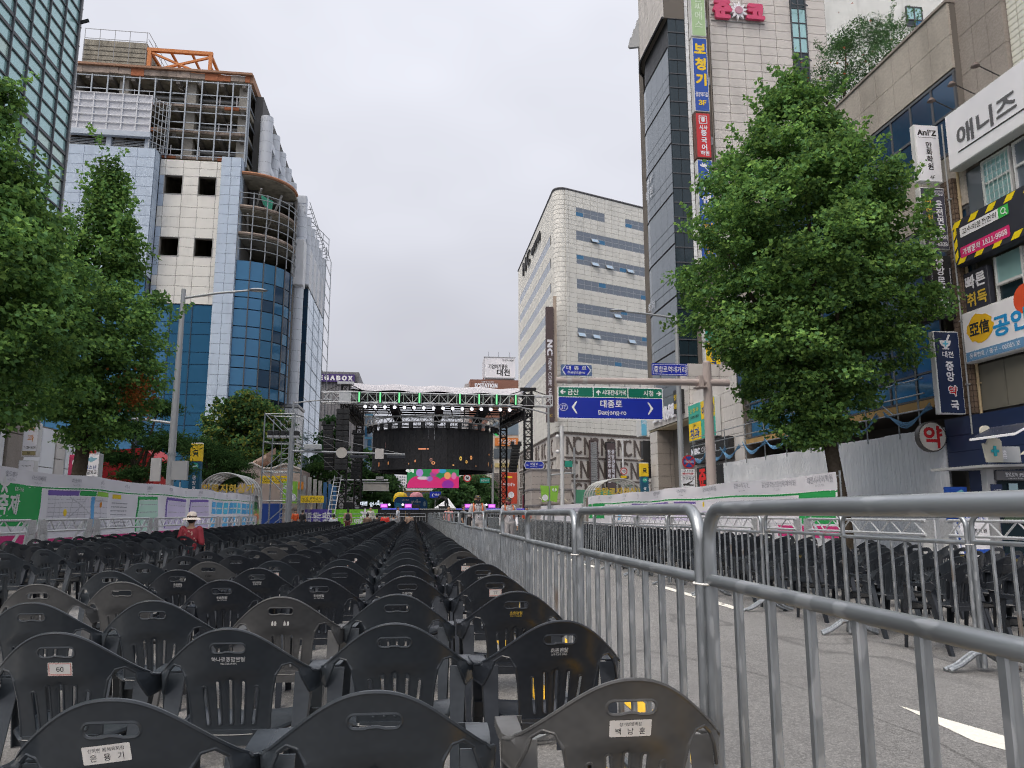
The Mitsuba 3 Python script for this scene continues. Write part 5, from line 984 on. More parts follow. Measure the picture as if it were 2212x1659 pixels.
pb(k, 'blue_strip', 14.228, 14.24, 12.85, 18.06, 5.07, 5.31, mat((0.12, 0.26, 0.45), 0.5)); text(k, '등록번호 / 중구 - 00065 호', (14.226, 17.08, 5.19), 0.13, SIGNW, RY, bold=0.01, w=1.7)
# blade signs that stick out of the facade and face up the street
def blade(label, z0, z1, face, frame=FRAMEW): return signbox('blade_sign', label, 13.54, 14.27, 18.33, 18.52, z0, z1, face, frame)
k = blade('white blade sign with black Latin and Korean letters beside the tree top', 10.15, 11.83, SIGNW); YF = 18.318
text(k, "Ani'Z", (13.9, YF, 11.60), 0.19, INK, bold=0.05, w=.56); pb(k, 'rule', 13.64, 14.16, YF - .006, YF, 11.45, 11.458, INK); text(k, '만화학원', (13.93, YF, 10.92), 0.19, INK, bold=0.03, vertical=True); text(k, '4F', (13.96, YF, 10.29), 0.13, INK, bold=0.01)
k = blade('dark blade sign with white and gold letters above a phone number', 8.22, 9.99, mat((0.06, 0.06, 0.085), 0.5))
text(k, '고수의운전면허', (13.98, YF, 9.88), 0.07, LETTERW, w=.45); text(k, '대전은행점', (13.98, YF, 9.79), 0.07, LETTERW, w=.45); text(k, '운전연습', (14.06, YF, 9.15), 0.22, LETTERW, bold=0.03, vertical=True); text(k, '면허취득', (13.75, YF, 9.22), 0.22, GOLD, bold=0.03, vertical=True); text(k, '이용문의', (13.92, YF, 8.56), 0.15, LETTERW, bold=0.02, w=.6); text(k, '257-6328', (13.93, YF, 8.37), 0.13, LETTERW, bold=0.02, w=.55)
k = blade('black blade sign with white letters and a coffee bean', 6.32, 8.05, BLACKM, BLACKM)
text(k, '중앙로', (13.92, YF, 7.62), 0.25, LETTERW, bold=0.03, vertical=True); shape(k, 'coffee_bean', affinity.scale(Point(0, 0).buffer(.09), 0.8, 1.15).difference(LineString([(-.03, -.11), (.02, -.02), (-.02, .03), (.03, .11)]).buffer(.008)), (13.94, YF, 7.11), LETTERW); text(k, '커피', (13.96, YF, 6.72), 0.26, LETTERW, bold=0.03, vertical=True)
text(k, 'COFFEE & DESSERTS', (13.66, YF, 7.2), 0.036, LETTERW, (0, 0, -1), (1, 0, 0), w=1.1); text(k, 'PREMIUM QUALITY', (14.19, YF, 7.2), 0.036, LETTERW, (0, 0, -1), (1, 0, 0), w=1.0)
k = blade('navy pharmacy blade sign with mortar emblem and one red letter', 3.74, 5.95, NAVY, mat((0.66, 0.68, 0.70), 0.5))
shape(k, 'mortar_emblem', shapely.union_all([Point(0, 0).buffer(.16).intersection(sbox(-.2, -.2, .2, .02)), sbox(-.05, -.2, .05, -.12), sbox(-.1, -.22, .1, -.19), LineString([(.04, .0), (.12, .16)]).buffer(.028)]), (13.86, YF, 5.68), LETTERW); shape(k, 'cross', sbox(-.075, -.02, .075, .02).union(sbox(-.02, -.075, .02, .075)), (13.86, YF, 5.61), mat((0.1, 0.45, 0.65), 0.5), off=0.008)
text(k, '대전', (13.90, YF, 5.32), 0.17, LETTERW, bold=0.02); text(k, '중앙', (13.92, YF, 4.87), 0.25, LETTERW, bold=0.03, vertical=True); text(k, '약', (13.95, YF, 4.35), 0.27, LETTERW, bold=0.07); text(k, '약', (13.95, YF, 4.35), 0.25, RED, bold=0.02, off=0.009); text(k, '국', (13.97, YF, 3.97), 0.25, LETTERW, bold=0.03)
k = thing('round_pharmacy_sign', 'round white disc sign with one red Korean letter sticking out of the navy fascia', 'sign')
part(k, 'case', slab(Point(0, 0).buffer(0.41, 16), 0.16, (13.86, 19.32, 3.23)), mat((0.10, 0.095, 0.09), 0.4)); part(k, 'panel', slab(Point(0, 0).buffer(0.375, 16), 0.014, (13.86, 19.16, 3.23)), mat((0.58, 0.55, 0.50), 0.5)); text(k, '약', (13.87, 19.146, 3.22), 0.58, RED, bold=0.03)
for z in (3.08, 3.38): part(k, 'bracket', rod((14.25, 19.2, z), (14.6, 19.2, z), .014, 6), INK)
# ---------------------------------------------------------------- bus stop shelter with a solar roof
k = thing('bus_shelter', 'bus stop shelter with solar panel roof and cream gabled trim at right edge', 'bus shelter')
def skew(x0, x1, y0, y1, z0, z1, d): v, f = bx(x0, x1, y0, y1, z0, z1); v[:, 2] += (v[:, 0] - x0) * d; return v, f
SX, SY = 11.15, 14.2
sp = part(k, 'solar_panel', skew(SX, SX + .5, SY - 1.1, SY + .1, 2.63, 2.67, .48), mat((0.75, 0.76, 0.78), 0.4))
for i in range(10):
 for j in range(4): part(sp, 'cell', skew(SX + .02 + j * .118, SX + .13 + j * .118, SY - 1.08 + i * .117, SY - .972 + i * .117, 2.671 + (.02 + j * .118) * .48, 2.675 + (.02 + j * .118) * .48, .48), mat((0.025, 0.03, 0.05), 0.25))
part(k, 'gable_trim', slab(Polygon([(0, 0), (.34, 0), (.34, .42), (.30, .47), (.1, .5), (0.0, .34), (-.06, .38)]), .06, (SX + .25, SY + .02, 2.2)), mat((0.52, 0.50, 0.42), 0.6)); shape(k, 'cross_emblem', sbox(-.08, -.028, .08, .028).union(sbox(-.028, -.1, .028, .1)), (SX + .42, SY - .04, 2.42), mat((0.02, 0.38, 0.45), 0.5), depth=.02)
part(k, 'ridge_knob', slab(Point(0, 0).buffer(.11), .06, (SX + .5, SY + .3, 2.86)), mat((0.52, 0.50, 0.42), 0.6)); pb(k, 'control_box', SX + .52, SX + 1.0, SY - .02, SY + .3, 2.20, 2.52, mat((0.36, 0.38, 0.40), 0.5)); part(k, 'vent', cat([bx(SX + .56, SX + .68, SY - .032, SY - .02, 2.27 + q * .035, 2.29 + q * .035) for q in range(5)]), SIGNW, kind='stuff')
part(k, 'scroll_trim', slab(Polygon([(0, .1), (.2, .25), (.5, .34), (.9, .4), (.9, -.05), (.1, -.05), (.25, .02), (.5, .05), (.45, .12), (.15, .12)]), .06, (SX + 1.0, SY + .02, 2.25)), mat((0.52, 0.50, 0.42), 0.6))
part(k, 'eave', skew(SX - .05, SX + 2.2, SY - .25, SY + 1.3, 2.08, 2.13, .03), mat((0.30, 0.31, 0.31), 0.5)); pb(k, 'name_beam', SX + .4, SX + 2.4, SY - .05, SY + .06, 1.84, 2.03, mat((0.12, 0.12, 0.13), 0.5)); text(k, '중앙로역 8번출구', (SX + .86, SY - .055, 1.95), .085, SIGNW, w=.55); text(k, 'Jungangno Station Exit 8', (SX + .86, SY - .055, 1.875), .03, SIGNW, bold=0, w=.45)
pb(k, 'pillar', SX + .22, SX + .38, SY, SY + .16, 0.05, 2.06, GREYP); pb(k, 'pillar', SX + 2.2, SX + 2.36, SY, SY + .16, 0.05, 2.06, GREYP)
n = pb(k, 'route_plate', SX + .27, SX + .5, SY - .04, SY - .01, 1.42, 1.76, NAVY); text(k, '153', (SX + .39, SY - .043, 1.62), .09, SIGNW, w=.16); pb(k, 'route_strip', SX + .275, SX + .495, SY - .046, SY - .041, 1.44, 1.53, YELL); pb(k, 'route_strip', SX + .275, SX + .495, SY - .046, SY - .041, 1.35, 1.43, SIGNW)
pb(k, 'glass_wall', SX + .5, SX + 2.2, SY + .06, SY + .08, 0.4, 1.84, 'night_glass'); pb(k, 'map_board', SX + .55, SX + 1.0, SY + .03, SY + .05, 1.0, 1.6, mat((0.05, 0.09, 0.05), 0.6)); pb(k, 'map_board', SX + .7, SX + .9, SY + .02, SY + .028, 1.58, 1.78, mat((0.35, 0.5, 0.55), 0.6))
k = thing('folding_sign', 'blue standing sign with a capsule emblem before the pharmacy door', 'sign'); pb(k, 'board', 13.15, 13.75, 17.9, 17.94, 0.35, 1.84, BLUE); shape(k, 'capsule', affinity.rotate(rrect(.34, .13, .065), 25, origin=(0, 0)), (13.5, 17.9, 1.66), mat((0.2, 0.5, 0.55), 0.5)); pb(k, 'leg', 13.2, 13.7, 17.95, 18.05, 0.05, 0.35, GREYP)
k = thing('notice_board', 'white upright notice board with green heading behind the right truss barrier', 'notice board'); pb(k, 'board', 11.25, 12.0, 12.9, 12.94, .25, 1.3, SIGNW); pb(k, 'heading', 11.27, 11.98, 12.892, 12.9, 1.0, 1.26, GREEN); text(k, '미전 지스가자', (11.62, 12.89, 1.13), .11, SIGNW, w=.6); text(k, '8.9 - 8.17', (11.62, 12.9, .72), .07, INK, w=.55); pb(k, 'foot', 11.3, 11.95, 12.8, 13.05, .05, .1, GREYP)
k = thing('notice_board', 'white upright notice board with blue arrow behind the right truss barrier', 'notice board'); pb(k, 'board', 10.55, 11.15, 14.0, 14.03, .3, 1.25, SIGNW); pb(k, 'band', 10.57, 11.13, 13.992, 14.0, .42, .5, BLUE); text(k, '대전중앙로', (10.85, 14.0, 1.1), .1, BLUE, w=.5); text(k, '서구병의원', (10.85, 14.0, .85), .09, INK, w=.5); pb(k, 'foot', 10.6, 11.1, 13.9, 14.15, .05, .1, GREYP)
# ---------------------------------------------------------------- low shops between the granite building and the dark tower
k = thing('low_shop_building', 'low beige shop front with colourful signs left of the right tree', 'building'); w = part(k, 'wall', bx(14.8, 24, 33.2, 39.4, -0.1, 7.6), JOINT); cladding(w, 'panel', 'x', 14.8, -1, edges(33.2, 39.4, 6), edges(0, 7.6, 11), 'beige_panel', .05, .02)
k = signbox('clinic_sign', 'green and yellow clinic sign board beside the sign gantry post', 14.45, 14.72, 35.6, 39.3, 4.9, 6.85, mat((0.05, 0.38, 0.28), 0.5), FRAMEW, facing='-x'); pb(k, 'yellow_quarter', 14.43, 14.436, 37.5, 39.26, 4.94, 5.85, YELL); pb(k, 'yellow_quarter', 14.43, 14.436, 35.64, 37.45, 5.9, 6.8, YELL); text(k, '치과', (14.428, 38.4, 5.3), .5, BLUE2, RY, bold=.03, w=1.3); text(k, '이비인후과', (14.428, 36.5, 6.3), .4, BLUE2, RY, bold=.03, w=1.6); text(k, '김명수', (14.428, 38.4, 5.7), .16, INK, RY); text(k, '신경과', (14.428, 38.4, 6.5), .22, mat((0.6, 0.5, 0.05), .5), RY, w=1.3); text(k, '스마트스퀘어', (14.428, 38.4, 6.15), .18, INK, RY, w=1.2)
k = signbox('academy_sign', 'black academy sign with white letters beside the sign gantry post', 14.45, 14.72, 34.2, 39.2, 3.7, 4.75, BLACKM, INK, facing='-x'); text(k, 'MBC', (14.43, 38.4, 4.35), .32, LETTERW, RY, bold=.08, w=1.3); text(k, '아카데미', (14.43, 36.6, 4.35), .34, LETTERW, RY, bold=.01, w=1.9); text(k, '연기 요법', (14.43, 37.2, 3.92), .12, LETTERW, RY, w=2.8)
k = signbox('neon_sign', 'black sign with glowing red letter and yellow striped board below', 14.45, 14.72, 34.5, 38.4, 2.0, 3.5, BLACKM, INK, facing='-x')
text(k, '준', (14.43, 37.6, 2.95), .9, mat((0.75, 0.02, 0.02), 0.4), RY, bold=.05, w=1.0); part(k, 'flower', slab(shapely.union_all([affinity.rotate(Polygon([(-.05, 0), (.05, 0), (.09, .3), (0, .36)]), a, origin=(0, 0)) for a in range(0, 360, 40)]), .02, (14.42, 36.5, 2.95), RY), SIGNW); pb(k, 'striped_board', 14.40, 14.436, 35.7, 37.9, 2.05, 2.42, YELL); text(k, '시간무제한', (14.396, 36.8, 2.24), .2, BLUE, RY, w=1.7)
# ---------------------------------------------------------------- the dark glass tower with the beige side wall
k = thing('dark_glass_tower', 'tall tower with curved dark glass front and beige tiled side wall', 'building')
w = part(k, 'wall', bx(15.62, 24.75, 40.66, 50, 6, 37), JOINT)
zs = edges(9.5, 36.0, 47)
cladding(w, 'panel', 'y', 40.66, -1, [17.2, 18.26, 19.32, 20.38, 21.42, 22.42], zs[::-1][:42][::-1], 'beige_panel', .05, .03, cap=290)
cladding(w, 'edge_panel', 'y', 40.66, -1, [23.46, 24.72], zs[::-1][:42][::-1], 'beige_panel', .05, .03); cladding(w, 'strip_panel', 'y', 40.66, -1, [15.62, 15.85], zs[::-1][:44][::-1], 'white_panel', .05, .03); cladding(w, 'lower_panel', 'y', 40.66, -1, edges(15.85, 24.7, 8), edges(5.95, 9.5, 6), 'beige_panel', .05, .03)
part(w, 'lower_wall', bx(15.62, 24.75, 40.70, 50, -.1, 6), JOINT)
win = part(k, 'stair_window', cat([bx(22.44, 23.44, 40.56, 40.66, z - .03, z + .03) for z in edges(27.0, 36, 9)] + [bx(x - .035, x + .035, 40.55, 40.66, 27.0, 36) for x in (22.46, 22.94, 23.42)]), MULL)
for i in range(9):
 for x in (22.5, 22.98): pb(win, 'pane', x, x + .41, 40.60, 40.63, 27.04 + i, 27.96 + i, 'teal_glass' if i in (2, 3, 4, 6, 7, 8) else 'night_glass')
for z in (28.6, 32.3): part(win, 'open_sash', cat([bar((22.52, 40.5, z), (22.52, 40.2, z - .35), .05), bar((23.38, 40.5, z), (23.38, 40.2, z - .35), .05), bar((22.52, 40.2, z - .35), (23.38, 40.2, z - .35), .05)]), MULL)
zz = edges(6.3, 30.6, 27); ng = part(k, 'end_window', cat([bx(14.55, 15.6, 40.56, 40.64, z - .03, z + .03) for z in zz]), MULL)
for i in range(27):
 for x in (14.56, 15.09): pb(ng, 'pane', x, x + .5, 40.60, 40.63, zz[i] + .04, zz[i + 1] - .04, 'night_glass')
core = Polygon([(14.56, 40.64), (15.62, 40.64), (15.62, 49), (17.2, 49), (16.1, 47.3), (15.3, 46.8), (14.8, 46.1), (14.56, 45.2)])
part(k, 'core', slab(core, 25.6, (0, 0, 6.3), (1, 0, 0), (0, 1, 0)), BLACKM)
fl = [10.28 + 3.07 * i for i in range(-1, 7)]; arcp = [(14.5, 40.62), (14.5, 41.7), (14.5, 42.8), (14.5, 43.9), (14.5, 45.0), (14.60, 45.75), (14.90, 46.4), (15.35, 46.95), (15.95, 47.35)]
fg = part(k, 'curtain_wall', cat([tube([(a, b, z) for a, b in arcp], .05, 4) for z in fl]), INK)
rb = random.Random(4)
for z in fl[:-1]:
 rows = [(z + .06, z + .63), (z + .67, z + 1.22), (z + 1.26, z + 3.01)]
 for q, (a, b) in enumerate(rows):
  for i in range(len(arcp) - 1):
   (xa, ya), (xb, yb) = arcp[i], arcp[i + 1]; d = np.array([xb - xa, yb - ya]); L = np.linalg.norm(d); d /= L; nn = np.array([-d[1], d[0]])
   e = .012 if q < 2 or i % 2 else .004
   V = np.array([[xa + d[0] * e + nn[0] * t, ya + d[1] * e + nn[1] * t, zz_] for zz_ in (a, b) for t in (0.0, -.04)] + [[xb - d[0] * e + nn[0] * t, yb - d[1] * e + nn[1] * t, zz_] for zz_ in (a, b) for t in (0.0, -.04)])
   h = trimesh.Trimesh(V).convex_hull; part(fg, 'pane', h, 'slate_glass')
for z, yy, s, h in ((22.0, 44.6, '8F', .5), (21.2, 44.8, '학원', .7), (13.9, 45.0, '회화', .6)): text(fg, s, (14.44, yy, z), h, mat((0.5, 0.53, 0.58), .6), RY, bold=.01, w=1.4)
cr = part(k, 'crown', slab(Polygon([(14.3, 40.55), (15.6, 40.55), (15.6, 48.9), (16.9, 48.9), (16.1, 47.6), (15.3, 47.05), (14.65, 46.3), (14.34, 45.2)]), 6.4, (0, 0, 30.6), (1, 0, 0), (0, 1, 0)), JOINT)
arcc = [(14.24, 40.5), (14.24, 42.0), (14.24, 43.6), (14.26, 45.2), (14.58, 46.35), (15.24, 47.15), (16.05, 47.7)]
for j in range(10):
 for i in range(6):
  (xa, ya), (xb, yb) = arcc[i], arcc[i + 1]; V = np.array([[x + t, y, z] for x, y in ((xa, ya + .012), (xb, yb - .012)) for t in (0, .05) for z in (30.62 + j * .62, 31.22 + j * .62)]); part(cr, 'panel', trimesh.Trimesh(V).convex_hull, 'beige_panel')
part(cr, 'dark_trim', tube([(a - .02, b, 30.55) for a, b in arcc], .09, 5), INK)
for i in range(4): part(k, 'roof_rib', bar((14.9 + .35 * i, 46.6 + .3 * i, 33 + 0.9 * i), (14.2 + .35 * i, 47.3 + .3 * i, 33.3 + .9 * i), .25, .7), GREYP)
low = part(k, 'low_band', cat([bx(14.6, 17, 39.45, 46.9, 6.32, 9.2)]), JOINT); cladding(low, 'panel', 'x', 14.6, -1, edges(39.45, 46.9, 6), [6.3, 7.0, 7.75, 8.5, 9.2], 'beige_panel', .05, .025); cladding(low, 'panel', 'y', 39.45, -1, edges(14.6, 17.2, 3), [6.3, 7.0, 7.75, 8.5, 9.2], 'beige_panel', .05, .025)
pb(k, 'soffit', 14.62, 20, 39.5, 46.8, 6.2, 6.3, mat((0.42, 0.36, 0.25), .8)); pr = part(k, 'pier', bx(14.66, 16.2, 45.3, 46.7, -.1, 6.2), JOINT); cladding(pr, 'panel', 'x', 14.66, -1, [45.3, 46.7], edges(0, 6.15, 9), 'beige_panel', .05, .025); cladding(pr, 'panel', 'y', 45.3, -1, [14.62, 15.4, 16.2], edges(0, 6.15, 9), 'granite_dark', .05, .025)
rc = part(k, 'recess_wall', bx(17.3, 17.5, 39.5, 45.3, -.1, 6.2), JOINT); cladding(rc, 'panel', 'x', 17.3, -1, edges(39.5, 45.3, 4), edges(0, 6.15, 9), 'beige_panel', .04, .025)
k = thing('gym_lettering', 'grey raised letters of the gym on the beige band', 'sign'); text(k, '트레이닝센터', (14.54, 43.1, 6.95), .75, LETTERW, RY, bold=.05, w=4.8, depth=.12); pb(k, 'black_box', 14.2, 14.55, 40.1, 40.9, 6.6, 7.9, BLACKM); text(k, '연기', (14.19, 40.5, 7.5), .3, YELL, RY, bold=.04); text(k, '요법', (14.19, 40.5, 7.0), .3, YELL, RY, bold=.04)
k = signbox('eye_clinic_sign', 'light blue vertical sign at the tower corner below the glass', 14.1, 14.5, 46.9, 47.9, 6.0, 7.9, mat((0.12, 0.42, 0.62), .5), FRAMEW); text(k, '안과', (14.3, 46.88, 7.0), .3, SIGNW, vertical=True)
k = thing('corner_shop_signs', 'black curved sign band under the light blue corner sign', 'sign'); part(k, 'band', slab(Polygon([(14.2, 46.9), (15.0, 46.9), (15.0, 48.5), (14.4, 48.0)]), 2.3, (0, 0, 3.4), (1, 0, 0), (0, 1, 0)), BLACKM); pb(k, 'rule', 14.18, 14.21, 46.95, 48.0, 4.5, 4.55, mat((0.4, 0.3, 0.2), .5))
# the column of signs on its side wall
def wall_sign(label, z0, z1, face, frame=FRAMEW): return signbox('wall_sign', label, 15.86, 16.78, 40.15, 40.58, z0, z1, face, frame, fr=.05)
YW = 40.132
k = wall_sign('pale green vertical sign at the top of the sign column', 29.26, 37.0, mat((0.36, 0.52, 0.28), .5)); text(k, '그린씨에스', (16.32, YW, 31.2), .52, mat((0.62, 0.72, 0.58), .5), vertical=True)
k = wall_sign('blue vertical sign with large yellow letters and 3F', 24.42, 29.16, BLUE); text(k, '보청기', (16.32, YW, 27.45), .74, YELL, bold=.05, vertical=True, gap=.25); text(k, '중앙메디칼', (16.32, YW, 25.5), .3, LETTERW, bold=.02, w=.74); text(k, '3F', (16.34, YW, 24.98), .36, YELL, bold=.05, w=.48)
k = wall_sign('red vertical sign with white letters and a framed emblem', 21.52, 24.34, RED, mat((0.12, 0.05, 0.04), .5)); shape(k, 'emblem', sbox(-.25, -.25, .25, .25).difference(sbox(-.21, -.21, .21, .21)).union(Point(0, -.02).buffer(.12)).union(Polygon([(-.18, .1), (0, .18), (.18, .1), (0, .04)])), (16.32, YW, 23.9), LETTERW); text(k, '시사', (16.33, YW, 23.42), .3, LETTERW, bold=.03, w=.5); text(k, '중국어', (16.34, YW, 22.62), .37, LETTERW, bold=.04, vertical=True, gap=.1); text(k, '학원', (16.36, YW, 21.82), .28, LETTERW, bold=.03, w=.52)
k = wall_sign('blue vertical sign with leaf emblem, white then orange letters', 15.0, 21.40, BLUE); shape(k, 'leaf_emblem', shapely.union_all([affinity.rotate(affinity.scale(Point(0, .14).buffer(.13), .4, 1), a, origin=(0, 0)) for a in (60, 20, -20, -60)] + [LineString([(.05, 0), (.3, -.25), (.2, -.5), (0, -.52)]).buffer(.02)]), (16.25, YW, 20.95), LETTERW); text(k, '씨앤유', (16.33, YW, 18.95), .62, LETTERW, bold=.04, vertical=True); text(k, '피부과', (16.36, YW, 16.55), .62, mat((0.62, 0.36, 0.06), .5), bold=.04, vertical=True)
k = wall_sign('small teal green sign above the yellow clinic sign', 10.62, 11.3, TEALG); text(k, '신대학', (16.3, YW, 10.95), .2, LETTERW, w=.6)
k = wall_sign('yellow vertical clinic sign with blue letters left of the tree', 9.1, 10.58, YELL); text(k, '김완중', (16.3, YW, 10.38), .2, mat((0.2, 0.1, 0.03), .5), w=.6); text(k, '신경과', (16.34, YW, 9.7), .36, BLUE2, bold=.04, vertical=True)
pp = thing('cable_run', 'dirty pipes and cables running down beside the sign column', 'pipes')
for x in (16.86, 16.95, 17.06): part(pp, 'pipe', rod((x, 40.52, 6), (x + .02, 40.52, 36), .03 if x < 17 else .045, 6), mat((0.22, 0.19, 0.16), .7), 40)
for z in (9, 13.5, 18, 22.5, 26.3, 30.1): pb(pp, 'junction_box', 16.8, 16.98, 40.4, 40.5, z, z + .5, GREYP)
k = thing('karaoke_logo', 'pink raised letters with a white sun flower high on the beige wall', 'sign')
for s, x in (('준', 17.95), ('코', 20.05)): text(k, s, (x, 40.5, 31.35), 1.15, PINKL, bold=.07, depth=.2, name='letter')
part(k, 'flower', slab(shapely.union_all([affinity.rotate(Polygon([(-.1, .22), (.1, .22), (.13, .4), (.05, .62), (-.03, .42)]), a, origin=(0, 0)) for a in range(0, 360, 36)]), .15, (18.98, 40.5, 31.35)), SIGNW); part(k, 'flower_heart', slab(Point(0, 0).buffer(.24), .2, (18.98, 40.48, 31.35)), mat((0.5, 0.25, 0.33), .5))
part(k, 'rail', cat([bx(17.3, 20.7, 40.54, 40.6, z, z + .04) for z in (30.7, 31.1, 31.75)]), GREYP)
# ---------------------------------------------------------------- white building behind
k = thing('white_plaster_building', 'plain white plaster building rising behind the roof tree', 'building'); w = part(k, 'wall', bx(27.0, 42, 48, 58, 0, 46), 'white_render')
win = part(k, 'window', cat([bx(35.66, 36.96, 47.9, 48.0, z - .05, z + .05) for z in (36.96, 37.45, 38.5)] + [bx(x - .05, x + .05, 47.9, 48, 36.96, 38.5) for x in (35.68, 36.3, 36.92)]), MULL)
for x, z0, z1, g in ((35.73, 37.5, 38.45, 'teal_glass'), (36.35, 37.5, 38.45, 'teal_glass'), (35.73, 37.0, 37.4, 'night_glass'), (36.35, 37.0, 37.4, 'blue_glass')): pb(win, 'pane', x, x + .52, 47.94, 47.97, z0, z1, g)
# ---------------------------------------------------------------- the cream department store
k = thing('department_store', 'cream tiled department store with ribbon windows and rounded corner', 'building')
ex, ey = 0.922, 0.387; MF = T(np.array([[ex, -ey, 0, 14.82], [ey, ex, 0, 75.98], [0, 0, 1, 0], [0, 0, 0, 1]], float))
w = part(k, 'front_wall', bx(.5, 13.5, .03, .6, 9.3, 35.25), mat((0.30, 0.29, 0.26), .95), to_world=MF)
strips = [(33.54, 32.55), (30.93, 29.89), (28.28, 27.25), (25.6, 24.53), (22.97, 21.91), (20.30, 19.30), (17.62, 16.66)]
holes = [(1.89, 5.67, strips[0][1], strips[0][0]), (8.5, 11.4, strips[0][1] - .0, strips[0][0])] + [(1.89, 12, b, a) for a, b in strips[1:]]
cols = [.5] + [.94 + .95 * i for i in range(13)]
zs = [35.25]
for a, b in strips: zs += [zs[-1] + (a - zs[-1]) * q / 3 for q in (1, 2, 3)] + [(a + b) / 2, b]
zs += edges(zs[-1], 9.35, 14)[1:]
cladding(w, 'tile', 'y', 0.03, -1, cols, zs[::-1], 'cream_panel', .05, .035, holes=holes, cap=300, M=MF)
for q, (a, b) in enumerate(strips):
 rg = [(1.89, 4), (8.54, 3)] if q == 0 else [(1.89, 10)]
 for s0, n in rg:
  f = part(k, 'ribbon_window', cat([bx(s0, s0 + .95 * n, -.01, .06, z - .025, z + .025) for z in (a - .02, (a + b) / 2, b + .02)] + [bx(s0 + .95 * i - .02, s0 + .95 * i + .02, -.01, .06, b, a) for i in range(n + 1)]), mat((0.33, 0.36, 0.40), .5), to_world=MF)
  for i in range(n):
   for z0, z1 in ((b + .05, (a + b) / 2 - .03), ((a + b) / 2 + .03, a - .05)):
    u = (i * 7 + q * 5 + 3 * (z1 > (a + b) / 2)) % 13
    pb(f, 'pane', s0 + .95 * i + .025, s0 + .95 * i + .925, .0, .02, z0, z1, 'grey_glass' if u else 'blue_glass', MF)
  for i in ((2,) if q == 1 else (2, 4, 7) if q == 2 else (5,) if q == 4 else (0, 2, 7) if q == 5 else ()):
   part(f, 'open_sash', cat([bar((s0 + .95 * i + .03, -.02, b + .48), (s0 + .95 * i + .03, -.28, b + .06), .05), bar((s0 + .95 * i + .92, -.02, b + .48), (s0 + .95 * i + .92, -.28, b + .06), .05)] + [bx(s0 + .95 * i + .03, s0 + .95 * i + .92, -.30, -.26, b + .04, b + .08)]), GREYP, to_world=MF)
   v, fc = bx(s0 + .95 * i + .06, s0 + .95 * i + .9, -.02, -.015, b + .06, b + .48); v[:, 1] -= (b + .48 - v[:, 2]) * .6; part(f, 'sash_pane', (v, fc), 'sky_glass', to_world=MF)
XS = 14.15; w2 = part(k, 'side_wall', bx(XS + .03, 15.5, 77.0, 104.8, 9.3, 35.25), mat((0.30, 0.29, 0.26), .95))
holes = [(79.0, 103.5, b, a) for a, b in strips[1:]]
cladding(w2, 'tile', 'x', XS + .03, -1, edges(77.0, 104.8, 20), zs[::-1], 'cream_panel', .05, .035, holes=holes, cap=300)
for a, b in strips[1:]:
 f = part(k, 'ribbon_window', cat([bx(XS - .01, XS + .06, 79.0, 103.5, z - .025, z + .025) for z in (a, (a + b) / 2, b)]), mat((0.33, 0.36, 0.40), .5))
 for i in range(12): pb(f, 'pane', XS + .0, XS + .02, 79.0 + 2.04 * i + .03, 79.0 + 2.04 * (i + 1) - .03, b + .03, a - .03, 'grey_glass')
cx, cy, cr_ = 14.98, 77.0, .83; aa = np.linspace(PI, PI * 1.5 + math.atan2(ey, ex), 9)
curve = [(cx + cr_ * math.cos(a), cy + cr_ * math.sin(a)) for a in aa]; cw = part(k, 'corner_core', slab(Polygon(curve + [(15.4, 77.4)]).buffer(-.03), 25.9, (0, 0, 9.3), (1, 0, 0), (0, 1, 0)), mat((0.30, 0.29, 0.26), .95))
for j in range(len(zs) - 1):
 z1, z0 = zs[j] - .017, zs[j + 1] + .017
 for h in (range(0, 4), range(4, 8)):
  V, F = [], []
  for q, i in enumerate([*h, h[-1] + 1]):
   for z in (z0, z1): V.append((curve[i][0], curve[i][1], z))
  for q in range(4): F += [[2 * q, 2 * q + 2, 2 * q + 3], [2 * q, 2 * q + 3, 2 * q + 1]]
  part(cw, 'curved_tile', (np.array(V), np.array(F)), 'cream_panel', True)
part(k, 'roof_edge', tube([(XS, 104.9, 35.35), (XS, 77, 35.35)] + [(a, b, 35.35) for a, b in curve] + [(14.82 + ex * 13.4, 75.98 + ey * 13.4, 35.35)], .14, 6), mat((0.10, 0.10, 0.11), .6))
text(k, 'NC', (XS - .1, 95.8, 33.6), 2.1, INK, RY, bold=.02, depth=.15, w=6.5); text(k, '중앙로역점', (XS - .1, 88.0, 33.3), .9, INK, RY, bold=.03, depth=.15, w=6.5)
lb = part(k, 'base_wall', bx(.3, 13.5, .1, .7, -.1, 9.3), 'beige_panel', to_world=MF); lb2 = part(k, 'base_side_wall', bx(XS + .1, 15.5, 77, 104.8, -.1, 9.3), 'beige_panel')
DKB = mat((0.10, 0.082, 0.074), .7)
for z in (9.2, 6.75, 4.45, 2.2): pb(lb, 'pattern_band', .1, 13.5, .02, .09, z - .09, z + .09, DKB, MF); pb(lb2, 'pattern_band', XS + .02, XS + .09, 77, 104.8, z - .09, z + .09, DKB)
NCs = affinity.scale(text_shape('N', 2.2, .01), .8, 1); Cs = affinity.scale(text_shape('C', 2.2, .015), .78, 1)
for j, z in enumerate((7.98, 5.6, 3.32)):
 for i in range(6):
  s0 = .9 + i * 2.15 - .5 * (j % 2)
  part(lb, 'letter_relief', slab(NCs, .07, (s0, .095, z)), DKB, to_world=MF); part(lb, 'letter_relief', slab(Cs, .06, (s0 + .86, .097, z)), DKB, to_world=MF)
 for i in range(6): part(lb2, 'letter_relief', slab(NCs, .07, (XS + .095, 103 - i * 4.4, z), RY), DKB); part(lb2, 'letter_relief', slab(Cs, .06, (XS + .097, 101.3 - i * 4.4, z), RY), DKB)
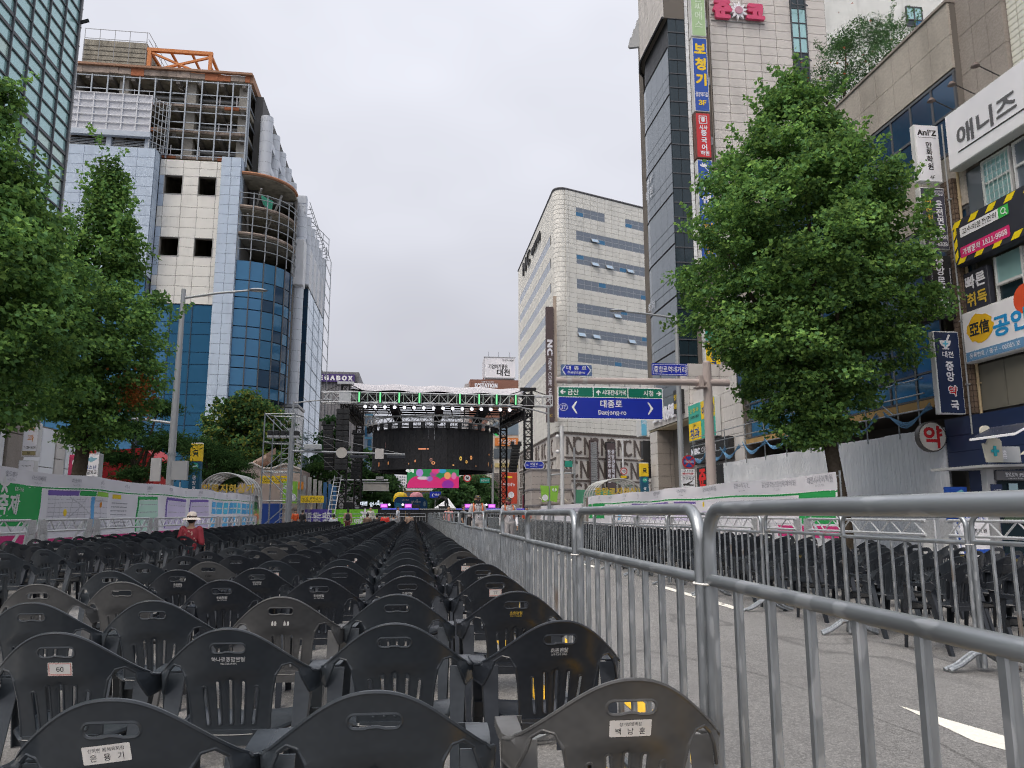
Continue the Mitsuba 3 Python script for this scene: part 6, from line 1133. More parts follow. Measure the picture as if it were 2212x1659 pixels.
k = thing('store_banner_sign', 'brown vertical sign with white letters at the corner of the cream department store', 'sign'); part(k, 'case', bevel(12.95, 13.75, 75.1, 75.5, 10.15, 22.0, .03), BROWNB); part(k, 'back_rail', bx(13.77, 14.1, 75.3, 75.6, 10.3, 23.2), mat((0.4, 0.33, 0.27), .7))
text(k, 'NC', (13.33, 75.09, 17.7), .62, LETTERW, (0, 0, -1), (1, 0, 0), bold=.05, w=1.7); text(k, 'NEW CORE MALL', (13.33, 75.09, 14.4), .38, LETTERW, (0, 0, -1), (1, 0, 0), bold=.02, w=4.4); text(k, 'NC', (13.3, 75.09, 10.8), .3, GOLD, bold=.03, w=.5)
for i, (s, nm) in enumerate((('중앙경찰학원', '한국공무원학원'),)):
 k = thing('vertical_banner', 'brown vertical banner with two columns of white letters on the patterned wall', 'banner'); pb(k, 'sheet', 5.15, 6.25, -.25, -.15, 3.0, 8.4, BROWNB, MF)
 for q, (t, x) in enumerate(((nm, 5.45), (s, 5.95))): part(k, 'lettering', flat(shapely.union_all([affinity.translate(text_shape(c, .42, .03), 0, -n_ * .5) for n_, c in enumerate(t)]), (x, -.26, 7.5)), LETTERW, to_world=MF)
 part(k, 'frame', cat([bx(5.1, 5.15, -.26, -.1, 2.9, 8.5), bx(6.25, 6.3, -.26, -.1, 2.9, 8.5), bx(5.15, 6.25, -.26, -.1, 8.42, 8.5)]), INK, to_world=MF)
k = thing('louvre_panel', 'tall narrow grey louvre panel on the patterned wall', 'panel'); part(k, 'frame', cat([bx(3.05, 3.13, -.25, -.05, 3, 8.6), bx(4.0, 4.08, -.25, -.05, 3, 8.6), bx(3.13, 4.0, -.25, -.05, 8.5, 8.6)]), BROWNB, to_world=MF)
for i in range(26): pb(k, 'slat', 3.14, 3.99, -.2, -.1, 3.1 + i * .205, 3.25 + i * .205, GREYP, MF)
# ---------------------------------------------------------------- the teal glass tower on the left
k = thing('teal_glass_tower', 'teal curtain wall tower leaning into the upper left corner', 'building')
XG = -20.25; w = part(k, 'core', bx(-32, XG - .12, 20, 44.15, -.1, 40), MULL)
ycol = [44.22 - 1.67 * i for i in range(15)]
zrow = [25.56]
while zrow[-1] < 39.5: zrow += [zrow[-1] + q * .83 for q in (1, 2, 3, 4)] + [zrow[-1] + 4 * .83 + .78]
dn = [25.56]
while dn[-1] > 1: dn += [dn[-1] - .78] + [dn[-1] - .78 - q * .83 for q in (1, 2, 3, 4)]
zr = sorted(set(round(z, 3) for z in dn + zrow)); thick = set(round(z, 3) for z in dn if round((25.56 - z) / 4.1 % 1, 2) in (0, 1, .19)) | {25.56, 24.78}
for y in ycol: part(w, 'mullion', bx(XG - .06, XG + .10, y - .045, y + .045, 0, 40), MULL)
for z in zr: part(w, 'transom', bx(XG - .06, XG + .07, 20, 44.2, z - (.09 if z in thick else .04), z + (.09 if z in thick else .04)), MULL)
rb = random.Random(7); rest = []
for i in range(14):
 for j in range(len(zr) - 1):
  z0, z1 = zr[j] + .04, zr[j + 1] - .04; y1, y0 = ycol[i] - .04, ycol[i + 1] + .04
  if i < 9 and z0 > 14 and z1 < 36: pb(w, 'pane', XG - .04, XG - .01, y0, y1, z0, z1, 'teal_glass_pale' if rb.random() < .06 else 'teal_glass')
  else: rest.append(bx(XG - .04, XG - .01, y0, y1, z0, z1))
part(w, 'lower_panes', cat(rest), 'teal_glass', kind='stuff')
part(k, 'edge_pipe', cat([rod((XG + .02, 44.45, 0), (XG + .02, 44.45, 40), .07, 8)] + [bx(XG - .1, XG + .1, 44.3, 44.5, z, z + .06) for z in np.arange(2, 40, 1.2)]), GREYP, 40)
part(k, 'edge_lamp', bar((XG, 44.4, 29.9), (XG + .5, 44.4, 30.1), .08, .2), INK)
# ---------------------------------------------------------------- the half stripped building
k = thing('stripped_building', 'tall blue and cream building being stripped to its concrete frame', 'building')
Y0 = 73.0
# open frame on top: slabs, columns and a steel grid
SL = [(43.45, 44.2), (40.45, 40.9), (37.75, 38.2), (35.0, 35.45)]
for z0, z1 in SL:
 s = part(k, 'floor_slab', bx(-33.4, -17.05, Y0 + .55, 98, z0, z1), 'raw_concrete')
 rb = random.Random(int(z0)); x = -33.4
 while x < -17.1:
  wd = rb.uniform(.6, 1.7); x1 = min(x + wd, -17.05); part(s, 'broken_edge', bx(x + .01, x1 - .01, Y0 + .40 - rb.uniform(0, .10), Y0 + .55, z0 + rb.uniform(0, .12), z1 - rb.uniform(0, .08)), 'broken_slab' if rb.random() < .75 else mat((0.40, 0.16, 0.09), .9)); x = x1
for z0, z1 in ((35.45, 37.75), (38.2, 40.45), (40.9, 43.45)):
 for x in (-29.6, -23.2, -18.2):
  for y in (74.3, 80.5, 86.7): part(k, 'column', bx(x, x + .85, y, y + .85, z0, z1), mat((0.40, 0.385, 0.35), .9))
 for x in np.arange(-32.5, -17.5, 2.1): part(k, 'ceiling_beam', bx(x, x + .35, Y0 + .6, 92, z1 - .45, z1), mat((.2, .19, .18), .9))
 part(k, 'back_partition', bx(-33.3, -17.6, 90, 90.3, z0, z1), mat((0.16, 0.15, 0.14), .9))
 part(k, 'duct', rod((-32.5 if z0 > 40 else -23, 76.0, z1 - .75), (-17.8, 76.2, z1 - .7), .28, 10), mat((0.42, 0.44, 0.46), .35, .6), 40)
 rb = random.Random(int(z0 * 3))
 for q in range(9):
  x = rb.uniform(-32.5, -17.8); y = rb.uniform(73.8, 77); part(k, 'hanging_cable', tube([(x + .25 * math.sin(t * 3), y, z1 - .3 * t - .1) for t in np.linspace(0, rb.uniform(1.5, 4), 7)], .028, 4), mat((0.45, 0.44, 0.42), .7))
 for q in range(5): x = rb.uniform(-32, -18); part(k, 'prop', rod((x, 74.0, z0), (x, 74.0, z0 + rb.uniform(.9, 1.5)), .04, 5), SIGNW)
part(k, 'side_fill', bx(-33.5, -33.3, Y0 + .6, 98, 35, 44), mat((0.2, 0.19, 0.18), .9)); part(k, 'rear_fill', bx(-33.3, -17.3, 97.6, 98, 35, 43.5), mat((0.2, 0.19, 0.18), .9))
GRID = mat((0.30, 0.34, 0.39), .5, .3)
for i in range(12):
 x = -33.15 + i * 1.463
 part(k, 'grid_post', bx(x - .06, x + .06, Y0 + .02, Y0 + .14, 40.4 if x < -25.2 else 34.9, 43.15), GRID)
for z in (43.1, 41.75, 40.72, 39.85): part(k, 'grid_rail', bx(-33.3 if z > 40 else -25.3, -17.0, Y0 + .15, Y0 + .23, z - .045, z + .045), GRID)
for z in (38.75, 38.0, 37.15, 35.9, 35.3): part(k, 'grid_rail', bx(-25.3, -17.0, Y0 + .15, Y0 + .23, z - .045, z + .045), GRID)
for i in range(6):
 y = Y0 + .3 + i * 4.0; part(k, 'grid_post', bx(-17.02, -16.86, y - .07, y + .07, 34.5, 43.2), GRID)
for z in (43.0, 41.0, 39.4, 37.6, 35.8): part(k, 'grid_rail', bx(-16.99, -16.90, Y0 + .3, 97, z - .05, z + .05), GRID)
part(k, 'roof_edge', cat([bx(-33.5, -16.8, Y0 + .1, Y0 + .45, 44.2, 44.42), bx(-17.15, -16.75, Y0 + .45, 98, 43.5, 44.4)]), mat((0.30, 0.17, 0.11), .8))
# screened scaffold box
b = part(k, 'screen_box', bx(-33.3, -25.5, 71.66, 71.68, 36.75, 40.42), mat((0.50, 0.52, 0.57), .8))
for x in edges(-33.3, -25.5, 6): pb(b, 'screen_post', x - .05, x + .05, 71.54, 71.66, 36.7, 40.45, mat((0.60, 0.62, 0.66), .7))
for z in edges(36.75, 40.42, 5): pb(b, 'screen_rail', -33.3, -25.45, 71.52, 71.60, z - .04, z + .04, mat((0.60, 0.62, 0.66), .7))
lat = [bx(-25.5 + t * 1.3 - .03, -25.5 + t * 1.3 + .03, 71.7 + t * 1.25 - .03, 71.7 + t * 1.25 + .03, 35.2, 40.4) for t in edges(0, 1, 5)] + [bar((-25.45, 71.75, z), (-24.2, 72.95, z - .15), .06) for z in edges(35.3, 40.3, 8)]
part(k, 'side_lattice', cat(lat), STEEL, kind='stuff'); part(k, 'box_beam', bx(-33.4, -25.4, 71.5, 71.95, 36.2, 36.72), mat((0.42, 0.48, 0.56), .6))
for x in (-29.4, -25.95): part(k, 'box_leg', bx(x, x + .42, 71.9, 72.3, 35.0, 36.2), mat((0.42, 0.48, 0.56), .6))
for z in (36.0, 35.85, 35.7, 35.55, 35.4): part(k, 'rebar', rod((-33.4, 72.1, z), (-25.0, 72.1, z - .05), .035, 5), STEEL)
# panel walls of the front
a = part(k, 'blue_wall', cat([bx(-34.2, -24.82, 71.6, 74, 22.72, 35.1), bx(-34.2, -24.9, 72.2, 74, 6, 22.7)]), mat((0.20, 0.24, 0.30), .9))
cladding(a, 'panel', 'y', 71.6, -1, [-24.82 - 1.57 * i for i in range(7)][::-1], edges(22.75, 35.1, 13), 'blue_panel', .05, .035)
cladding(a, 'return_panel', 'x', -24.82, 1, [71.65, 72.85], edges(22.75, 35.1, 13), 'blue_panel', .05, .035)
hol = [(-24.24, -22.62, 31.28, 33.12), (-21.12, -19.53, 31.28, 33.12), (-24.24, -22.55, 25.14, 26.93), (-21.1, -19.48, 25.14, 26.93)]
cw_ = part(k, 'cream_wall', slab(sbox(-24.75, 20.5, -18.95, 34.75).difference(shapely.union_all([sbox(a, c, b, d) for a, b, c, d in hol])), .4, (0, 73.4, 0)), mat((0.28, 0.27, 0.25), .9))
part(k, 'inner_rooms', cat([bx(-24.8, -18.9, 73.4, 82, z, z + .4) for z in (20.2, 23.9, 30.0, 34.3)] + [bx(-24.9, -18.9, 82, 82.3, 20, 34.6), bx(-25, -24.8, 73.4, 82, 20, 34.6), bx(-18.95, -18.8, 73.4, 82, 20, 34.6), bx(-22, -21.8, 73.4, 82, 20, 34.6)]), 'raw_concrete')
zc = [20.5, 21.25, 22.2, 23.2, 24.2, 25.14, 26.03, 26.93, 27.95, 28.97, 30.0, 31.28, 32.2, 33.12, 33.95, 34.75]
rb = random.Random(11)
cladding(cw_, 'panel', 'y', 73.0, -1, [-24.75, -24.24, -22.6, -21.11, -19.5, -18.95], zc, 'cream_panel', .05, .04, holes=hol, alt=lambda q, x, z: 'blue_panel' if x < -24.3 and rb.random() < .62 else 'cream_panel')
for x0, x1, z0, z1 in hol: part(cw_, 'window_trim', cat([bx(x0 - .06, x0, 72.9, 72.97, z0 - .06, z1 + .06), bx(x1, x1 + .06, 72.9, 72.97, z0 - .06, z1 + .06), bx(x0, x1, 72.9, 72.97, z1, z1 + .06), bx(x0, x1, 72.9, 72.97, z0 - .06, z0)]), mat((0.35, 0.35, 0.34), .6))
p_ = part(k, 'blue_pilaster', bx(-18.95, -17.12, 72.3, 74, 6, 35.0), mat((0.20, 0.24, 0.30), .9)); cladding(p_, 'panel', 'y', 72.3, -1, [-18.95, -18.03, -17.12], edges(6, 35, 30), 'blue_panel', .05, .035); cladding(p_, 'return_panel', 'x', -17.12, 1, [72.35, 73.3], edges(6, 35, 30), 'blue_panel', .05, .035)
g = part(k, 'blue_curtain_wall', cat([bx(-24.8, -18.96, 73.12, 74, 4, 20.5)] + [bx(x - .04, x + .04, 73.0, 73.12, 4, 20.5) for x in (-24.75, -22.85, -20.9, -18.99)]), mat((0.02, 0.05, 0.09), .6))
zg = [20.45]
while zg[-1] > 5: zg += [zg[-1] - 1.68, zg[-1] - 1.68 - 1.16]
for i, (x0, x1) in enumerate(((-24.7, -22.9), (-22.8, -20.95), (-20.85, -19.03))):
 for j in range(len(zg) - 1): pb(g, 'pane', x0, x1, 73.05, 73.08, zg[j + 1] + .04, zg[j] - .02, 'blue_glass')
g = part(k, 'blue_curtain_wall', bx(-34.2, -24.92, 72.12, 72.2, 4, 22.7), mat((0.02, 0.05, 0.09), .6))
for i in range(5):
 for j in range(len(zg) - 2): pb(g, 'pane', -26.75 - 1.87 * i, -24.96 - 1.87 * i, 72.05, 72.08, zg[j + 1] + 2.2 + .04, zg[j] + 2.2 - .02, 'blue_glass')
# the curved bay
CX, CY, CR = -17.1, 77.0, 4.5
arcq = lambda R, n, a0=-PI / 2, a1=0.12: [(CX + R * math.cos(t), CY + R * math.sin(t)) for t in np.linspace(a0, a1, n)]
sec = arcq(CR, 7); bay = part(k, 'bay_core', slab(Polygon([(CX, CY + 1)] + arcq(CR - .16, 13)), 13.0, (0, 0, 11.75), (1, 0, 0), (0, 1, 0)), mat((0.02, 0.05, 0.09), .6))
zb_ = [11.75, 12.85, 14.5, 15.65, 17.3, 18.45, 20.1, 21.25, 22.9, 24.85]
rb = random.Random(6)
for i in range(6):
 (xa, ya), (xb, yb) = sec[i], sec[i + 1]; d = np.array([xb - xa, yb - ya]); L = np.linalg.norm(d); d /= L; nn = np.array([d[1], -d[0]])
 part(bay, 'mullion', bar((xa + nn[0] * .03, ya + nn[1] * .03, 8.4), (xa + nn[0] * .03, ya + nn[1] * .03, 24.9), .09), MULL)
 for j in range(9):
  V = np.array([[xa + d[0] * s_ + nn[0] * t, ya + d[1] * s_ + nn[1] * t, z] for s_ in (.05, L - .05) for t in (-.05, -.02) for z in (zb_[j] + .05, zb_[j + 1] - .05)])
  u = rb.random(); part(bay, 'pane', trimesh.Trimesh(V).convex_hull, 'blue_glass_dark' if (u < .3 and i > 1) or (i == 4 and j % 2) else 'blue_glass')
for z in (24.95, 33.7, 30.3, 27.6):
 s = part(k, 'bay_slab', slab(Polygon([(CX, CY + 6), (CX, CY)] + arcq(CR - .1, 15) + [(CX + CR - .2, CY + 6)]), .35 if z > 25 else .1, (0, 0, z - .35), (1, 0, 0), (0, 1, 0)), 'raw_concrete')
 if z > 25: part(s, 'broken_rim', tube([(a_, b_, z - .1) for a_, b_ in arcq(CR - .02, 15)], .16, 6), 'broken_slab' if z < 33 else mat((0.42, 0.22, 0.14), .9))
part(k, 'bay_back', cat([bx(CX - .2, CX + 4.4, CY + 5.8, CY + 6, 0, 33.5), bx(CX - .3, CX - .1, 73.3, CY + 6, 4, 33.5), bx(CX + 4.2, CX + 4.4, CY + 1.2, CY + 6, 0, 33.5)]), mat((.22, .21, .2), .9))
for i in range(7):
 xa, ya = arcq(CR + .12, 7)[i]; part(k, 'bay_scaffold_post', rod((xa, ya, 24.9), (xa, ya, 31.6), .06, 6), STEEL)
for z in (25.9, 26.9, 28.3, 29.2, 31.0, 31.5): part(k, 'bay_scaffold_rail', tube([(a_, b_, z) for a_, b_ in arcq(CR + .2, 12)], .045, 5), STEEL)
part(k, 'green_net', slab(Polygon([(0, 0), (1.3, -.3), (1.2, -1.3), (.3, -.9)]), .04, (-15.3, 73.0, 31.6), (.8, .55, 0)), mat((0.05, 0.30, 0.20), .8))
for q in range(6):
 t = -1.4 + q * .27; part(k, 'bay_strut', bar((CX + 1.5 * math.cos(t), CY + 1.5 * math.sin(t), 27.5 + 2.75 * (q % 3)), (CX + 4.2 * math.cos(t), CY + 4.2 * math.sin(t), 29.6 + 2.75 * (q % 2)), .16), mat((0.3, 0.3, 0.3), .7))
for i in range(5): xa, ya = arcq(CR, 7)[i]; part(k, 'ground_mullion', rod((xa, ya, 5), (xa, ya, 8.4), .05, 5), STEEL)
# street side: round columns, beams, light glass
RC = mat((0.56, 0.60, 0.66), .55)
def round_column(x, y, z0, z1, r):
 c = part(k, 'round_column', rod((x, y, z0), (x, y, z1), r, 14), RC, 40)
 for z in np.arange(z0 + 1.1, z1, 1.1): part(c, 'joint', lathe([(r + .012, 0), (r + .012, .04)], 14, (x, y, z)), mat((0.30, 0.33, 0.37), .7), True)
for i in range(6): round_column(-15.55, 75.2 + 4.0 * i, 33.6, 40.8, .62)
for i in range(5): part(k, 'column_tie', bx(-15.85, -15.25, 75.8 + 4 * i, 78.6 + 4 * i, 38.3, 39.0), RC); part(k, 'column_tie', bx(-15.85, -15.25, 75.8 + 4 * i, 78.6 + 4 * i, 35.6, 36.3), RC)
for i in range(6): round_column(-12.35, 79.2 + 3.5 * i, 12 if i == 0 else 25.6, 33.2, .58)
for i in range(5): part(k, 'column_tie', bx(-12.6, -12.1, 79.8 + 3.5 * i, 82.1 + 3.5 * i, 30.5, 31.3), RC); part(k, 'column_tie', bx(-12.6, -12.1, 79.8 + 3.5 * i, 82.1 + 3.5 * i, 27.4, 28.1), RC)
part(k, 'portal_beam', cat([bevel(-16.2, -11.8, 78.7, 79.6, 33.25, 34.2, .08), bevel(-12.9, -11.8, 78.7, 79.6, 32.2, 33.24, .08)]), RC)
part(k, 'white_box', bevel(-13.0, -11.75, 78.2, 79.9, 24.3, 29.2, .05), 'white_panel')
part(k, 'street_core', bx(-17, -12.6, 82.5, 97.8, 0, 30), mat((0.06, 0.07, 0.08), .8)); part(k, 'upper_core', bx(-17, -16.2, 76, 97.8, 30, 43.5), mat((0.10, 0.10, 0.10), .8))
sp_ = part(k, 'sloped_panel_wall', bx(-12.35, -11.95, 83, 97.9, 25.7, 30.2), mat((0.3, 0.32, 0.34), .9)); cladding(sp_, 'panel', 'x', -11.95, 1, edges(83, 97.9, 8), edges(25.7, 30.2, 5), 'white_panel', .04, .04)
sg = part(k, 'street_curtain_wall', bx(-12.6, -11.95, 83.8, 97.9, 0, 25.5), MULL)
for i in range(9):
 for j in range(12): pb(sg, 'pane', -11.95, -11.92, 83.85 + 1.56 * i + .03, 83.85 + 1.56 * (i + 1) - .03, 1.3 + 2.02 * j + .04, 1.3 + 2.02 * (j + 1) - .04, 'sky_glass')
for j in range(12): pb(sg, 'return_pane', -12.58, -11.97, 83.74, 83.78, 1.3 + 2.02 * j + .04, 1.3 + 2.02 * (j + 1) - .04, 'blue_glass_dark')
pd = part(k, 'corner_pedestal', bx(-13.3, -11.6, 77.9, 82, 3, 11.6), mat((0.2, 0.22, 0.24), .8)); cladding(pd, 'panel', 'y', 77.9, -1, [-13.3, -12.45, -11.6], edges(3, 11.5, 9), 'white_panel', .04, .04); cladding(pd, 'panel', 'x', -11.6, 1, edges(77.9, 82, 3), edges(3, 11.5, 9), 'white_panel', .04, .04); part(pd, 'cap', bx(-13.4, -11.5, 77.8, 82.1, 11.6, 11.85), GREYP)
sc = []
for y in (93, 98.5):
 for x in (-11.3,): sc.append(rod((x, y, 2), (x, y, 33.5), .05, 5))
sc += [rod((-11.3, 92.5, z), (-11.3, 98.6, z), .045, 5) for z in np.arange(3, 34, 1.9)]
part(k, 'edge_scaffold', cat(sc), STEEL, kind='stuff')
part(k, 'roof_rails', cat([rod((-15.5, 80, z), (-11.5, 97, z), .045, 5) for z in (35.2, 36.0)] + [rod((-15.5 + 4 * t, 80 + 17 * t, 33.8), (-15.5 + 4 * t, 80 + 17 * t, 36.1), .045, 5) for t in edges(0, 1, 8)] + [rod((-12.3 + .3 * s_, 80 + 17 * t, 33.0 + .12 * s_), (-11.4, 80.2 + 17 * t, 33.3), .04, 4) for t in edges(0, 1, 14) for s_ in (0,)] + [rod((-11.6, 79.5, 33.3 + q * .5), (-11.6, 97, 33.3 + q * .5), .035, 5) for q in (0, 1)]), STEEL, kind='stuff')
# roof: concrete penthouse and orange frame
ph = part(k, 'penthouse', bx(-33.2, -27.25, 74, 80, 44.2, 47.35), 'raw_concrete')
for z in (44.7, 45.2, 45.7, 46.2, 46.7): pb(ph, 'tie_line', -33.2, -27.25, 73.95, 73.99, z, z + .035, mat((0.16, 0.15, 0.13), .9))
for q in range(11): pb(ph, 'rebar_stub', -27.25, -26.95, 74.2 + .5 * q, 74.24 + .5 * q, 44.5 + (q % 5) * .5, 44.54 + (q % 5) * .5, INK)
part(k, 'roof_guard_rail', cat([rod((x, y, 44.4), (x, y, 48.35), .03, 5) for x, y in ((-33.0, 73.7), (-31.6, 73.7), (-30.2, 73.7), (-28.8, 73.7), (-27.2, 73.7), (-27.0, 75.5), (-27, 77.5), (-27, 79.8))] + [rod((-33, 73.7, z), (-27.1, 73.7, z), .03, 5) for z in (48.3, 47.3)] + [rod((-27.05, 73.7, z), (-27.0, 79.8, z), .03, 5) for z in (48.3, 47.6)]), GREYP, kind='stuff')
OR = mat((0.52, 0.17, 0.035), .55)
def ob(p, q, w=.26): part(ot, 'member', bar(p, q, w), OR)
ot = part(k, 'orange_frame', bar((-27.2, 73.9, 46.6), (-20.9, 73.9, 46.6), .34), OR)
ob((-27.2, 73.9, 44.45), (-20.9, 73.9, 44.45), .3); ob((-26.9, 73.9, 44.45), (-26.9, 73.9, 46.5), .34); ob((-21.1, 73.9, 44.45), (-21.1, 73.9, 46.5), .3); ob((-26.7, 73.9, 46.3), (-22.2, 73.9, 44.5), .2); ob((-21.2, 73.9, 46.2), (-26.2, 73.9, 44.5), .2)
ob((-26.9, 74, 46.5), (-25.4, 79, 44.4), .24); ob((-21.1, 74, 46.5), (-20.2, 79, 44.4), .24); ob((-24.9, 74, 46.5), (-23.6, 79, 44.4), .2); ob((-22.9, 74, 46.5), (-21.9, 79, 44.4), .2); ob((-27, 78.9, 44.4), (-20, 78.9, 44.4), .28); ob((-21.1, 74.2, 45.4), (-20.5, 78, 44.4), .16)
# ---------------------------------------------------------------- low shops along the left pavement
k = thing('corner_shop_building', 'low beige stone shop building behind the left trees', 'building'); XL = -13.5
w = part(k, 'wall', bx(-19, XL - .06, 20, 28.66, -.1, 5.2), JOINT); cladding(w, 'stone_panel', 'x', XL - .06, 1, [20, 22.3, 24.6, 27.45], edges(0, 5.15, 4), 'white_panel', .05, .03); cladding(w, 'pier_panel', 'x', XL - .06, 1, [27.5, 28.66], edges(0, 5.15, 4), 'granite_dark', .12, .03)
pb(k, 'dark_eave', XL - .3, XL + .6, 20, 28.0, 5.22, 5.6, mat((0.07, 0.07, 0.075), .6)); pb(k, 'vent_grille', XL - .02, XL + .03, 24.8, 27.4, 4.55, 5.15, INK)
k = thing('white_shop_building', 'low white panelled shop building right of the beige stone shop', 'building'); w = part(k, 'wall', bx(-19, XL - .06, 28.7, 35.2, -.1, 4.35), JOINT); cladding(w, 'panel', 'x', XL - .06, 1, [28.7, 30.0, 31.1], edges(0, 4.3, 3), 'white_panel', .05, .03); cladding(w, 'stone_panel', 'x', XL - .06, 1, [31.15, 31.9], edges(0, 4.3, 4), 'beige_panel', .08, .03); cladding(w, 'sign_panel', 'x', XL - .06, 1, [31.95, 33.5, 35.2], edges(1.5, 4.3, 2), 'white_panel', .1, .03); text(k, '소년경찰학교', (XL + .06, 33.5, 3.6), .5, INK, LY, w=2.4)
k = signbox('dental_sign', 'white vertical box sign with orange letters and a phone number behind the left tree', -12.75, -12.28, 27.0, 27.25, 3.02, 4.12, SIGNW, FRAMEW); text(k, '치', (-12.5, 26.985, 3.93), .22, ORANGE); text(k, '과', (-12.5, 26.985, 3.62), .22, ORANGE); text(k, 'T.256-3828', (-12.51, 26.985, 3.32), .09, INK, w=.36); pb(k, 'rainbow_strip', -12.72, -12.31, 26.98, 26.99, 3.06, 3.2, mat((0.30, 0.25, 0.12), .6)); text(k, '6F', (-12.51, 26.978, 3.13), .09, INK)
k = signbox('round_badge_sign', 'white box sign with a round dark badge below the dental sign', -12.8, -12.3, 27.0, 27.25, 1.9, 2.9, SIGNW, FRAMEW); shape(k, 'badge', Point(0, 0).buffer(.19).difference(Point(0, 0).buffer(.12)), (-12.55, 26.985, 2.3), INK); text(k, 'ASA', (-12.55, 26.985, 2.3), .1, INK, w=.2); text(k, 'Your pass ACE', (-12.55, 26.985, 2.72), .05, INK, bold=0, w=.3)
k = signbox('red_sign_box', 'dark pink upright sign box with white emblem and letters right of the left trunk', -10.85, -10.38, 26.0, 26.5, 1.2, 3.02, mat((0.42, 0.03, 0.10), .5), mat((0.42, 0.03, 0.10), .5)); text(k, '아름다운미', (-10.62, 25.985, 2.0), .24, SIGNW, vertical=True); shape(k, 'emblem', Point(0, 0).buffer(.12), (-10.62, 25.985, 2.78), SIGNW)
k = signbox('police_school_sign', 'white and navy upright sign with blue winged emblem beside the dark pink box', -10.35, -9.85, 25.8, 26.1, 1.3, 3.05, SIGNW, GREYP); text(k, '청소년', (-10.1, 25.785, 2.62), .13, BLUE2, w=.33); text(k, '경찰학교', (-10.1, 25.785, 2.46), .13, INK, w=.38); shape(k, 'wing_emblem', Polygon([(-.19, .06), (.19, .06), (.1, -.02), (0, -.07), (-.1, -.02)]).union(affinity.translate(Point(0, 0).buffer(.05), 0, .05)), (-10.1, 25.785, 2.85), mat((0.2, 0.4, 0.5), .5)); pb(k, 'navy_strip', -10.31, -9.89, 25.77, 25.782, 1.9, 2.26, mat((0.06, 0.05, 0.2), .5)); text(k, '청소년보호계', (-10.1, 25.768, 2.08), .08, YELL, w=.36); pb(k, 'beacon', -10.2, -10.05, 25.85, 26.0, 3.05, 3.16, RED)
k = thing('red_stage_box', 'bright red boxy stall behind the pine trees', 'stall'); part(k, 'body', slab(Polygon([(-14.7, 0), (-12.3, 0), (-12.2, 3.75), (-12.75, 4.28), (-14.6, 4.1)]), 3, (0, 41.5, 0)), RED); part(k, 'seam', cat([bx(x, x + .03, 38.48, 38.5, .3, 3.7) for x in (-13.9, -13.1)]), mat((0.3, 0.02, 0.02), .5), kind='stuff')
# ---------------------------------------------------------------- beige chapel-like house and hoarding near the stage
k = thing('beige_house', 'small beige house with twin low gables behind the scaffold tower', 'house'); w = part(k, 'wall', slab(Polygon([(-12.6, -.1), (-8.2, -.1), (-8.2, 4.35), (-8.5, 4.4), (-9.3, 4.75), (-10.3, 4.4), (-10.9, 4.4), (-11.7, 4.8), (-12.6, 4.45)]), 5, (0, 63, 0)), mat((0.42, 0.345, 0.31), .8))
pb(w, 'band', -12.6, -8.2, 57.94, 57.99, 1.5, 1.56, mat((0.3, 0.25, 0.22), .8)); part(k, 'cornice', tube([(-12.6, 57.95, 4.45), (-11.7, 57.95, 4.82), (-10.9, 57.95, 4.42), (-10.3, 57.95, 4.42), (-9.3, 57.95, 4.77), (-8.2, 57.95, 4.36)], .07, 5), mat((0.52, 0.48, 0.44), .8))
for x in (-11.9, -11.3): part(k, 'wall_lamp', move(lathe([(0, .15), (.08, .1), (.1, -.1), (0, -.14)], 8), (x, 57.9, 4.0)), mat((0.35, 0.28, 0.25), .6), True)
pb(k, 'blue_door', -10.9, -9.4, 57.9, 57.97, 0, 1.9, BLUE2); part(k, 'copper_cowl', cat([rod((-11.6, 59, 4.7), (-10.6, 58.6, 5.2), .38, 12), slab(Polygon([(-11.2, 5.3), (-10.2, 5.5), (-10.2, 6.0)]), .1, (0, 58.8, 0))]), mat((0.36, 0.25, 0.19), .4, .5), 40)
k = thing('grey_site_fence', 'grey concrete and blue metal fence beside the beige house', 'fence')
for i in range(7): pb(k, 'panel', -8.15 + .28 * i, -7.88 + .28 * i, 58.5 + .9 * i, 58.6 + .9 * i, 0, 3.95 - .09 * i, mat((0.38, 0.38, 0.37), .8) if i < 4 else mat((0.05, 0.16, 0.36), .6))
pb(k, 'side_panel', -8.3, -7.9, 57.6, 58.4, 0, 3.0, GREYP); pb(k, 'orange_box', -8.28, -7.92, 57.45, 57.55, 2.9, 3.45, ORANGE)
def street_banner(label, x0, x1, y, z0, z1, bs, txt, tcol):
 k = thing('street_banner', label, 'banner'); pb(k, 'sheet', x0, x1, y, y + .02, z0, z1, bs); text(k, txt, ((x0 + x1) / 2, y, (z0 + z1) / 2 + .05), (z1 - z0) * .38, tcol, w=(x1 - x0) * .78); pb(k, 'rule', x0 + .2, x1 - .2, y - .012, y - .006, z0 + .1, z0 + .14, tcol); return k
street_banner('yellow banner hung across the front of the beige house', -10.9, -8.9, 57.2, 3.3, 3.85, YELL, '불법주차 집중단속', INK); street_banner('yellow banner with red end near the black stage speakers', -8.1, -6.4, 57.2, 1.95, 2.45, YELL, '노점 주차금지', INK)
k = thing('lime_banner', 'lime green vertical street banner behind the scaffold tower', 'banner'); pb(k, 'sheet', -9.25, -8.25, 56.9, 56.93, 1.9, 3.45, LIME); shape(k, 'white_disc', Point(0, 0).buffer(.3), (-8.6, 56.9, 2.3), SIGNW); text(k, '축제', (-8.9, 56.9, 3.0), .35, SIGNW)
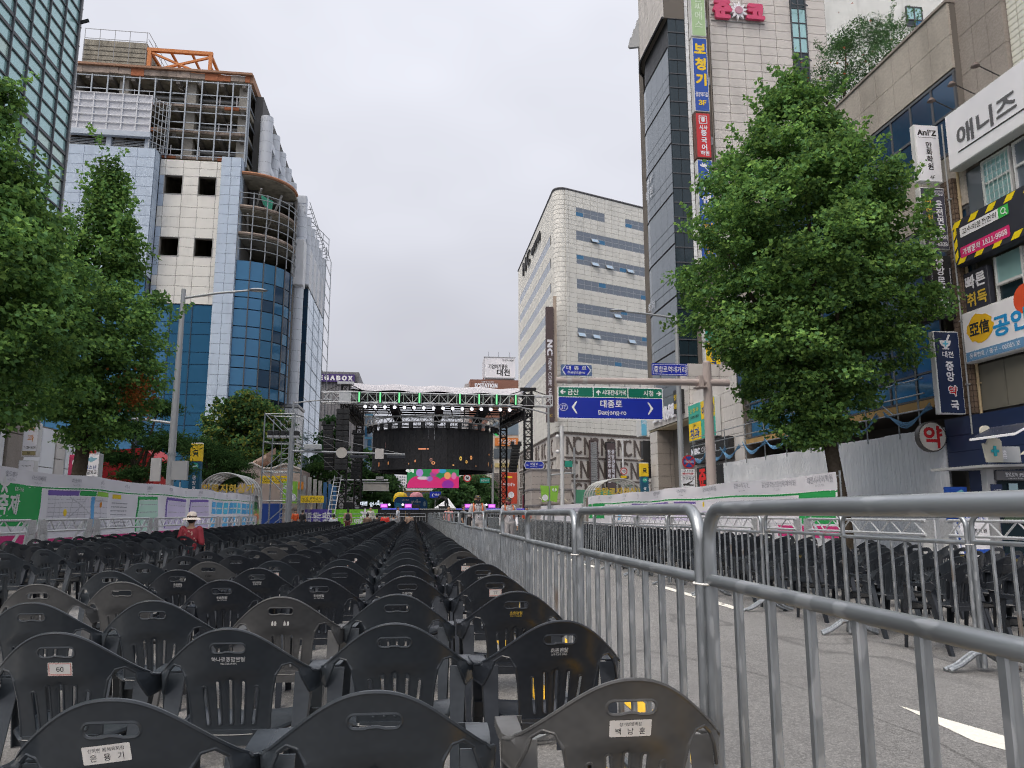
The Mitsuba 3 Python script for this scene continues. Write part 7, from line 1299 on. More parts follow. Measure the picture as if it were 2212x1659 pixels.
# ---------------------------------------------------------------- light that comes from things
def glow(parent, name, m, rgb, smooth=False):
 v, f = arr(m); k = fresh(parent + '__' + name)
 scene[k] = {**mikit.ply((v, f)), 'bsdf': {'type': 'diffuse', 'reflectance': {'type': 'rgb', 'value': 0.2}}, 'emitter': {'type': 'area', 'radiance': {'type': 'rgb', 'value': [float(c) for c in rgb]}}}
 return k
EX = 2.0 ** -exposure
def lit(r, g, b, s=1.0): return tuple(s * c * EX for c in (r, g, b))
TRK = mat((0.022, 0.022, 0.024), .5, .3); TRS = mat((0.62, 0.63, 0.64), .4, .4); RIGB = mat((0.014, 0.014, 0.016), .6)
def lattice(parent, name, p, q, w, step, bs, r=.035, n=4, faces=(0, 1, 2, 3)):
 """square box truss from p to q: one chord set and its zigzag"""
 p, q = np.asarray(p, float), np.asarray(q, float); u, v = _frame(q - p); L = np.linalg.norm(q - p); m = max(2, int(round(L / step)))
 c = [(u * a + v * b) * w / 2 for a, b in ((-1, -1), (1, -1), (1, 1), (-1, 1))]
 part(parent, name + '_chords', cat([rod(p + d, q + d, r, n) for d in c]), bs, kind='stuff')
 z = []
 for fc in faces:
  a, b = c[fc], c[(fc + 1) % 4]
  for i in range(m):
   s, t = p + (q - p) * i / m, p + (q - p) * (i + 1) / m
   z.append(rod(s + (a if i % 2 else b), t + (b if i % 2 else a), r * .6, n)); z.append(rod(t + a, t + b, r * .6, n))
 part(parent, name + '_lacing', cat(z), bs, kind='stuff')
k = thing('stage', 'festival stage across the road with black skirt and blue lit edge', 'stage')
pb(k, 'deck', -6.1, 9.3, 60.0, 73, 1.42, 1.55, BLACKM)
for i in range(14): pb(k, 'skirt_panel', -6.1 + 1.1 * i + .01, -6.1 + 1.1 * (i + 1) - .01, 60.02, 60.06, -.1, 1.42, RIGB)
glow(k, 'edge_light', bx(-2.4, .4, 59.96, 59.995, 1.5, 1.56), lit(.10, .12, 1.0)); glow(k, 'edge_light', bx(3.2, 9.2, 59.96, 59.995, 1.5, 1.56), lit(.12, .10, .8))
pb(k, 'runway_front', .5, 3.1, 58.4, 60, 0, 1.48, RIGB); pb(k, 'runway_top', .45, 3.15, 58.35, 60, 1.48, 1.54, mat((.45, .45, .45), .5))
def front_banner(label, x0, x1, bs, *lines):
 b = thing('stage_banner', label, 'banner'); pb(b, 'sheet', x0, x1, 59.4, 59.43, 0.0, 1.5, bs)
 for t, x, z, h, w in lines: text(b, t, (x, 59.4, z), h, SIGNW, bold=.05, w=w)
 return b
front_banner('purple banner with white Korean letters in front of the stage', -9.0, -6.05, mat((0.09, 0.06, 0.36), .6), ('잠들지 않는 대전', -7.25, 1.05, .42, 2.2), ('꺼지지 않는 재미', -7.25, .55, .42, 2.2))
b = front_banner('lime green banner with white festival lettering in front of the stage', -6.0, -2.65, mat((0.17, 0.50, 0.03), .6), ('2025 대전', -4.5, .62, .32, 1.2), ('0시축제', -3.4, .75, .55, 1.2)); shape(b, 'flower', affinity.scale(logo_flower(.3), 1, 1), (-3.6, 59.4, 1.2), SIGNW)
k = thing('roof_rig', 'big stage roof rig of black towers and silver truss under a white canopy', 'stage rig')
for x, y, z in ((-5.4, 60, 11.0), (8.85, 60, 10.8), (-4.95, 70, 10.6), (8.05, 70, 10.6)):
 lattice(k, 'tower', (x, y, -.1), (x, y, z), .58, .62, TRK, .055); part(k, 'tower_base', bx(x - .6, x + .6, y - .6, y + .6, -.1, .1), TRK)
 if y < 65:
  part(k, 'tower_head', cat([bx(x - .62, x + .62, y - .3, y + .3, z + .05, z + .25), bx(x - .45, x + .45, y - .42, y + .42, 9.5, 10.5)]), TRK if x > 0 else TRS)
  for s in (-1, 1): part(k, 'guy_strap', rod((x + s * .4, y - .3, z), (x + s * 1.5, y - .3, 10.45), .035, 4), TRK)
lattice(k, 'front_truss', (-7.15, 60, 10.0), (10.76, 60, 10.0), .80, .68, TRS, .05); lattice(k, 'rear_truss', (-5.3, 70, 9.4), (8.4, 70, 9.4), .8, .8, TRS, .04)
for x0, x1 in ((-5.4, -4.95), (8.85, 8.05)): lattice(k, 'side_truss', (x0, 60.6, 9.35), (x1, 69.5, 9.35), .8, .8, TRK, .05); part(k, 'side_drape', bar(((x0 * .97), 60.8, 9.1), (x1 * .97, 69.5, 9.1), .25, .5), RIGB)
for x in (-1.7, 1.9, 5.6): part(k, 'roof_girder', bar((x, 60.7, 9.55), (1.55 + (x - 1.55) * .92, 67, 9.15), .62, .55), RIGB)
def roof(x, t): return np.array([x, 59.7 + 10.6 * t, 10.55 + 1.55 * math.sin(PI * min(1, t * 1.25 + .02) * .62) - .55 * t ** 2 - .02 * (x + 5) * .6 + .06 * math.cos((x + 5.0) * PI / 1.7)])
nx, nt = 36, 12; V = np.array([roof(-5.0 + 13.5 * i / nx, j / nt) for j in range(nt + 1) for i in range(nx + 1)]); Fq = [q for j in range(nt) for i in range(nx) for a in [j * (nx + 1) + i] for q in ([a, a + 1, a + nx + 2], [a, a + nx + 2, a + nx + 1])]
part(k, 'canopy', (V, np.array(Fq)), mat((0.40, 0.39, 0.41), .8), True); part(k, 'canopy_lining', (V - [0, 0, .12], np.array(Fq)), RIGB)
for i in range(5): part(k, 'canopy_rib', tube([roof(-5 + 13.5 * (i + .5) / 5, t) - [0, 0, .3] for t in np.linspace(0, 1, 8)], .07, 5), TRK)
part(k, 'roof_lattice', cat([rod((-5, 61 + 1.5 * j, 9.95), (8.5, 61 + 1.5 * j, 9.95), .06, 4) for j in range(6)] + [rod((-5 + 1.1 * i, 61, 9.9), (-4.4 + 1.1 * i, 69, 9.9), .05, 4) for i in range(12)]), RIGB, kind='stuff')
for i, x in enumerate((-4.31, -2.72, -1.27, .28, 3.41, 4.92, 6.29, 7.80)):
 t = thing('tube_light', f'glowing green light tube on the front truss, {ORD[i] if i else "first"} from the left', 'light', 'green light tubes on the front truss'); glow(t, 'tube', rod((x, 59.45, 9.62), (x, 59.45, 10.40), .06, 8), lit(.16, .95, .32)); part(t, 'holder', bx(x - .13, x + .13, 59.53, 59.57, 9.6, 10.42), BLACKM)
for i in range(16):
 x = -3.84 + i * .745; z = 9.28 - .005 * i
 t = thing('spotlight', f'lit white spotlight under the front truss, {ORD[i] + " from the left" if 0 < i < 9 else "first from the left" if i == 0 else ORD[15 - i] + " from the right" if i < 15 else "first from the right"}', 'spotlight', 'white spotlights under the front truss')
 part(t, 'can', move(lathe([(.0, .28), (.12, .26), (.2, 0), (.17, -.02), (.1, .1), (0, .12)], 10), (x, 59.75, z)), mat((.25, .25, .26), .4, .4), 40); glow(t, 'lamp', move(lathe([(0, -.13), (.1, -.09), (.14, 0), (.1, .08), (0, .12)], 10), (x, 59.52, z)), lit(1.6, 1.6, 1.75)); part(t, 'yoke', bar((x, 59.75, z + .25), (x, 59.75, z + .4), .06), INK)
# the ring of screens
k = thing('ring_screen', 'large dark cylindrical LED screen hanging under the stage roof', 'screen'); RXc, RYc, RR = 1.55, 66.0, 5.1
circ = lambda R, z, n, a0=0, a1=2 * PI: [(RXc + R * math.cos(t), RYc + R * math.sin(t), z) for t in np.linspace(a0, a1, n)]
LED = mat((0.028, 0.028, 0.032), .75); LEDB = mat((0.024, 0.024, 0.027), .75)
for i in range(64):
 a, b = 2 * PI * i / 64 + .0012, 2 * PI * (i + 1) / 64 - .0012
 V = np.array([[RXc + R * math.cos(t), RYc + R * math.sin(t), z] for R in (RR, RR - .12) for t in (a, b) for z in (4.63, 7.9)]); part(k, 'panel', trimesh.Trimesh(V).convex_hull, LEDB if i % 5 == 0 else LED)
part(k, 'inner_rim', tube(circ(RR - .3, 4.75, 41), .12, 6), RIGB)
rb = random.Random(12)
for ang, z, w, h, c in ((-112, 6.2, .62, .12, (.85, .25, .09)), (-107, 6.2, .16, .1, (.8, .25, .1)), (-118, 5.25, .12, .2, (.8, .22, .04)), (-102, 5.1, .3, .28, (.75, .25, .06)), (-104, 5.35, .22, .3, (.25, .07, .04)), (-77, 5.5, .24, .34, (.9, .55, .05)), (-71, 5.25, .2, .26, (.9, .45, .05)), (-66, 5.6, .24, .32, (.9, .35, .08)), (-84, 4.95, .12, .12, (.8, .35, .05)), (-146, 5.15, .1, .3, (.7, .25, .05)), (-160, 5.1, .1, .4, (.75, .22, .04)), (-40, 5.2, .1, .4, (.7, .25, .05)), (-30, 5.1, .08, .3, (.5, .15, .03)), (-38, 6.0, .14, .16, (.7, .2, .02)), (-150, 6.6, .04, .5, (.12, .02, .02)), (-33, 6.6, .04, .6, (.14, .02, .02)), (-124, 5.05, .08, .12, (.5, .18, .03)), (-60, 4.95, .06, .12, (.5, .18, .03))):
 t = math.radians(ang + 11); n = np.array([math.cos(t), math.sin(t), 0]); r = np.array([-math.sin(t), math.cos(t), 0])
 g = affinity.scale(Point(0, 0).buffer(.5, 3), w, h) if h > .13 else sbox(-w / 2, -h / 2, w / 2, h / 2)
 if w > .19 and h > .2: g = g.difference(affinity.scale(g, .45, .5))
 glow(k, 'lit_pixels', flat(g, np.array([RXc, RYc, z]) + n * (RR + .03), r, UZ), lit(*c, .8))
k = thing('lower_screen', 'bright pink and green LED screen hanging below the dark ring', 'screen'); pb(k, 'case', -.62, 3.82, 66.03, 66.3, 3.28, 5.0, BLACKM)
o = (1.6, 66.0, 4.14); q = sbox(-2.18, -.82, 2.18, .82)
glow(k, 'green_field', flat(q, o), lit(.02, .22, .07, .9))
pk = shapely.union_all([affinity.scale(Point(x, -.8).buffer(.75, 6), 1.2, 1.3) for x in (-1.3, 0, 1.2, 2.0)] + [sbox(-1.7, -.82, 2.18, -.1)]).intersection(q); glow(k, 'pink_shape', flat(pk, np.array(o) - [0, .01, 0]), lit(.60, .02, .16, .9))
for x, y, a, b, c in ((-1.15, .45, .3, .34, (.42, .22, .62)), (-.3, -.05, .28, .22, (.28, .12, .42)), (1.2, .22, .28, .3, (.75, .32, .12)), (1.75, .2, .22, .3, (.65, .16, .35)), (.75, .62, .35, .2, (.04, .3, .5)), (-.85, 0, .5, .14, (.6, .5, .55)), (.2, .62, .35, .25, (.7, .05, .2)), (1.25, -.55, .5, .4, (.25, .02, .3)), (0, .35, .3, .2, (.35, .05, .25))):
 glow(k, 'colour_shape', flat(affinity.translate(affinity.scale(Point(0, 0).buffer(1, 5), a, b), x, y).intersection(q), np.array(o) - [0, .02, 0]), lit(*c, .9))
glow(k, 'lettering', flat(text_shape('축제', .35, .05), np.array(o) + [-1.98, -.03, .62]), lit(.7, .7, .7))
k = thing('ring_truss', 'circular lighting truss above the dark ring screen', 'truss')
for R in (5.15, 5.6):
 for z in (8.32, 8.82): part(k, 'chord', tube(circ(R, z, 49)[:-1], .04, 4, close=True), TRS)
part(k, 'lacing', cat([rod(circ(5.6, 8.32 if i % 2 else 8.82, 97)[i], circ(5.6, 8.82 if i % 2 else 8.32, 97)[i + 1], .022, 4) for i in range(96)]), TRS, kind='stuff'); part(k, 'hanger', cat([rod(circ(5.1, 7.9, 49)[i], circ(5.3, 8.3, 49)[i], .018, 4) for i in range(48)]), INK, kind='stuff'); part(k, 'hoist', cat([rod(circ(5.4, 8.8, 9)[i], circ(4.6, 10.2, 9)[i], .03, 4) for i in range(8)]), INK, kind='stuff')
for i in range(17):
 t = math.radians(-172 + 10.3 * i); R = 5.45; x, y = RXc + R * math.cos(t), RYc + R * math.sin(t); gr = i > 14
 m = thing('moving_light', f'black moving head light on the ring truss, ' + (ORD[i] if 0 < i < 12 else 'first' if i == 0 else ('third', 'second', 'first')[i - 12] + ' before the green ones') + ' from the left' if not gr else 'moving head light with green glow at the right end of the ring truss' + ('' if i == 15 else ', lower one'), 'stage light', 'moving head lights on the ring truss'); part(m, 'yoke', bx(x - .17, x + .17, y - .1, y + .1, 8.05, 8.3), BLACKM); part(m, 'head', move(lathe([(0, .12), (.15, .1), (.17, -.15), (.12, -.2), (0, -.2)], 10), (x, y, 7.98)), BLACKM, 40)
 if gr: glow(m, 'lens', lathe([(0.001, -.24), (.15, -.19)], 10, (x, y - .02, 7.98)), lit(.05, .9, .2))
# loudspeakers
def line_array(label, x, y, z1, n, w, h, curve=0.0, tilt=0.0):
 m = thing('line_array', label, 'loudspeaker'); part(m, 'fly_bar', cat([bx(x - w * .7, x + w * .7, y - .1, y + .5, z1, z1 + .08)] + [bx(x + s * w * .45 - .13, x + s * w * .45 + .13, y, y + .3, z1 + .1, z1 + .32) for s in (-1, 1)]), BLACKM)
 xx, zz_, a = x, z1, 0.0
 for i in range(n):
  a += curve; zz_ -= h * math.cos(a)
  v, f = bevel(-w / 2, w / 2, -.05, .5, .015, h - .015, .03); ca, sa = math.cos(a), math.sin(a); v = v @ np.array([[1, 0, 0], [0, ca, sa], [0, -sa, ca]]); part(m, 'cabinet', (v + [xx, y + .5 * sa * i * .3, zz_], f), BLACKM)
  xx += tilt
 return m
line_array('curved black line array hanging left of the stage, outermost', -6.5, 58.8, 7.7, 10, .72, .34, .035, .018); line_array('curved black line array hanging at the right tower of the stage', 7.75, 58.8, 6.35, 8, .62, .26, .05, -.03); line_array('black line array hanging behind the big left speaker stack', -4.4, 61, 7.3, 11, .72, .32, .01, -.015)
m = thing('speaker_stack', 'tall straight black speaker column on the left stage tower', 'loudspeaker')
for i in range(11): v, f = bevel(-5.93, -4.98, 58.9, 59.5, 4.4 + .42 * i + .012, 4.4 + .42 * i + .408, .03); part(m, 'cabinet', (v, f), BLACKM); pb(m, 'spine', -5.52, -5.38, 58.86, 58.9, 4.43 + .42 * i, 4.8 + .42 * i, RIGB)
# things on the deck
def wash(label, x): m = thing('wash_light', label, 'stage light', 'magenta wash lights along the stage edge'); part(m, 'case', bx(x - .28, x + .28, 60.5, 60.8, 1.56, 1.95), BLACKM); glow(m, 'lamp', bx(x - .2, x + .2, 60.46, 60.495, 1.68, 1.86), lit(1.3, .25, 1.4)); glow(m, 'lamp_rim', bx(x - .27, x + .27, 60.475, 60.498, 1.62, 1.92), lit(.45, .02, .6))
for x, l in ((-2.25, 'magenta wash light beside the luminous festival letters'), (-.40, 'magenta wash light before the blue festival board'), (4.2, 'magenta wash light behind the guard in the black mask'), (6.05, 'magenta wash light between the two guards'), (9.3, 'magenta wash light at the right end of the stage')): wash(l, x)
for x, l in ((-1.85, 'small white stage light right of the luminous letters'), (-.82, 'small white stage light left of the middle magenta light'), (5.62, 'small white stage light left of the right magenta light')): m = thing('stage_lamp', l, 'stage light', 'small white stage lights'); glow(m, 'lamp', move(lathe([(0, -.1), (.1, -.04), (.09, .04), (0, .1)], 8), (x, 60.5, 1.86)), lit(1.1, 1.1, 1.2)); pb(m, 'stand', x - .1, x + .1, 60.6, 60.75, 1.55, 1.95, INK)
m = thing('luminous_letters', 'white luminous festival letters with a flower standing on the stage', 'sign'); glow(m, 'ring_letter', slab(festival(-3.25, 1.92, .2, 1), .06, (0, 60.9, 0)), lit(.75, .85, .95)); glow(m, 'small_letters', slab(affinity.translate(text_shape('대전', .28, .05), -3.8, 1.95), .06, (0, 60.9, 0)), lit(.75, .85, .95)); pb(m, 'base', -4.1, -2.45, 60.95, 61.2, 1.55, 1.7, RIGB)
m = thing('festival_board', 'blue festival board with white lettering and cut corners at the back', 'sign board'); part(m, 'board', slab(Polygon([(-1.76, 1.5), (1.25, 1.5), (1.25, 2.3), (.85, 2.68), (-1.5, 2.68), (-1.76, 2.42)]), .1, (0, 72, 0)), mat((0.02, 0.12, 0.34), .5)); part(m, 'sky_shape', flat(Polygon([(-1.7, 1.55), (-.6, 1.55), (-.9, 2.0), (-1.6, 2.2)]), (0, 71.88, 0)), mat((0.05, 0.35, 0.62), .5)); part(m, 'festival_lettering', flat(festival(-.15, 2.25, .17, 1), (0, 71.87, 0)), SIGNW); part(m, 'lettering', flat(affinity.translate(text_shape('2025 대전', .13, .03), -.75, 2.4), (0, 71.87, 0)), SIGNW); shape(m, 'white_figure', affinity.scale(Point(0, 0).buffer(.14), .8, 1.6), (1.0, 71.89, 2.05), mat((.4, .6, .7), .5))
for x, c, l in ((-1.25, YELL, 'yellow inflatable dome behind the blue festival board'), (.25, mat((.70, .28, .34), .5), 'pink inflatable dome behind the blue festival board')): solo('inflatable_dome', move(lathe([(.0, .62), (.3, .58), (.55, .42), (.66, .15), (.68, -.3)], 16), (x, 75, 2.6)), c, l, 'inflatable', smooth=True)
m = thing('white_tent', 'white peaked canopy tent behind the stage', 'tent'); part(m, 'roof', (np.array([[2.0, 76, 1.7], [4.1, 76, 1.7], [4.1, 79, 1.7], [2.0, 79, 1.7], [3.4, 77.5, 2.7]]), np.array([[0, 1, 4], [1, 2, 4], [2, 3, 4], [3, 0, 4]])), WHITEP)
for x in (2.05, 4.05): part(m, 'leg', rod((x, 76.05, -.1), (x, 76.05, 1.7), .03, 5), WHITEP)
m = thing('white_ladder', 'white aluminium ladder leaning beside the left stage tower', 'ladder')
for s in (0, .5): part(m, 'rail', rod((-6.45 + s, 59.0, 0), (-5.95 + s, 59.7, 4.0), .035, 5), WHITEP)
for i in range(12): t = (i + .5) / 12; part(m, 'rung', rod((-6.45 + .5 * t, 59 + .7 * t, 4 * t), (-5.95 + .5 * t, 59 + .7 * t, 4 * t), .025, 5), WHITEP)
for x, z, l in ((.12, .3, 'black monitor wedge on the left part of the runway'), (2.3, .2, 'black monitor wedge on the right part of the runway'), (-5.0, .5, 'black flight case below the left speakers'), (4.9, .35, 'black flight case right of the runway')): solo('flight_case', bevel(x - .35, x + .35, 60.9, 61.4, 1.56, 1.56 + z, .03), BLACKM, l, 'flight case')
# ---------------------------------------------------------------- the far end of the street
CLAD = mat((0.20, 0.20, 0.215), .7)
k = thing('cinema_building', 'dark grey ribbed cinema block with purple sign behind the stage', 'building'); part(k, 'wall', bx(-40, -9.6, 130, 160, 0, 24.7), CLAD); part(k, 'rib', cat([bx(x, x + .22, 129.85, 130, 0, 24.6) for x in np.arange(-17.5, -9.7, .55)]), mat((0.16, 0.16, 0.175), .7), kind='stuff'); sgn = pb(k, 'sign_band', -18.0, -10.25, 129.5, 129.8, 22.9, 24.2, mat((0.06, 0.035, 0.16), .5)); text(k, 'MEGABOX', (-13.9, 129.48, 23.55), .85, SIGNW, bold=.08, w=6.6, gap=.25)
k = thing('blue_office_block', 'narrow pale blue glass office block behind the left stage tower', 'building'); part(k, 'wall', bx(-14, -8.1, 150, 165, 0, 20.3), mat((.30, .32, .34), .7))
for j in range(8):
 for i in range(2): pb(k, 'window', -9.85 + .85 * i, -9.1 + .85 * i, 149.9, 149.97, 2.6 + 2.2 * j, 4.2 + 2.2 * j, 'sky_glass' if (i + j) % 3 else 'blue_glass')
 pb(k, 'spandrel', -9.9, -8.15, 149.9, 149.96, 4.3 + 2.2 * j, 4.72 + 2.2 * j, mat((.12, .34, .50), .5))
BR = mat((.22, .105, .075), .8)
k = thing('brick_office_block', 'red brown office block with white rooftop letters', 'building'); part(k, 'wall', bx(12, 24, 170, 190, 0, 30.9), BR); part(k, 'side_wall', bx(11.0, 12, 172, 190, 0, 30.2), mat((.42, .41, .42), .7)); text(k, "D'STATION", (15.6, 169.9, 29.55), 1.05, SIGNW, bold=.07, w=5.1); text(k, '대전테크노파크', (16.0, 169.9, 30.35), .4, SIGNW, w=2.8)
for i in range(8): pb(k, 'window', 14.2 + 1.2 * i, 15.2 + 1.2 * i, 169.85, 169.95, 27.4, 28.4, 'night_glass')
k = thing('rooftop_billboard', 'white rooftop billboard with brush lettering above the brown office block', 'billboard'); pb(k, 'panel', 15.2, 22.3, 171, 171.4, 31.6, 36.2, SIGNW); part(k, 'side_panel', slab(Polygon([(171, 31.6), (175, 31.6), (175, 35.6), (171, 36.2)]), .3, (15.15, 0, 0), (0, 1, 0)), mat((.45, .45, .48), .6)); part(k, 'frame', cat([bx(15.1, 22.4, 170.9, 171, 31.45, 31.6), bx(15.1, 22.4, 170.9, 171, 36.2, 36.35)]), GREYP, kind='stuff'); pb(k, 'base', 15.5, 22.2, 171.5, 175, 30.9, 31.5, GREYP); text(k, '기업하기좋은', (18.4, 170.98, 34.1), 1.1, INK, bold=.03, w=4.4); text(k, '대전', (19.6, 170.98, 32.8), 1.5, INK, bold=.03, w=3.0); text(k, "D'STATION", (20.7, 170.98, 35.6), .45, INK, bold=.04, w=2.5)
for x in (16.3, 18.6, 21): part(k, 'mast', rod((x, 171.5, 36.2), (x, 171.5, 37.6), .04, 4), INK)
k = thing('far_apartment', 'pale apartment blocks far away under the ring screen', 'building'); part(k, 'wall', cat([bx(-12.2, -8.5, 400, 412, 0, 20), bx(-8.4, -4, 404, 414, 0, 22.5)]), mat((.60, .60, .62), .8)); rows_ = [bx(x, x + .7, 399.8 if x < -8.5 else 403.8, 400 if x < -8.5 else 404, z, z + .7) for x in np.arange(-11.9, -4.8, 1.1) for z in np.arange(6, 20, 1.5)]; part(k, 'windows', cat(rows_), mat((.22, .24, .27), .5), kind='stuff')
k = thing('yellow_low_building', 'low ochre building with a white roof and a window row at the street end', 'building'); part(k, 'wall', bx(-7, 6, 200, 212, 0, 6.9), mat((.42, .27, .11), .8)); part(k, 'roof', bx(-6.5, 5, 199, 213, 6.95, 7.6), mat((.55, .55, .55), .7))
for i in range(9): pb(k, 'window', -4.6 + .95 * i, -3.85 + .95 * i, 199.9, 199.97, 5.5, 6.6, 'grey_glass')
k = thing('orange_shop_building', 'low shop building with orange and red signs behind the right stage tower', 'building'); part(k, 'wall', bx(11.3, 16, 115, 125, 0, 15.4), mat((.50, .47, .42), .8)); pb(k, 'orange_sign', 11.9, 15.5, 114.7, 114.95, 11.2, 12.4, mat((.62, .20, .05), .5)); text(k, '기업은행', (13.7, 114.68, 11.8), .8, SIGNW, w=2.6); pb(k, 'dark_window', 11.7, 15.6, 114.9, 114.97, 9.3, 10.8, 'slate_glass'); pb(k, 'yellow_sign', 11.9, 15.4, 114.8, 114.95, 8.0, 8.6, mat((.55, .45, .2), .5)); pb(k, 'glass_top', 11.6, 15.6, 114.9, 114.97, 12.9, 14.8, 'sky_glass')
for i in range(14): pb(k, 'stair_slat', 11.75, 12.5, 114.8, 114.95, 2.4 + .35 * i, 2.6 + .35 * i, mat((.16, .15, .15), .6))
k = thing('red_fast_food_banner', 'tall red banner with white smiling disc beside the right stage tower', 'banner'); pb(k, 'sheet', 12.8, 15.1, 113.5, 113.6, 2.6, 7.2, mat((.50, .06, .03), .5)); shape(k, 'disc', Point(0, 0).buffer(.45), (14.2, 113.5, 3.9), SIGNW); shape(k, 'yellow_word', rrect(1.1, .3, .1), (13.8, 113.5, 6.5), YELL); text(k, '한정메뉴', (13.9, 113.5, 5.4), .5, SIGNW, w=1.8)
k = thing('store_letter_sign', 'white tilted store letters at the base of the department store side', 'sign'); text(k, 'NC', (14.6, 90, 4.6), 1.1, SIGNW, (0, -1, 0), bold=.06, depth=.1, w=2.5); text(k, 'NC', (13.0, 78, 3.5), .9, SIGNW, bold=.06, depth=.1, w=.8)
k = signbox('crimson_sign', 'dark red vertical sign with white letters at the foot of the right tower', 10.6, 11.3, 76, 76.3, 1.6, 3.0, mat((.25, .02, .05), .5)); text(k, 'SHO', (10.95, 75.98, 2.3), .4, SIGNW, (0, 0, 1), (-1, 0, 0), w=1.1)
# gap closers behind: ordinary blocks of the old town
rb = random.Random(21)
for x0, x1, y, h, c, l in ((-60, -41, 110, 20, (.38, .37, .35), 'plain grey block left behind the stripped building'), (-44, -30, 105, 12, (.42, .40, .38), 'low plain block behind the stripped building'), (26, 44, 110, 26, (.45, .44, .43), 'plain pale block right behind the department store'), (-30, -15, 215, 9, (.45, .44, .44), 'low grey block far down the left side of the street'), (8, 20, 230, 9, (.46, .44, .42), 'low beige block far down the right side of the street'), (-14, -8, 260, 8, (.40, .36, .33), 'low brown block far down the left side of the street')):
 k = thing('town_block', l, 'building'); part(k, 'wall', bx(x0, x1, y, y + 14, 0, h), mat(c, .9))
 for j in range(int(h // 3)): pb(k, 'window_band', x0 + .8, x1 - .8, y - .06, y - .01, 1 + 3 * j, 2.4 + 3 * j, 'grey_glass')
# ---------------------------------------------------------------- sign gantry
PINKG = mat((0.40, 0.34, 0.32), .55)
k = thing('sign_gantry', 'pinkish grey post with a long arm carrying road direction signs', 'sign gantry')
part(k, 'post', lathe([(.20, 0), (.19, 1.5), (.165, 6.85), (.12, 6.92), (0, 6.95)], 18, (11.1, 28, 0.05)), PINKG, 40); part(k, 'arm', tube([(5.2, 27.98, 6.10), (8, 27.98, 6.12), (11.95, 27.98, 6.15)], [.115, .125, .14], 14), PINKG, 40); part(k, 'collar', cat([bx(10.72, 10.86, 27.75, 28.2, 5.9, 6.38), bx(10.62, 11.0, 27.7, 28.25, 5.92, 5.97)]), PINKG)
for x in (5.6, 6.2): part(k, 'band', rod((x, 27.98, 6.105), (x + .17, 27.98, 6.107), .135, 12), mat((.42, .41, .40), .5), 40)
for x in np.linspace(5.45, 9.0, 7): part(k, 'hanger', bx(x - .02, x + .02, 27.9, 27.94, 5.82, 6.0), GREYP)
ROADB = mat((0.012, 0.03, 0.36), .4); ROADG = mat((0.006, 0.16, 0.105), .4); PURE = mat((.80, .81, .84), .4)
m = thing('direction_sign', 'large blue road direction sign with a green strip on top', 'road sign'); part(m, 'board', slab(rrect(4.04, 1.23, .09), .05, (7.23, 27.86, 5.25)), PURE)
yS = 27.805
shape(m, 'blue_field', rrect(3.96, .77, .05), (7.23, yS + .002, 5.06), ROADB)
for x0, x1 in ((-1.98, -.68), (-.645, .645), (.68, 1.98)): shape(m, 'green_field', rrect(x1 - x0, .345, .03, (x0 + x1) / 2), (7.23, yS + .002, 5.645), ROADG)
def T_(s, x, z, h, w=None, b=.02): text(m, s, (x, yS - .004, z), h, PURE, bold=b, w=w)
arrow = LineString([(-.09, 0), (.09, 0)]).buffer(.024, cap_style=2).union(Polygon([(-.12, 0), (-.02, .10), (.02, .07), (-.05, 0), (.02, -.07), (-.02, -.10)]))
T_('금산', 5.80, 5.645, .22, .42); T_('서대전네거리', 7.36, 5.645, .2, .92); T_('시청', 8.68, 5.645, .21, .38); T_('대종로', 7.24, 5.22, .29, .84); T_('Daejong-ro', 7.28, 4.88, .21, 1.06, .015); T_('17', 5.43, 5.07, .17, .16)
shape(m, 'arrow', arrow, (5.42, yS - .004, 5.645), PURE); shape(m, 'arrow', affinity.rotate(arrow, -90, origin=(0, 0)), (6.76, yS - .004, 5.63), PURE); shape(m, 'arrow', affinity.rotate(arrow, 180, origin=(0, 0)), (9.08, yS - .004, 5.645), PURE)
chev = Polygon([(-.10, 0), (.08, .24), (.12, .22), (.0, 0), (.12, -.22), (.08, -.24)]); shape(m, 'chevron', chev, (5.83, yS - .004, 5.07), PURE); shape(m, 'chevron', affinity.scale(chev, -1, 1, origin=(0, 0)), (8.76, yS - .004, 5.07), PURE); shape(m, 'number_ring', rrect(.32, .26, .13).difference(rrect(.285, .225, .11)), (5.43, yS - .004, 5.07), PURE)
m = thing('street_name_sign', 'blue road name sign with pointed ends on the left end of the gantry arm', 'road sign'); part(m, 'board', bx(5.36, 6.54, 27.86, 27.9, 6.27, 6.69), mat((.10, .16, .30), .4)); hexa = Polygon([(-.56, 0), (-.43, .18), (.43, .18), (.56, 0), (.43, -.18), (-.43, -.18)]); shape(m, 'field', hexa, (5.95, 27.86, 6.48), ROADB); shape(m, 'border', hexa.difference(affinity.scale(hexa, .94, .9)).difference(sbox(-.4, -.2, .4, .2)), (5.95, 27.855, 6.48), PURE); text(m, '대 종 로', (5.95, 27.852, 6.56), .16, PURE, w=.76); text(m, 'Daejongno', (5.95, 27.852, 6.39), .12, PURE, w=.66, bold=.01)
m = thing('junction_name_sign', 'blue junction name sign with white border on the right of the gantry arm', 'road sign'); part(m, 'board', slab(rrect(1.40, .46, .03), .04, (9.58, 27.92, 6.60)), ROADB); shape(m, 'border', rrect(1.34, .39, .03).difference(rrect(1.31, .36, .03)), (9.58, 27.878, 6.60), PURE); text(m, '중앙로역네거리', (9.58, 27.876, 6.60), .25, PURE, w=1.24); part(m, 'strut', cat([bx(x, x + .04, 27.93, 27.97, 6.2, 6.4) for x in (9.2, 9.9)]), GREYP, kind='stuff')
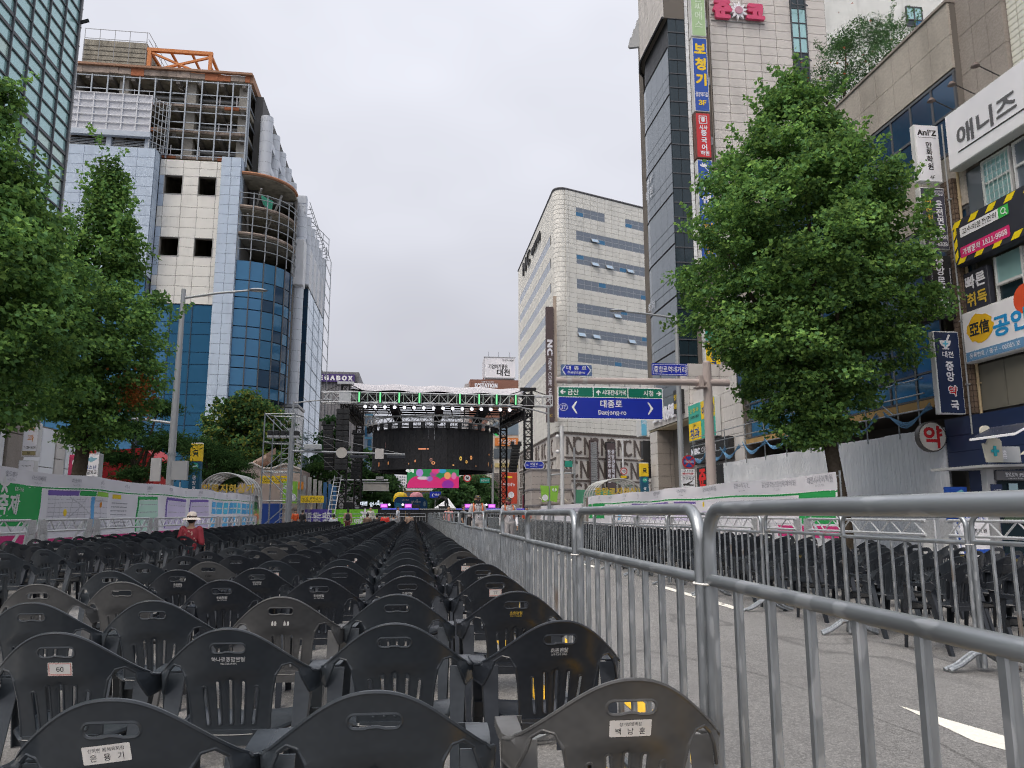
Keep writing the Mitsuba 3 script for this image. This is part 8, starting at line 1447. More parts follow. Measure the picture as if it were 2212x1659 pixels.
# ---------------------------------------------------------------- lamp posts
def lamp_head(parent, x, y, z, dx, s=1.0):
 v, f = lathe([(0, .09), (.20, .075), (.34, .01), (.30, -.02), (0, -.03)], 14); v = v * [1.15 * s, .55 * s, s] + [x + dx * .25, y, z]; part(parent, 'head', (v, f), POSTG, 40)
 part(parent, 'lens', (lathe([(0, -.035), (.22, -.03)], 12)[0] * [1.1 * s, .5 * s, s] + [x + dx * .25, y, z], lathe([(0, -.035), (.22, -.03)], 12)[1]), mat((.62, .62, .6), .3))
def street_lamp(label, x, y, z, arms, r=.09):
 m = thing('street_lamp', label, 'street lamp'); part(m, 'post', lathe([(r * 1.35, 0), (r * 1.25, z * .5), (r * .8, z), (0, z + .02)], 14, (x, y, 0.05)), POSTG, 40); part(m, 'base', bevel(x - .2, x + .2, y - .2, y + .2, .05, .4, .03), POSTG)
 for az_, L, rise in arms: part(m, 'arm', tube([(x, y, az_), (x + L * .5, y, az_ + rise * .6), (x + L, y, az_ + rise)], [.055, .05, .04], 8), POSTG, 40); lamp_head(m, x + L, y, az_ + rise, math.copysign(1, L))
 return m
m = street_lamp('tall grey double arm street lamp on the left pavement', -8.95, 30, 9.65, ((9.35, 2.5, .4), (4.5, -1.0, .12)), .105); pb(m, 'control_box', -8.85, -8.3, 29.75, 29.95, 2.4, 3.1, GREYP); pb(m, 'control_box', -9.6, -9.25, 29.8, 29.9, 2.35, 3.2, mat((.4, .4, .4), .6)); part(m, 'clamp', rod((-8.95, 30, 3.3), (-8.95, 30, 3.4), .16, 10), STEEL)
street_lamp('grey street lamp behind the sign gantry with its arm over the road', 11.72, 33, 10.0, ((9.98, -2.5, .25),), .10)
street_lamp('slim street lamp near the left stage tower', -8.65, 56, 9.05, ((8.95, 2.1, .28),), .09); m = street_lamp('slim street lamp right of the stage carrying a blue road plate', 8.75, 50, 8.1, ((7.7, -1.9, .4), (3.65, 1.1, .12)), .09)
m2 = thing('road_plate', 'blue arrow shaped road plate with numbers on the slim lamp right of the stage', 'road sign'); hx = Polygon([(-.68, 0), (-.56, .23), (.56, .23), (.68, 0), (.56, -.23), (-.56, -.23)]); part(m2, 'plate', slab(hx, .04, (7.75, 49.9, 4.3)), ROADB); shape(m2, 'border', hx.difference(affinity.scale(hx, .95, .9)), (7.75, 49.855, 4.3), PURE); text(m2, '대종로', (7.75, 49.85, 4.37), .17, PURE, w=.5); text(m2, 'Daejong-ro', (7.75, 49.85, 4.2), .08, PURE, w=.5, bold=0); text(m2, '494', (7.27, 49.85, 4.3), .11, PURE); text(m2, '498', (8.2, 49.85, 4.3), .11, PURE); part(m2, 'bracket', rod((7.1, 49.93, 4.58), (8.7, 49.97, 4.58), .03, 6), POSTG)
m2 = thing('lime_pole_banner', 'pair of lime green pole banners hanging on the slim lamp right of the stage', 'banner')
for s in (-1, 1): part(m2, 'sheet', slab(Polygon([(0.04 * s, 0), (.62 * s, .05), (.48 * s, -1.05), (.04 * s, -.95)]).buffer(0), .02, (8.75, 49.85, 2.95)), LIME); part(m2, 'disc' if s < 0 else 'lettering', flat(Point(-.3, -.75).buffer(.2) if s < 0 else affinity.translate(text_shape('8.8', .2, .05), .32, -.25), (8.75, 49.81, 2.95)), SIGNW)
# ---------------------------------------------------------------- left: metro pillar, arcade entrances, scaffold tower
TEALP = mat((0.012, 0.085, 0.15), .45)
def metro_pillar(label, x, y, w, z, flip=1):
 m = thing('metro_pillar', label, 'station pillar'); part(m, 'body', bevel(x, x + w, y, y + .35, 0, z * .81, .015), TEALP); part(m, 'top', bevel(x - .01, x + w + .01, y - .01, y + .36, z * .81 + .003, z, .015), YELL); part(m, 'cap', bx(x, x + w, y, y + .35, z, z + .05), SIGNW)
 cx = x + w / 2; tr = rrect(w * .42, w * .46, .06).difference(sbox(-w * .14, 0, w * .14, w * .13)).union(LineString([(-w * .12, -w * .22), (-w * .22, -w * .36)]).buffer(.02)).union(LineString([(w * .12, -w * .22), (w * .22, -w * .36)]).buffer(.02)); shape(m, 'train_emblem', tr, (cx, y - .012, z * .905), INK)
 shape(m, 'line_disc', Point(0, 0).buffer(w * .3), (cx, y, z * .76), mat((.02, .36, .27), .5)); text(m, '105', (cx, y, z * .76), w * .27, SIGNW, w=w * .45, off=.012); text(m, '중앙로', (cx, y, z * .58), w * .4, SIGNW, vertical=True, gap=.15); text(m, '1', (cx, y, z * .30), w * .45, YELL, bold=.03); text(m, 'Jungangno', (cx, y, z * .42), w * .12, SIGNW, bold=0, w=w * .7); return m
metro_pillar('teal station pillar with yellow train emblem on the left pavement', -11.05, 40, .52, 4.62); metro_pillar('teal station pillar with yellow train emblem right of the road, before the beige pier', 13.75, 46, .48, 4.22)
ARCF = mat((.45, .46, .45), .4, .3); scene['canopy_glass'] = {'type': 'thindielectric', 'int_ior': 1.5}
def arcade(label, cx, y, R, z0, L, h):
 m = thing('arcade_entrance', label, 'arcade entrance'); A = lambda t, yy, r=R: (cx + r * math.cos(t), yy, z0 + h * math.sin(t) * r / R)
 for yy in edges(y, y + L, 4): part(m, 'rib', tube([A(t, yy) for t in np.linspace(0, PI, 15)], .05, 6), ARCF, True)
 for t in np.linspace(0, PI, 9): part(m, 'purlin', rod(A(t, y), A(t, y + L), .025, 5), ARCF)
 ts = np.linspace(0.02, PI - .02, 9)
 for i in range(8):
  V = np.array([A(ts[i], y + .05, R - .02), A(ts[i + 1], y + .05, R - .02), A(ts[i + 1], y + L, R - .02), A(ts[i], y + L, R - .02)]); part(m, 'pane', (V, np.array([[0, 1, 2], [0, 2, 3]])), 'canopy_glass')
 for x in (-1, 1):
  for yy in (y, y + L): part(m, 'column', bx(cx + x * R - .06, cx + x * R + .06, yy - .06, yy + .06, .05, z0), ARCF)
 part(m, 'lintel', bx(cx - R, cx + R, y - .02, y + .04, z0 + .02, z0 + .1), ARCF); part(m, 'name_lettering', slab(affinity.scale(text_shape('중앙로지하상가', .44, .03), 1, 1), .05, (cx, y - .1, z0 + .32)), GOLD); part(m, 'back_shade', bx(cx - R + .1, cx + R - .1, y + L - .1, y + L, .05, z0), mat((.25, .22, .2), .7)); part(m, 'glass_side', bx(cx + R - .02, cx + R, y, y + L, .05, z0), 'canopy_glass')
 return m
arcade('glass barrel vault entrance with gold letters left of the scaffold tower', -9.78, 42, 1.28, 2.15, 3.2, 1.12); arcade('glass barrel vault entrance with gold letters before the patterned wall', 12.45, 46.4, 1.5, 2.2, 3.0, 1.1)
m = thing('scaffold_tower', 'silver scaffold tower with covered spotlights left of the stage', 'scaffold'); c4 = [(-9.83, 52), (-7.9, 52), (-7.55, 53.4), (-9.5, 53.4)]
for i, (x, y) in enumerate(c4): part(m, 'standard', rod((x, y, -.05), (x, y, 7.75 if i < 2 else 7.5), .045, 8), STEEL, 40)
for z in (.4, 2.0, 3.9, 5.8, 7.68): part(m, 'ledger', cat([rod((*c4[i], z), (*c4[(i + 1) % 4], z), .035, 6) for i in range(4)]), STEEL)
for j, (a, b) in enumerate(((.2, 2.0), (2.0, 3.9), (3.9, 5.8), (5.8, 7.68))):
 p, q = (0, 1) if j % 2 == 0 else (1, 0); part(m, 'brace', rod((*c4[p], a), (*c4[q], b), .035, 6), STEEL); part(m, 'brace', rod((*c4[3 - p], a), (*c4[3 - q], b), .03, 6), STEEL)
part(m, 'ladder', cat([rod((x, 53, .2), (x - .15, 53, 5.8), .025, 5) for x in (-8.7, -8.2)] + [rod((-8.7 - .15 * t, 53, .2 + 5.6 * t), (-8.2 - .15 * t, 53, .2 + 5.6 * t), .02, 4) for t in edges(0, 1, 17)]), STEEL, kind='stuff'); part(m, 'guy_wire', cat([rod((-7.7, 52.5, 7.0), (-4.2, 56, 4.9), .012, 4), rod((-7.6, 52.5, 6.2), (-4.5, 57, 3.2), .012, 4)]), GREYP, kind='stuff')
for i in range(5): f = thing('follow_spot', f'black spotlight wrapped in clear plastic on the scaffold tower, {ORD[i] if i else "leftmost"} of the row', 'spotlight', 'spotlights on the scaffold tower'); x = -9.4 + .42 * i; part(f, 'body', bevel(x - .16, x + .16, 51.6, 52.2, 6.2, 6.55, .05), BLACKM); part(f, 'plastic_cover', bevel(x - .17, x + .17, 51.62, 52.1, 6.05, 6.24, .04), mat((.5, .5, .52), .3))
# ---------------------------------------------------------------- traffic signals seen from behind
m = thing('signal_mast', 'grey traffic signal mast with a long arm seen from behind at the junction', 'signal mast'); part(m, 'post', lathe([(.16, -.05), (.13, 6.3), (0, 6.32)], 12, (-7.45, 48, 0)), POSTG, 40); part(m, 'arm', tube([(-7.45, 48, 4.92), (-4, 48, 4.86), (-.6, 48, 4.78)], [.07, .06, .05], 8), POSTG, 40)
for x in (-3.37, -1.12): h = part(m, 'signal_head', bevel(x - .56, x + .56, 48.1, 48.3, 4.54, 4.72, .03), mat((.06, .065, .08), .5))
part(m, 'camera_housing', bevel(-6.68, -5.62, 47.8, 48.1, 5.02, 5.34, .03), mat((.45, .47, .48), .5)); part(m, 'round_plate', slab(Point(0, 0).buffer(.33, 14), .03, (-4.42, 47.95, 4.84)), mat((.55, .52, .47), .6)); part(m, 'square_plate', slab(rrect(.52, .62, .04), .03, (-2.15, 47.93, 4.8)), mat((.62, .58, .56), .6)); part(m, 'stay', rod((-7.4, 48, 6.2), (-.9, 48, 4.84), .012, 4), GREYP)
m = thing('speed_sign_gantry', 'thin arm with a round 50 speed sign and a green plate by the pink screen', 'road sign'); part(m, 'post', rod((8.1, 80, 0), (8.1, 80, 6.6), .12, 8), POSTG); part(m, 'arm', rod((4.6, 80, 5.2), (8.1, 80, 5.25), .07, 6), POSTG); part(m, 'speed_plate', slab(Point(0, 0).buffer(.42, 14), .04, (5.44, 79.9, 4.8)), SIGNW); shape(m, 'red_ring', Point(0, 0).buffer(.42, 14).difference(Point(0, 0).buffer(.31, 14)), (5.44, 79.85, 4.8), RED); text(m, '50', (5.44, 79.85, 4.8), .3, INK, bold=.06); pb(m, 'green_plate', 6.75, 7.76, 79.9, 79.95, 4.3, 4.8, TEALG); text(m, '중앙로역네거리', (7.25, 79.88, 4.55), .2, SIGNW, w=.8)
m = thing('blue_direction_sign', 'small blue direction sign below the pink screen', 'road sign'); pb(m, 'board', 1.6, 2.75, 80, 80.05, 2.75, 3.4, ROADB); part(m, 'post', rod((2.2, 80.2, 0), (2.2, 80.2, 3.4), .05, 6), POSTG); shape(m, 'chevron', affinity.scale(chev, .8, .8, origin=(0, 0)), (1.9, 80, 3.05), PURE); text(m, '대종로', (2.35, 80, 3.1), .18, PURE, w=.5)
m = thing('message_board', 'grey rear of an electronic message board on an arm left of the pink screen', 'message board'); pb(m, 'board', -5.42, -2.72, 85, 85.3, 3.65, 4.45, mat((.34, .33, .31), .6)); part(m, 'frame', cat([bx(-5.5, -2.65, 84.9, 85, 4.45, 4.55), bx(-5.5, -2.65, 84.9, 85, 3.58, 3.65)] + [bx(x, x + .05, 84.95, 85, 3.65, 4.45) for x in (-5.45, -4.5, -3.6, -2.75)]), GREYP, kind='stuff'); part(m, 'arm', rod((-9, 85.2, 4.75), (-2.8, 85.2, 4.75), .1, 8), POSTG); part(m, 'post', rod((-9, 85.2, 0), (-9, 85.2, 6), .14, 8), POSTG); pb(m, 'box', -4.1, -3.3, 85, 85.3, 4.85, 5.15, GREYP)
# ---------------------------------------------------------------- right: no parking sign, poles, small stone building
m = thing('no_parking_sign', 'round blue and red no parking sign above two white plates beside the gantry post', 'road sign'); part(m, 'pole', rod((10.95, 30.1, 0), (10.95, 30.1, 3.6), .035, 8), POSTG); part(m, 'disc', slab(Point(0, 0).buffer(.275, 18), .02, (10.97, 30.02, 3.24)), RED); shape(m, 'blue_disc', Point(0, 0).buffer(.225, 18), (10.97, 29.998, 3.24), mat((.02, .07, .30), .5)); shape(m, 'red_cross', LineString([(-.16, -.16), (.16, .16)]).buffer(.03).union(LineString([(-.16, .16), (.16, -.16)]).buffer(.03)), (10.97, 29.994, 3.24), RED); text(m, '주정차금지', (10.97, 29.99, 3.24), .085, PURE, w=.4)
pb(m, 'plate', 10.64, 11.2, 30.0, 30.02, 2.68, 2.95, PURE); text(m, '구간내', (10.92, 30.0, 2.87), .1, INK, w=.42); shape(m, 'red_arrow', LineString([(-.18, 0), (.18, 0)]).buffer(.016).union(Polygon([(-.24, 0), (-.15, .05), (-.15, -.05)])).union(Polygon([(.24, 0), (.15, .05), (.15, -.05)])), (10.92, 30.0, 2.76), RED); pb(m, 'plate', 10.64, 11.2, 30.0, 30.02, 2.22, 2.66, PURE); text(m, '견인지역', (10.92, 30.0, 2.57), .11, INK, w=.48); shape(m, 'tow_truck', Polygon([(-.22, -.02), (-.05, .0), (.18, .12), (.2, .1), (.02, -.03), (.22, -.05), (.22, -.1), (-.22, -.09)]), (10.92, 30.0, 2.38), INK)
for x, z, l in ((9.62, 6.9, 'white pole with security cameras before the patterned wall'), (10.45, 5.5, 'grey pole with a small green plate before the patterned wall'), (13.75, 6.1, 'white lamp pole with a 30 sign before the patterned wall')):
 m = thing('street_pole', l, 'pole'); part(m, 'pole', rod((x, 50, 0), (x, 50, z), .13 if x < 10 else .07, 10), mat((.62, .63, .65), .5) if x != 10.45 else POSTG, 40)
 if x < 10:
  for zz_ in (5.2, 6.2): part(m, 'camera', move(lathe([(0, .12), (.12, .08), (.13, -.05), (0, -.14)], 10), (x - .3, 49.9, zz_)), WHITEP, True); part(m, 'camera_arm', rod((x, 50, zz_ + .15), (x - .3, 49.95, zz_ + .12), .03, 5), POSTG)
 elif x < 11: pb(m, 'green_plate', 9.8, 10.3, 49.9, 49.94, 4.2, 4.6, TEALG)
 else: part(m, 'cross_arm', bx(x - .45, x + .45, 49.95, 50.05, 6.0, 6.08), WHITEP); part(m, 'disc', slab(Point(0, 0).buffer(.24), .02, (x, 49.9, 3.95)), SIGNW); shape(m, 'red_ring', Point(0, 0).buffer(.24).difference(Point(0, 0).buffer(.18)), (x, 49.87, 3.95), RED); text(m, '30', (x, 49.87, 3.95), .18, INK); pb(m, 'yellow_plate', x - .2, x + .2, 49.9, 49.93, 3.5, 3.65, YELL)
k = thing('stone_kiosk', 'small banded stone subway kiosk right of the stage', 'kiosk'); w = part(k, 'wall', bx(8.42, 11.25, 55.06, 58.5, -.1, 4.35), JOINT); cladding(w, 'stone', 'y', 55.06, -1, edges(8.4, 11.27, 4), edges(0, 4.32, 8), mat((.40, .36, .34), .85), .05, .02); cladding(w, 'stone', 'x', 8.42, -1, edges(55, 58.5, 3), edges(0, 4.32, 8), mat((.36, .33, .31), .85), .05, .02)
for z in (4.3, 2.9, 1.75): pb(k, 'dark_band', 8.33, 11.32, 54.95, 58.5, z - .06, z + .06, mat((.2, .19, .2), .8))
for x in (8.9, 10.6): part(k, 'awning_arm', bar((x, 54.9, 2.3), (x + .25, 54.3, 2.0), .04), mat((.6, .56, .45), .5))
pb(k, 'awning', 8.9, 10.85, 54.3, 54.9, 1.98, 2.02, mat((.45, .40, .35), .6))
k = thing('green_site_banner', 'green and white festival banner strung before the patterned wall', 'banner'); pb(k, 'sheet', 10.6, 13.4, 51, 51.03, 1.6, 2.75, mat((.10, .36, .22), .6)); text(k, '대전 0시축제', (12.2, 51, 2.2), .4, SIGNW, w=1.8); pb(k, 'white_hem', 10.6, 13.4, 50.97, 50.99, 1.6, 1.85, BANW)
k = thing('white_site_banner', 'low white printed banner behind the guards at the end of the right seating', 'banner'); pb(k, 'sheet', 9.0, 9.04, 41.5, 58, .5, 1.72, BANW); pb(k, 'grey_band', 8.98, 8.995, 41.5, 58, 1.3, 1.5, mat((.5, .48, .58), .6))
# ---------------------------------------------------------------- trees
def leaves(P, size, rs, col, up=0.7, aspect=1.0, out=None, vary=0.28):
 """leaf blades at the points P: two triangles folded along the midrib, a colour per leaf"""
 n = len(P); N_ = rs.normal(size=(n, 3)) * .55 + [0, 0, up]
 if out is not None: N_ += out * .55
 N_ /= np.linalg.norm(N_, axis=1, keepdims=True)
 a = np.cross(N_, rs.normal(size=(n, 3))); a /= np.linalg.norm(a, axis=1, keepdims=True); b = np.cross(N_, a)
 s = (size * rs.uniform(.65, 1.35, n))[:, None]; fold = N_ * s * .18
 V = np.stack([P - a * s * .5, P + b * s * .5 * aspect + fold + a * s * .15, P + a * s * .5, P - b * s * .5 * aspect + fold + a * s * .15], 1).reshape(-1, 3)
 i = np.arange(n)[:, None] * 4; F = np.stack([i + [0, 1, 2], i + [0, 2, 3]], 1).reshape(-1, 3)
 C = np.asarray(col)[rs.integers(0, len(col), n)] * rs.uniform(1 - vary, 1 + vary, n)[:, None]
 return V, F, np.repeat(C, 4, 0)
GINKGO = [(.130, .245, .075), (.155, .285, .080), (.110, .220, .085), (.200, .330, .085)]
def crown(center, prof, n_clump, per, size, seed, col, up=.7, aspect=1.0, clump=.34, lean=(0, 0), shoots=0, squash=1.0, skip=None):
 rs = np.random.default_rng(seed); zs = np.array([p[0] for p in prof]); rr = np.array([p[1] for p in prof])
 z = rs.uniform(zs[0], zs[-1], n_clump * 3); r = np.interp(z, zs, rr); keep = rs.random(len(z)) < (r / rr.max()) ** 1.2 + .08; z, r = z[keep][:n_clump], r[keep][:n_clump]
 az_ = rs.uniform(0, 2 * PI, len(z)); q = np.sqrt(rs.uniform(.12, 1.0, len(z))) * (1 + .14 * np.sin(az_ * 3 + z * 1.7) + .08 * np.sin(az_ * 7 - z * 3))
 C = np.stack([center[0] + lean[0] * (z - zs[0]) + r * q * np.cos(az_), center[1] + lean[1] * (z - zs[0]) + r * q * np.sin(az_) * squash, z], 1)
 tone = rs.uniform(.62, 1.42, len(z))
 off = rs.normal(size=(len(z), per, 3)); off /= np.linalg.norm(off, axis=2, keepdims=True); off *= (rs.random((len(z), per, 1)) ** .45) * clump * rs.uniform(.7, 1.35, (len(z), 1, 1)) * [1.15, 1.15, .62]
 P = (C[:, None] + off).reshape(-1, 3); rad = P - [center[0], center[1], 0]; rad[:, 2] = 0; rad /= np.linalg.norm(rad, axis=1, keepdims=True) + 1e-9
 tn = np.repeat(tone, per); sh = []
 for _ in range(shoots):
  zz_ = rs.uniform(zs[0] + .35 * (zs[-1] - zs[0]), zs[-1]); ra = np.interp(zz_, zs, rr) * .92; t = rs.uniform(0, 2 * PI); d = np.array([math.cos(t) * .55, math.sin(t) * .55, rs.uniform(.5, 1.2)]); d /= np.linalg.norm(d); L = rs.uniform(.45, 1.05)
  o = np.array([center[0] + lean[0] * (zz_ - zs[0]) + ra * math.cos(t), center[1] + lean[1] * (zz_ - zs[0]) + ra * math.sin(t) * squash, zz_]); m = int(L * 60); sh.append(o + d * np.linspace(0, L, m)[:, None] + rs.normal(size=(m, 3)) * .06)
 if sh: S = np.vstack(sh); P = np.vstack([P, S]); tn = np.r_[tn, np.full(len(S), 1.25)]; rad = np.vstack([rad, np.zeros((len(S), 3))])
 if skip is not None: k_ = ~skip(P); P, tn, rad = P[k_], tn[k_], rad[k_]
 V, F, K = leaves(P, size, rs, col, up, aspect, rad)
 return V, F, K * np.repeat(tn, 4)[:, None]
def limbs(parent, base, fork, tips, r0, r1):
 part(parent, 'trunk', tube([base, (np.array(base) * .6 + np.array(fork) * .4) + [.04, 0, 0], fork], [r0 * 1.18, r0, r0 * .85], 14), 'bark', 50)
 for t in tips: mid = (np.array(fork) + np.array(t)) / 2 + [0, 0, -.15]; part(parent, 'limb', tube([fork, mid, t], [r1, r1 * .7, r1 * .25], 8), 'bark', 50)
def put_leaves(parent, name, vfk): V, F, K = vfk; k = fresh(parent + '__' + name); scene[k] = mikit.ply((V, F), 'leaf', color=np.clip(K, 0, .6)); return k
k = thing('ginkgo_tree', 'big full ginkgo street tree on the right pavement in front of the hoarding', 'tree')
limbs(k, (11.1, 19.0, .05), (10.75, 19, 3.6), [(9.2, 18.6, 6.0), (12.4, 18.8, 6.5), (10.6, 17.6, 7), (10.9, 20.3, 7), (10.6, 19, 11.5), (8.2, 19, 8.2), (13, 19.2, 9)], .19, .11)
skip = lambda P: (P[:, 0] > 13.0) & (P[:, 1] > 18.05) | (P[:, 0] > 14.3)
put_leaves(k, 'crown', crown((10.38, 19), [(2.8, .4), (3.3, .95), (4, 1.45), (4.6, 1.85), (5.3, 2.5), (6, 2.9), (7.2, 3.1), (8.5, 3.1), (9.3, 2.75), (10, 2.35), (10.8, 1.85), (11.6, 1.35), (12.3, .85), (13, .4), (13.4, .1)], 1080, 92, .108, 1, GINKGO, clump=.36, shoots=80, skip=skip))
for lab, c, pr, nc, seed, tips, tr, ln in (('ginkgo street tree with forked trunk in the left middle ground', (-8.75, 22), [(2.9, .3), (3.4, .9), (4.2, 1.5), (5.2, 1.75), (6.4, 1.8), (7.4, 1.4), (8.4, 1.0), (9.4, .55), (10.2, .3), (11.2, .08)], 430, 2, [(-8.0, 22, 5.2), (-9.6, 21.8, 5.0), (-8.8, 22.3, 6.5), (-8.7, 22, 9)], .2, (0, 0)), ('tall ginkgo street tree cut by the left edge of the frame', (-8.55, 15), [(2.7, .5), (3.2, 1.3), (4.4, 1.75), (5.8, 1.75), (6.6, 1.35), (7.4, .85), (8.2, .5), (9.0, .3), (9.7, .1)], 420, 3, [(-7.8, 15, 5), (-9.3, 15, 5), (-8.6, 15.2, 8)], .17, (.03, 0)), ('ginkgo street tree between the two left street trees', (-9.2, 18.4), [(3.0, .4), (3.8, 1.4), (5, 1.8), (6.2, 1.6), (7.2, 1.1), (8.2, .5)], 240, 4, [(-9, 18.3, 5.5), (-9.8, 18.5, 5)], .15, (0, 0))):
 k = thing('ginkgo_tree', lab, 'tree'); limbs(k, (c[0] - .35, c[1], .05), (c[0] - .1, c[1], 3.0), tips, tr, .09); put_leaves(k, 'crown', crown(c, pr, nc, 84, .105, seed, GINKGO, clump=.36, shoots=34, lean=ln))
 if seed == 2: rs = np.random.default_rng(9); put_leaves(k, 'withered_leaves', leaves(np.array([-7.35, 21.2, 4.35]) + rs.normal(size=(420, 3)) * [.2, .2, .25], .07, rs, [(.28, .10, .03), (.22, .09, .03)], .3))
DEEP = [(.065, .135, .050), (.085, .165, .055), (.055, .115, .050)]
k = thing('roof_tree', 'dark narrow leaved tree growing on the roof behind the granite parapet', 'tree'); limbs(k, (16.9, 27, 15.3), (16.9, 27, 17), [(15.2, 27, 18.8), (18.8, 27, 19.5), (17.3, 27, 20.5)], .12, .07)
put_leaves(k, 'crown', crown((16.9, 27), [(15.5, 1.3), (16.6, 2.1), (18, 2.6), (19.2, 2.3), (20.3, 1.6), (21.1, .8)], 330, 60, .12, 5, DEEP, up=.2, aspect=.32, clump=.42, shoots=26, lean=(.25, 0)))
rs = np.random.default_rng(4); put_leaves(k, 'fruit', leaves(np.array([16.9, 25.2, 18.4]) + rs.normal(size=(40, 3)) * [1.6, .5, 1.1], .09, rs, [(.35, .10, .05)], .2))
k = thing('broadleaf_tree', 'loose dark broadleaf tree with yellowing top behind the station pillar', 'tree'); limbs(k, (-14, 66, 0), (-14, 66, 3.6), [(-17, 66, 6.5), (-11.4, 66, 6.5), (-13.6, 66, 9)], .3, .15); put_leaves(k, 'crown', crown((-14, 66), [(3.2, 2.5), (4.8, 4.2), (6.6, 4.5), (8.2, 3.4), (9.6, 2.4), (11, .7)], 300, 62, .26, 6, DEEP + [(.20, .22, .05)], clump=.80, shoots=20))
def pine(label, base, pads, seed):
 k = thing('pine_tree', label, 'tree'); rs = np.random.default_rng(seed); b = np.array(base, float); top = np.mean([p[:3] for p in pads], 0)
 part(k, 'trunk', tube([b, b + (top - b) * .35 + [.35, 0, 0], b + (top - b) * .7 - [.3, 0, 0], top], [.16, .13, .1, .05], 8), 'bark', 50)
 for p in pads: part(k, 'limb', tube([b + (top - b) * .5, (np.array(p[:3]) + top) / 2 - [0, 0, .3], np.array(p[:3]) - [0, 0, .1]], [.08, .06, .03], 6), 'bark', 50)
 Q = np.vstack([np.array(p[:3]) + rs.normal(size=(int(1500 * p[3] ** 2), 3)) * [p[3] * .45, p[3] * .45, p[3] * .17] for p in pads]); put_leaves(k, 'needles', leaves(Q, .24, rs, [(.055, .115, .035), (.075, .140, .045), (.042, .09, .032)], .5, .14))
pine('spreading pine with layered pads left of the grey double lamp', (-12.3, 36, 0), [(-12.9, 36, 4.9, 1.1), (-11.6, 36.4, 5.9, 1.0), (-11.0, 35.8, 4.3, 1.2), (-13.0, 36, 3.6, .9), (-10.8, 36.3, 3.1, 1.0), (-12.2, 35.6, 2.9, .8)], 1)
pine('low spreading pine between the station pillar and the vault entrance', (-11.7, 46, 0), [(-12.4, 46, 5.0, 1.1), (-11.2, 46.3, 4.4, 1.2), (-10.3, 46, 3.9, 1.0), (-12.6, 46, 3.6, 1.0), (-9.9, 46, 3.2, .8), (-11.0, 45.8, 3.3, .9)], 2)
pine('small pine behind the grey site fence by the stage', (-8.4, 66, 0), [(-8.9, 66, 4.6, 1.0), (-7.8, 66, 5.0, 1.1), (-6.9, 66, 4.3, .9), (-8.2, 66, 3.6, 1.0)], 3)
for i, (x, y, r, z0, z1, l) in enumerate(((-5.6, 92, 2.4, 2.0, 9.0, 'dark green tree behind the left stage tower'), (-3.4, 98, 2.0, 1.5, 6.2, 'lower dark green tree behind the left side of the stage'), (-9.6, 90, 2.2, 3, 12.0, 'tall dark tree glimpsed behind the outer left line array'), (4.3, 108, 2.2, 1, 5.2, 'low dark tree behind the right side of the pink screen'), (7.4, 106, 2.5, 1, 6.6, 'round dark tree behind the right part of the stage'), (10.0, 112, 2.2, 1, 6.6, 'dark tree beside the right rear stage tower'), (1.9, 125, 1.6, .8, 4.2, 'small dark tree at the street end behind the runway'))):
 k = thing('street_tree', l, 'tree', None); part(k, 'trunk', tube([(x, y, 0), (x, y, z1 * .7)], [.2, .08], 7), 'bark', 50); h = z1 - z0; put_leaves(k, 'crown', crown((x, y), [(z0, r * .5), (z0 + h * .3, r), (z0 + h * .6, r * .9), (z0 + h * .85, r * .5), (z1, r * .1)], 90, 55, .30, 20 + i, DEEP, clump=.75))
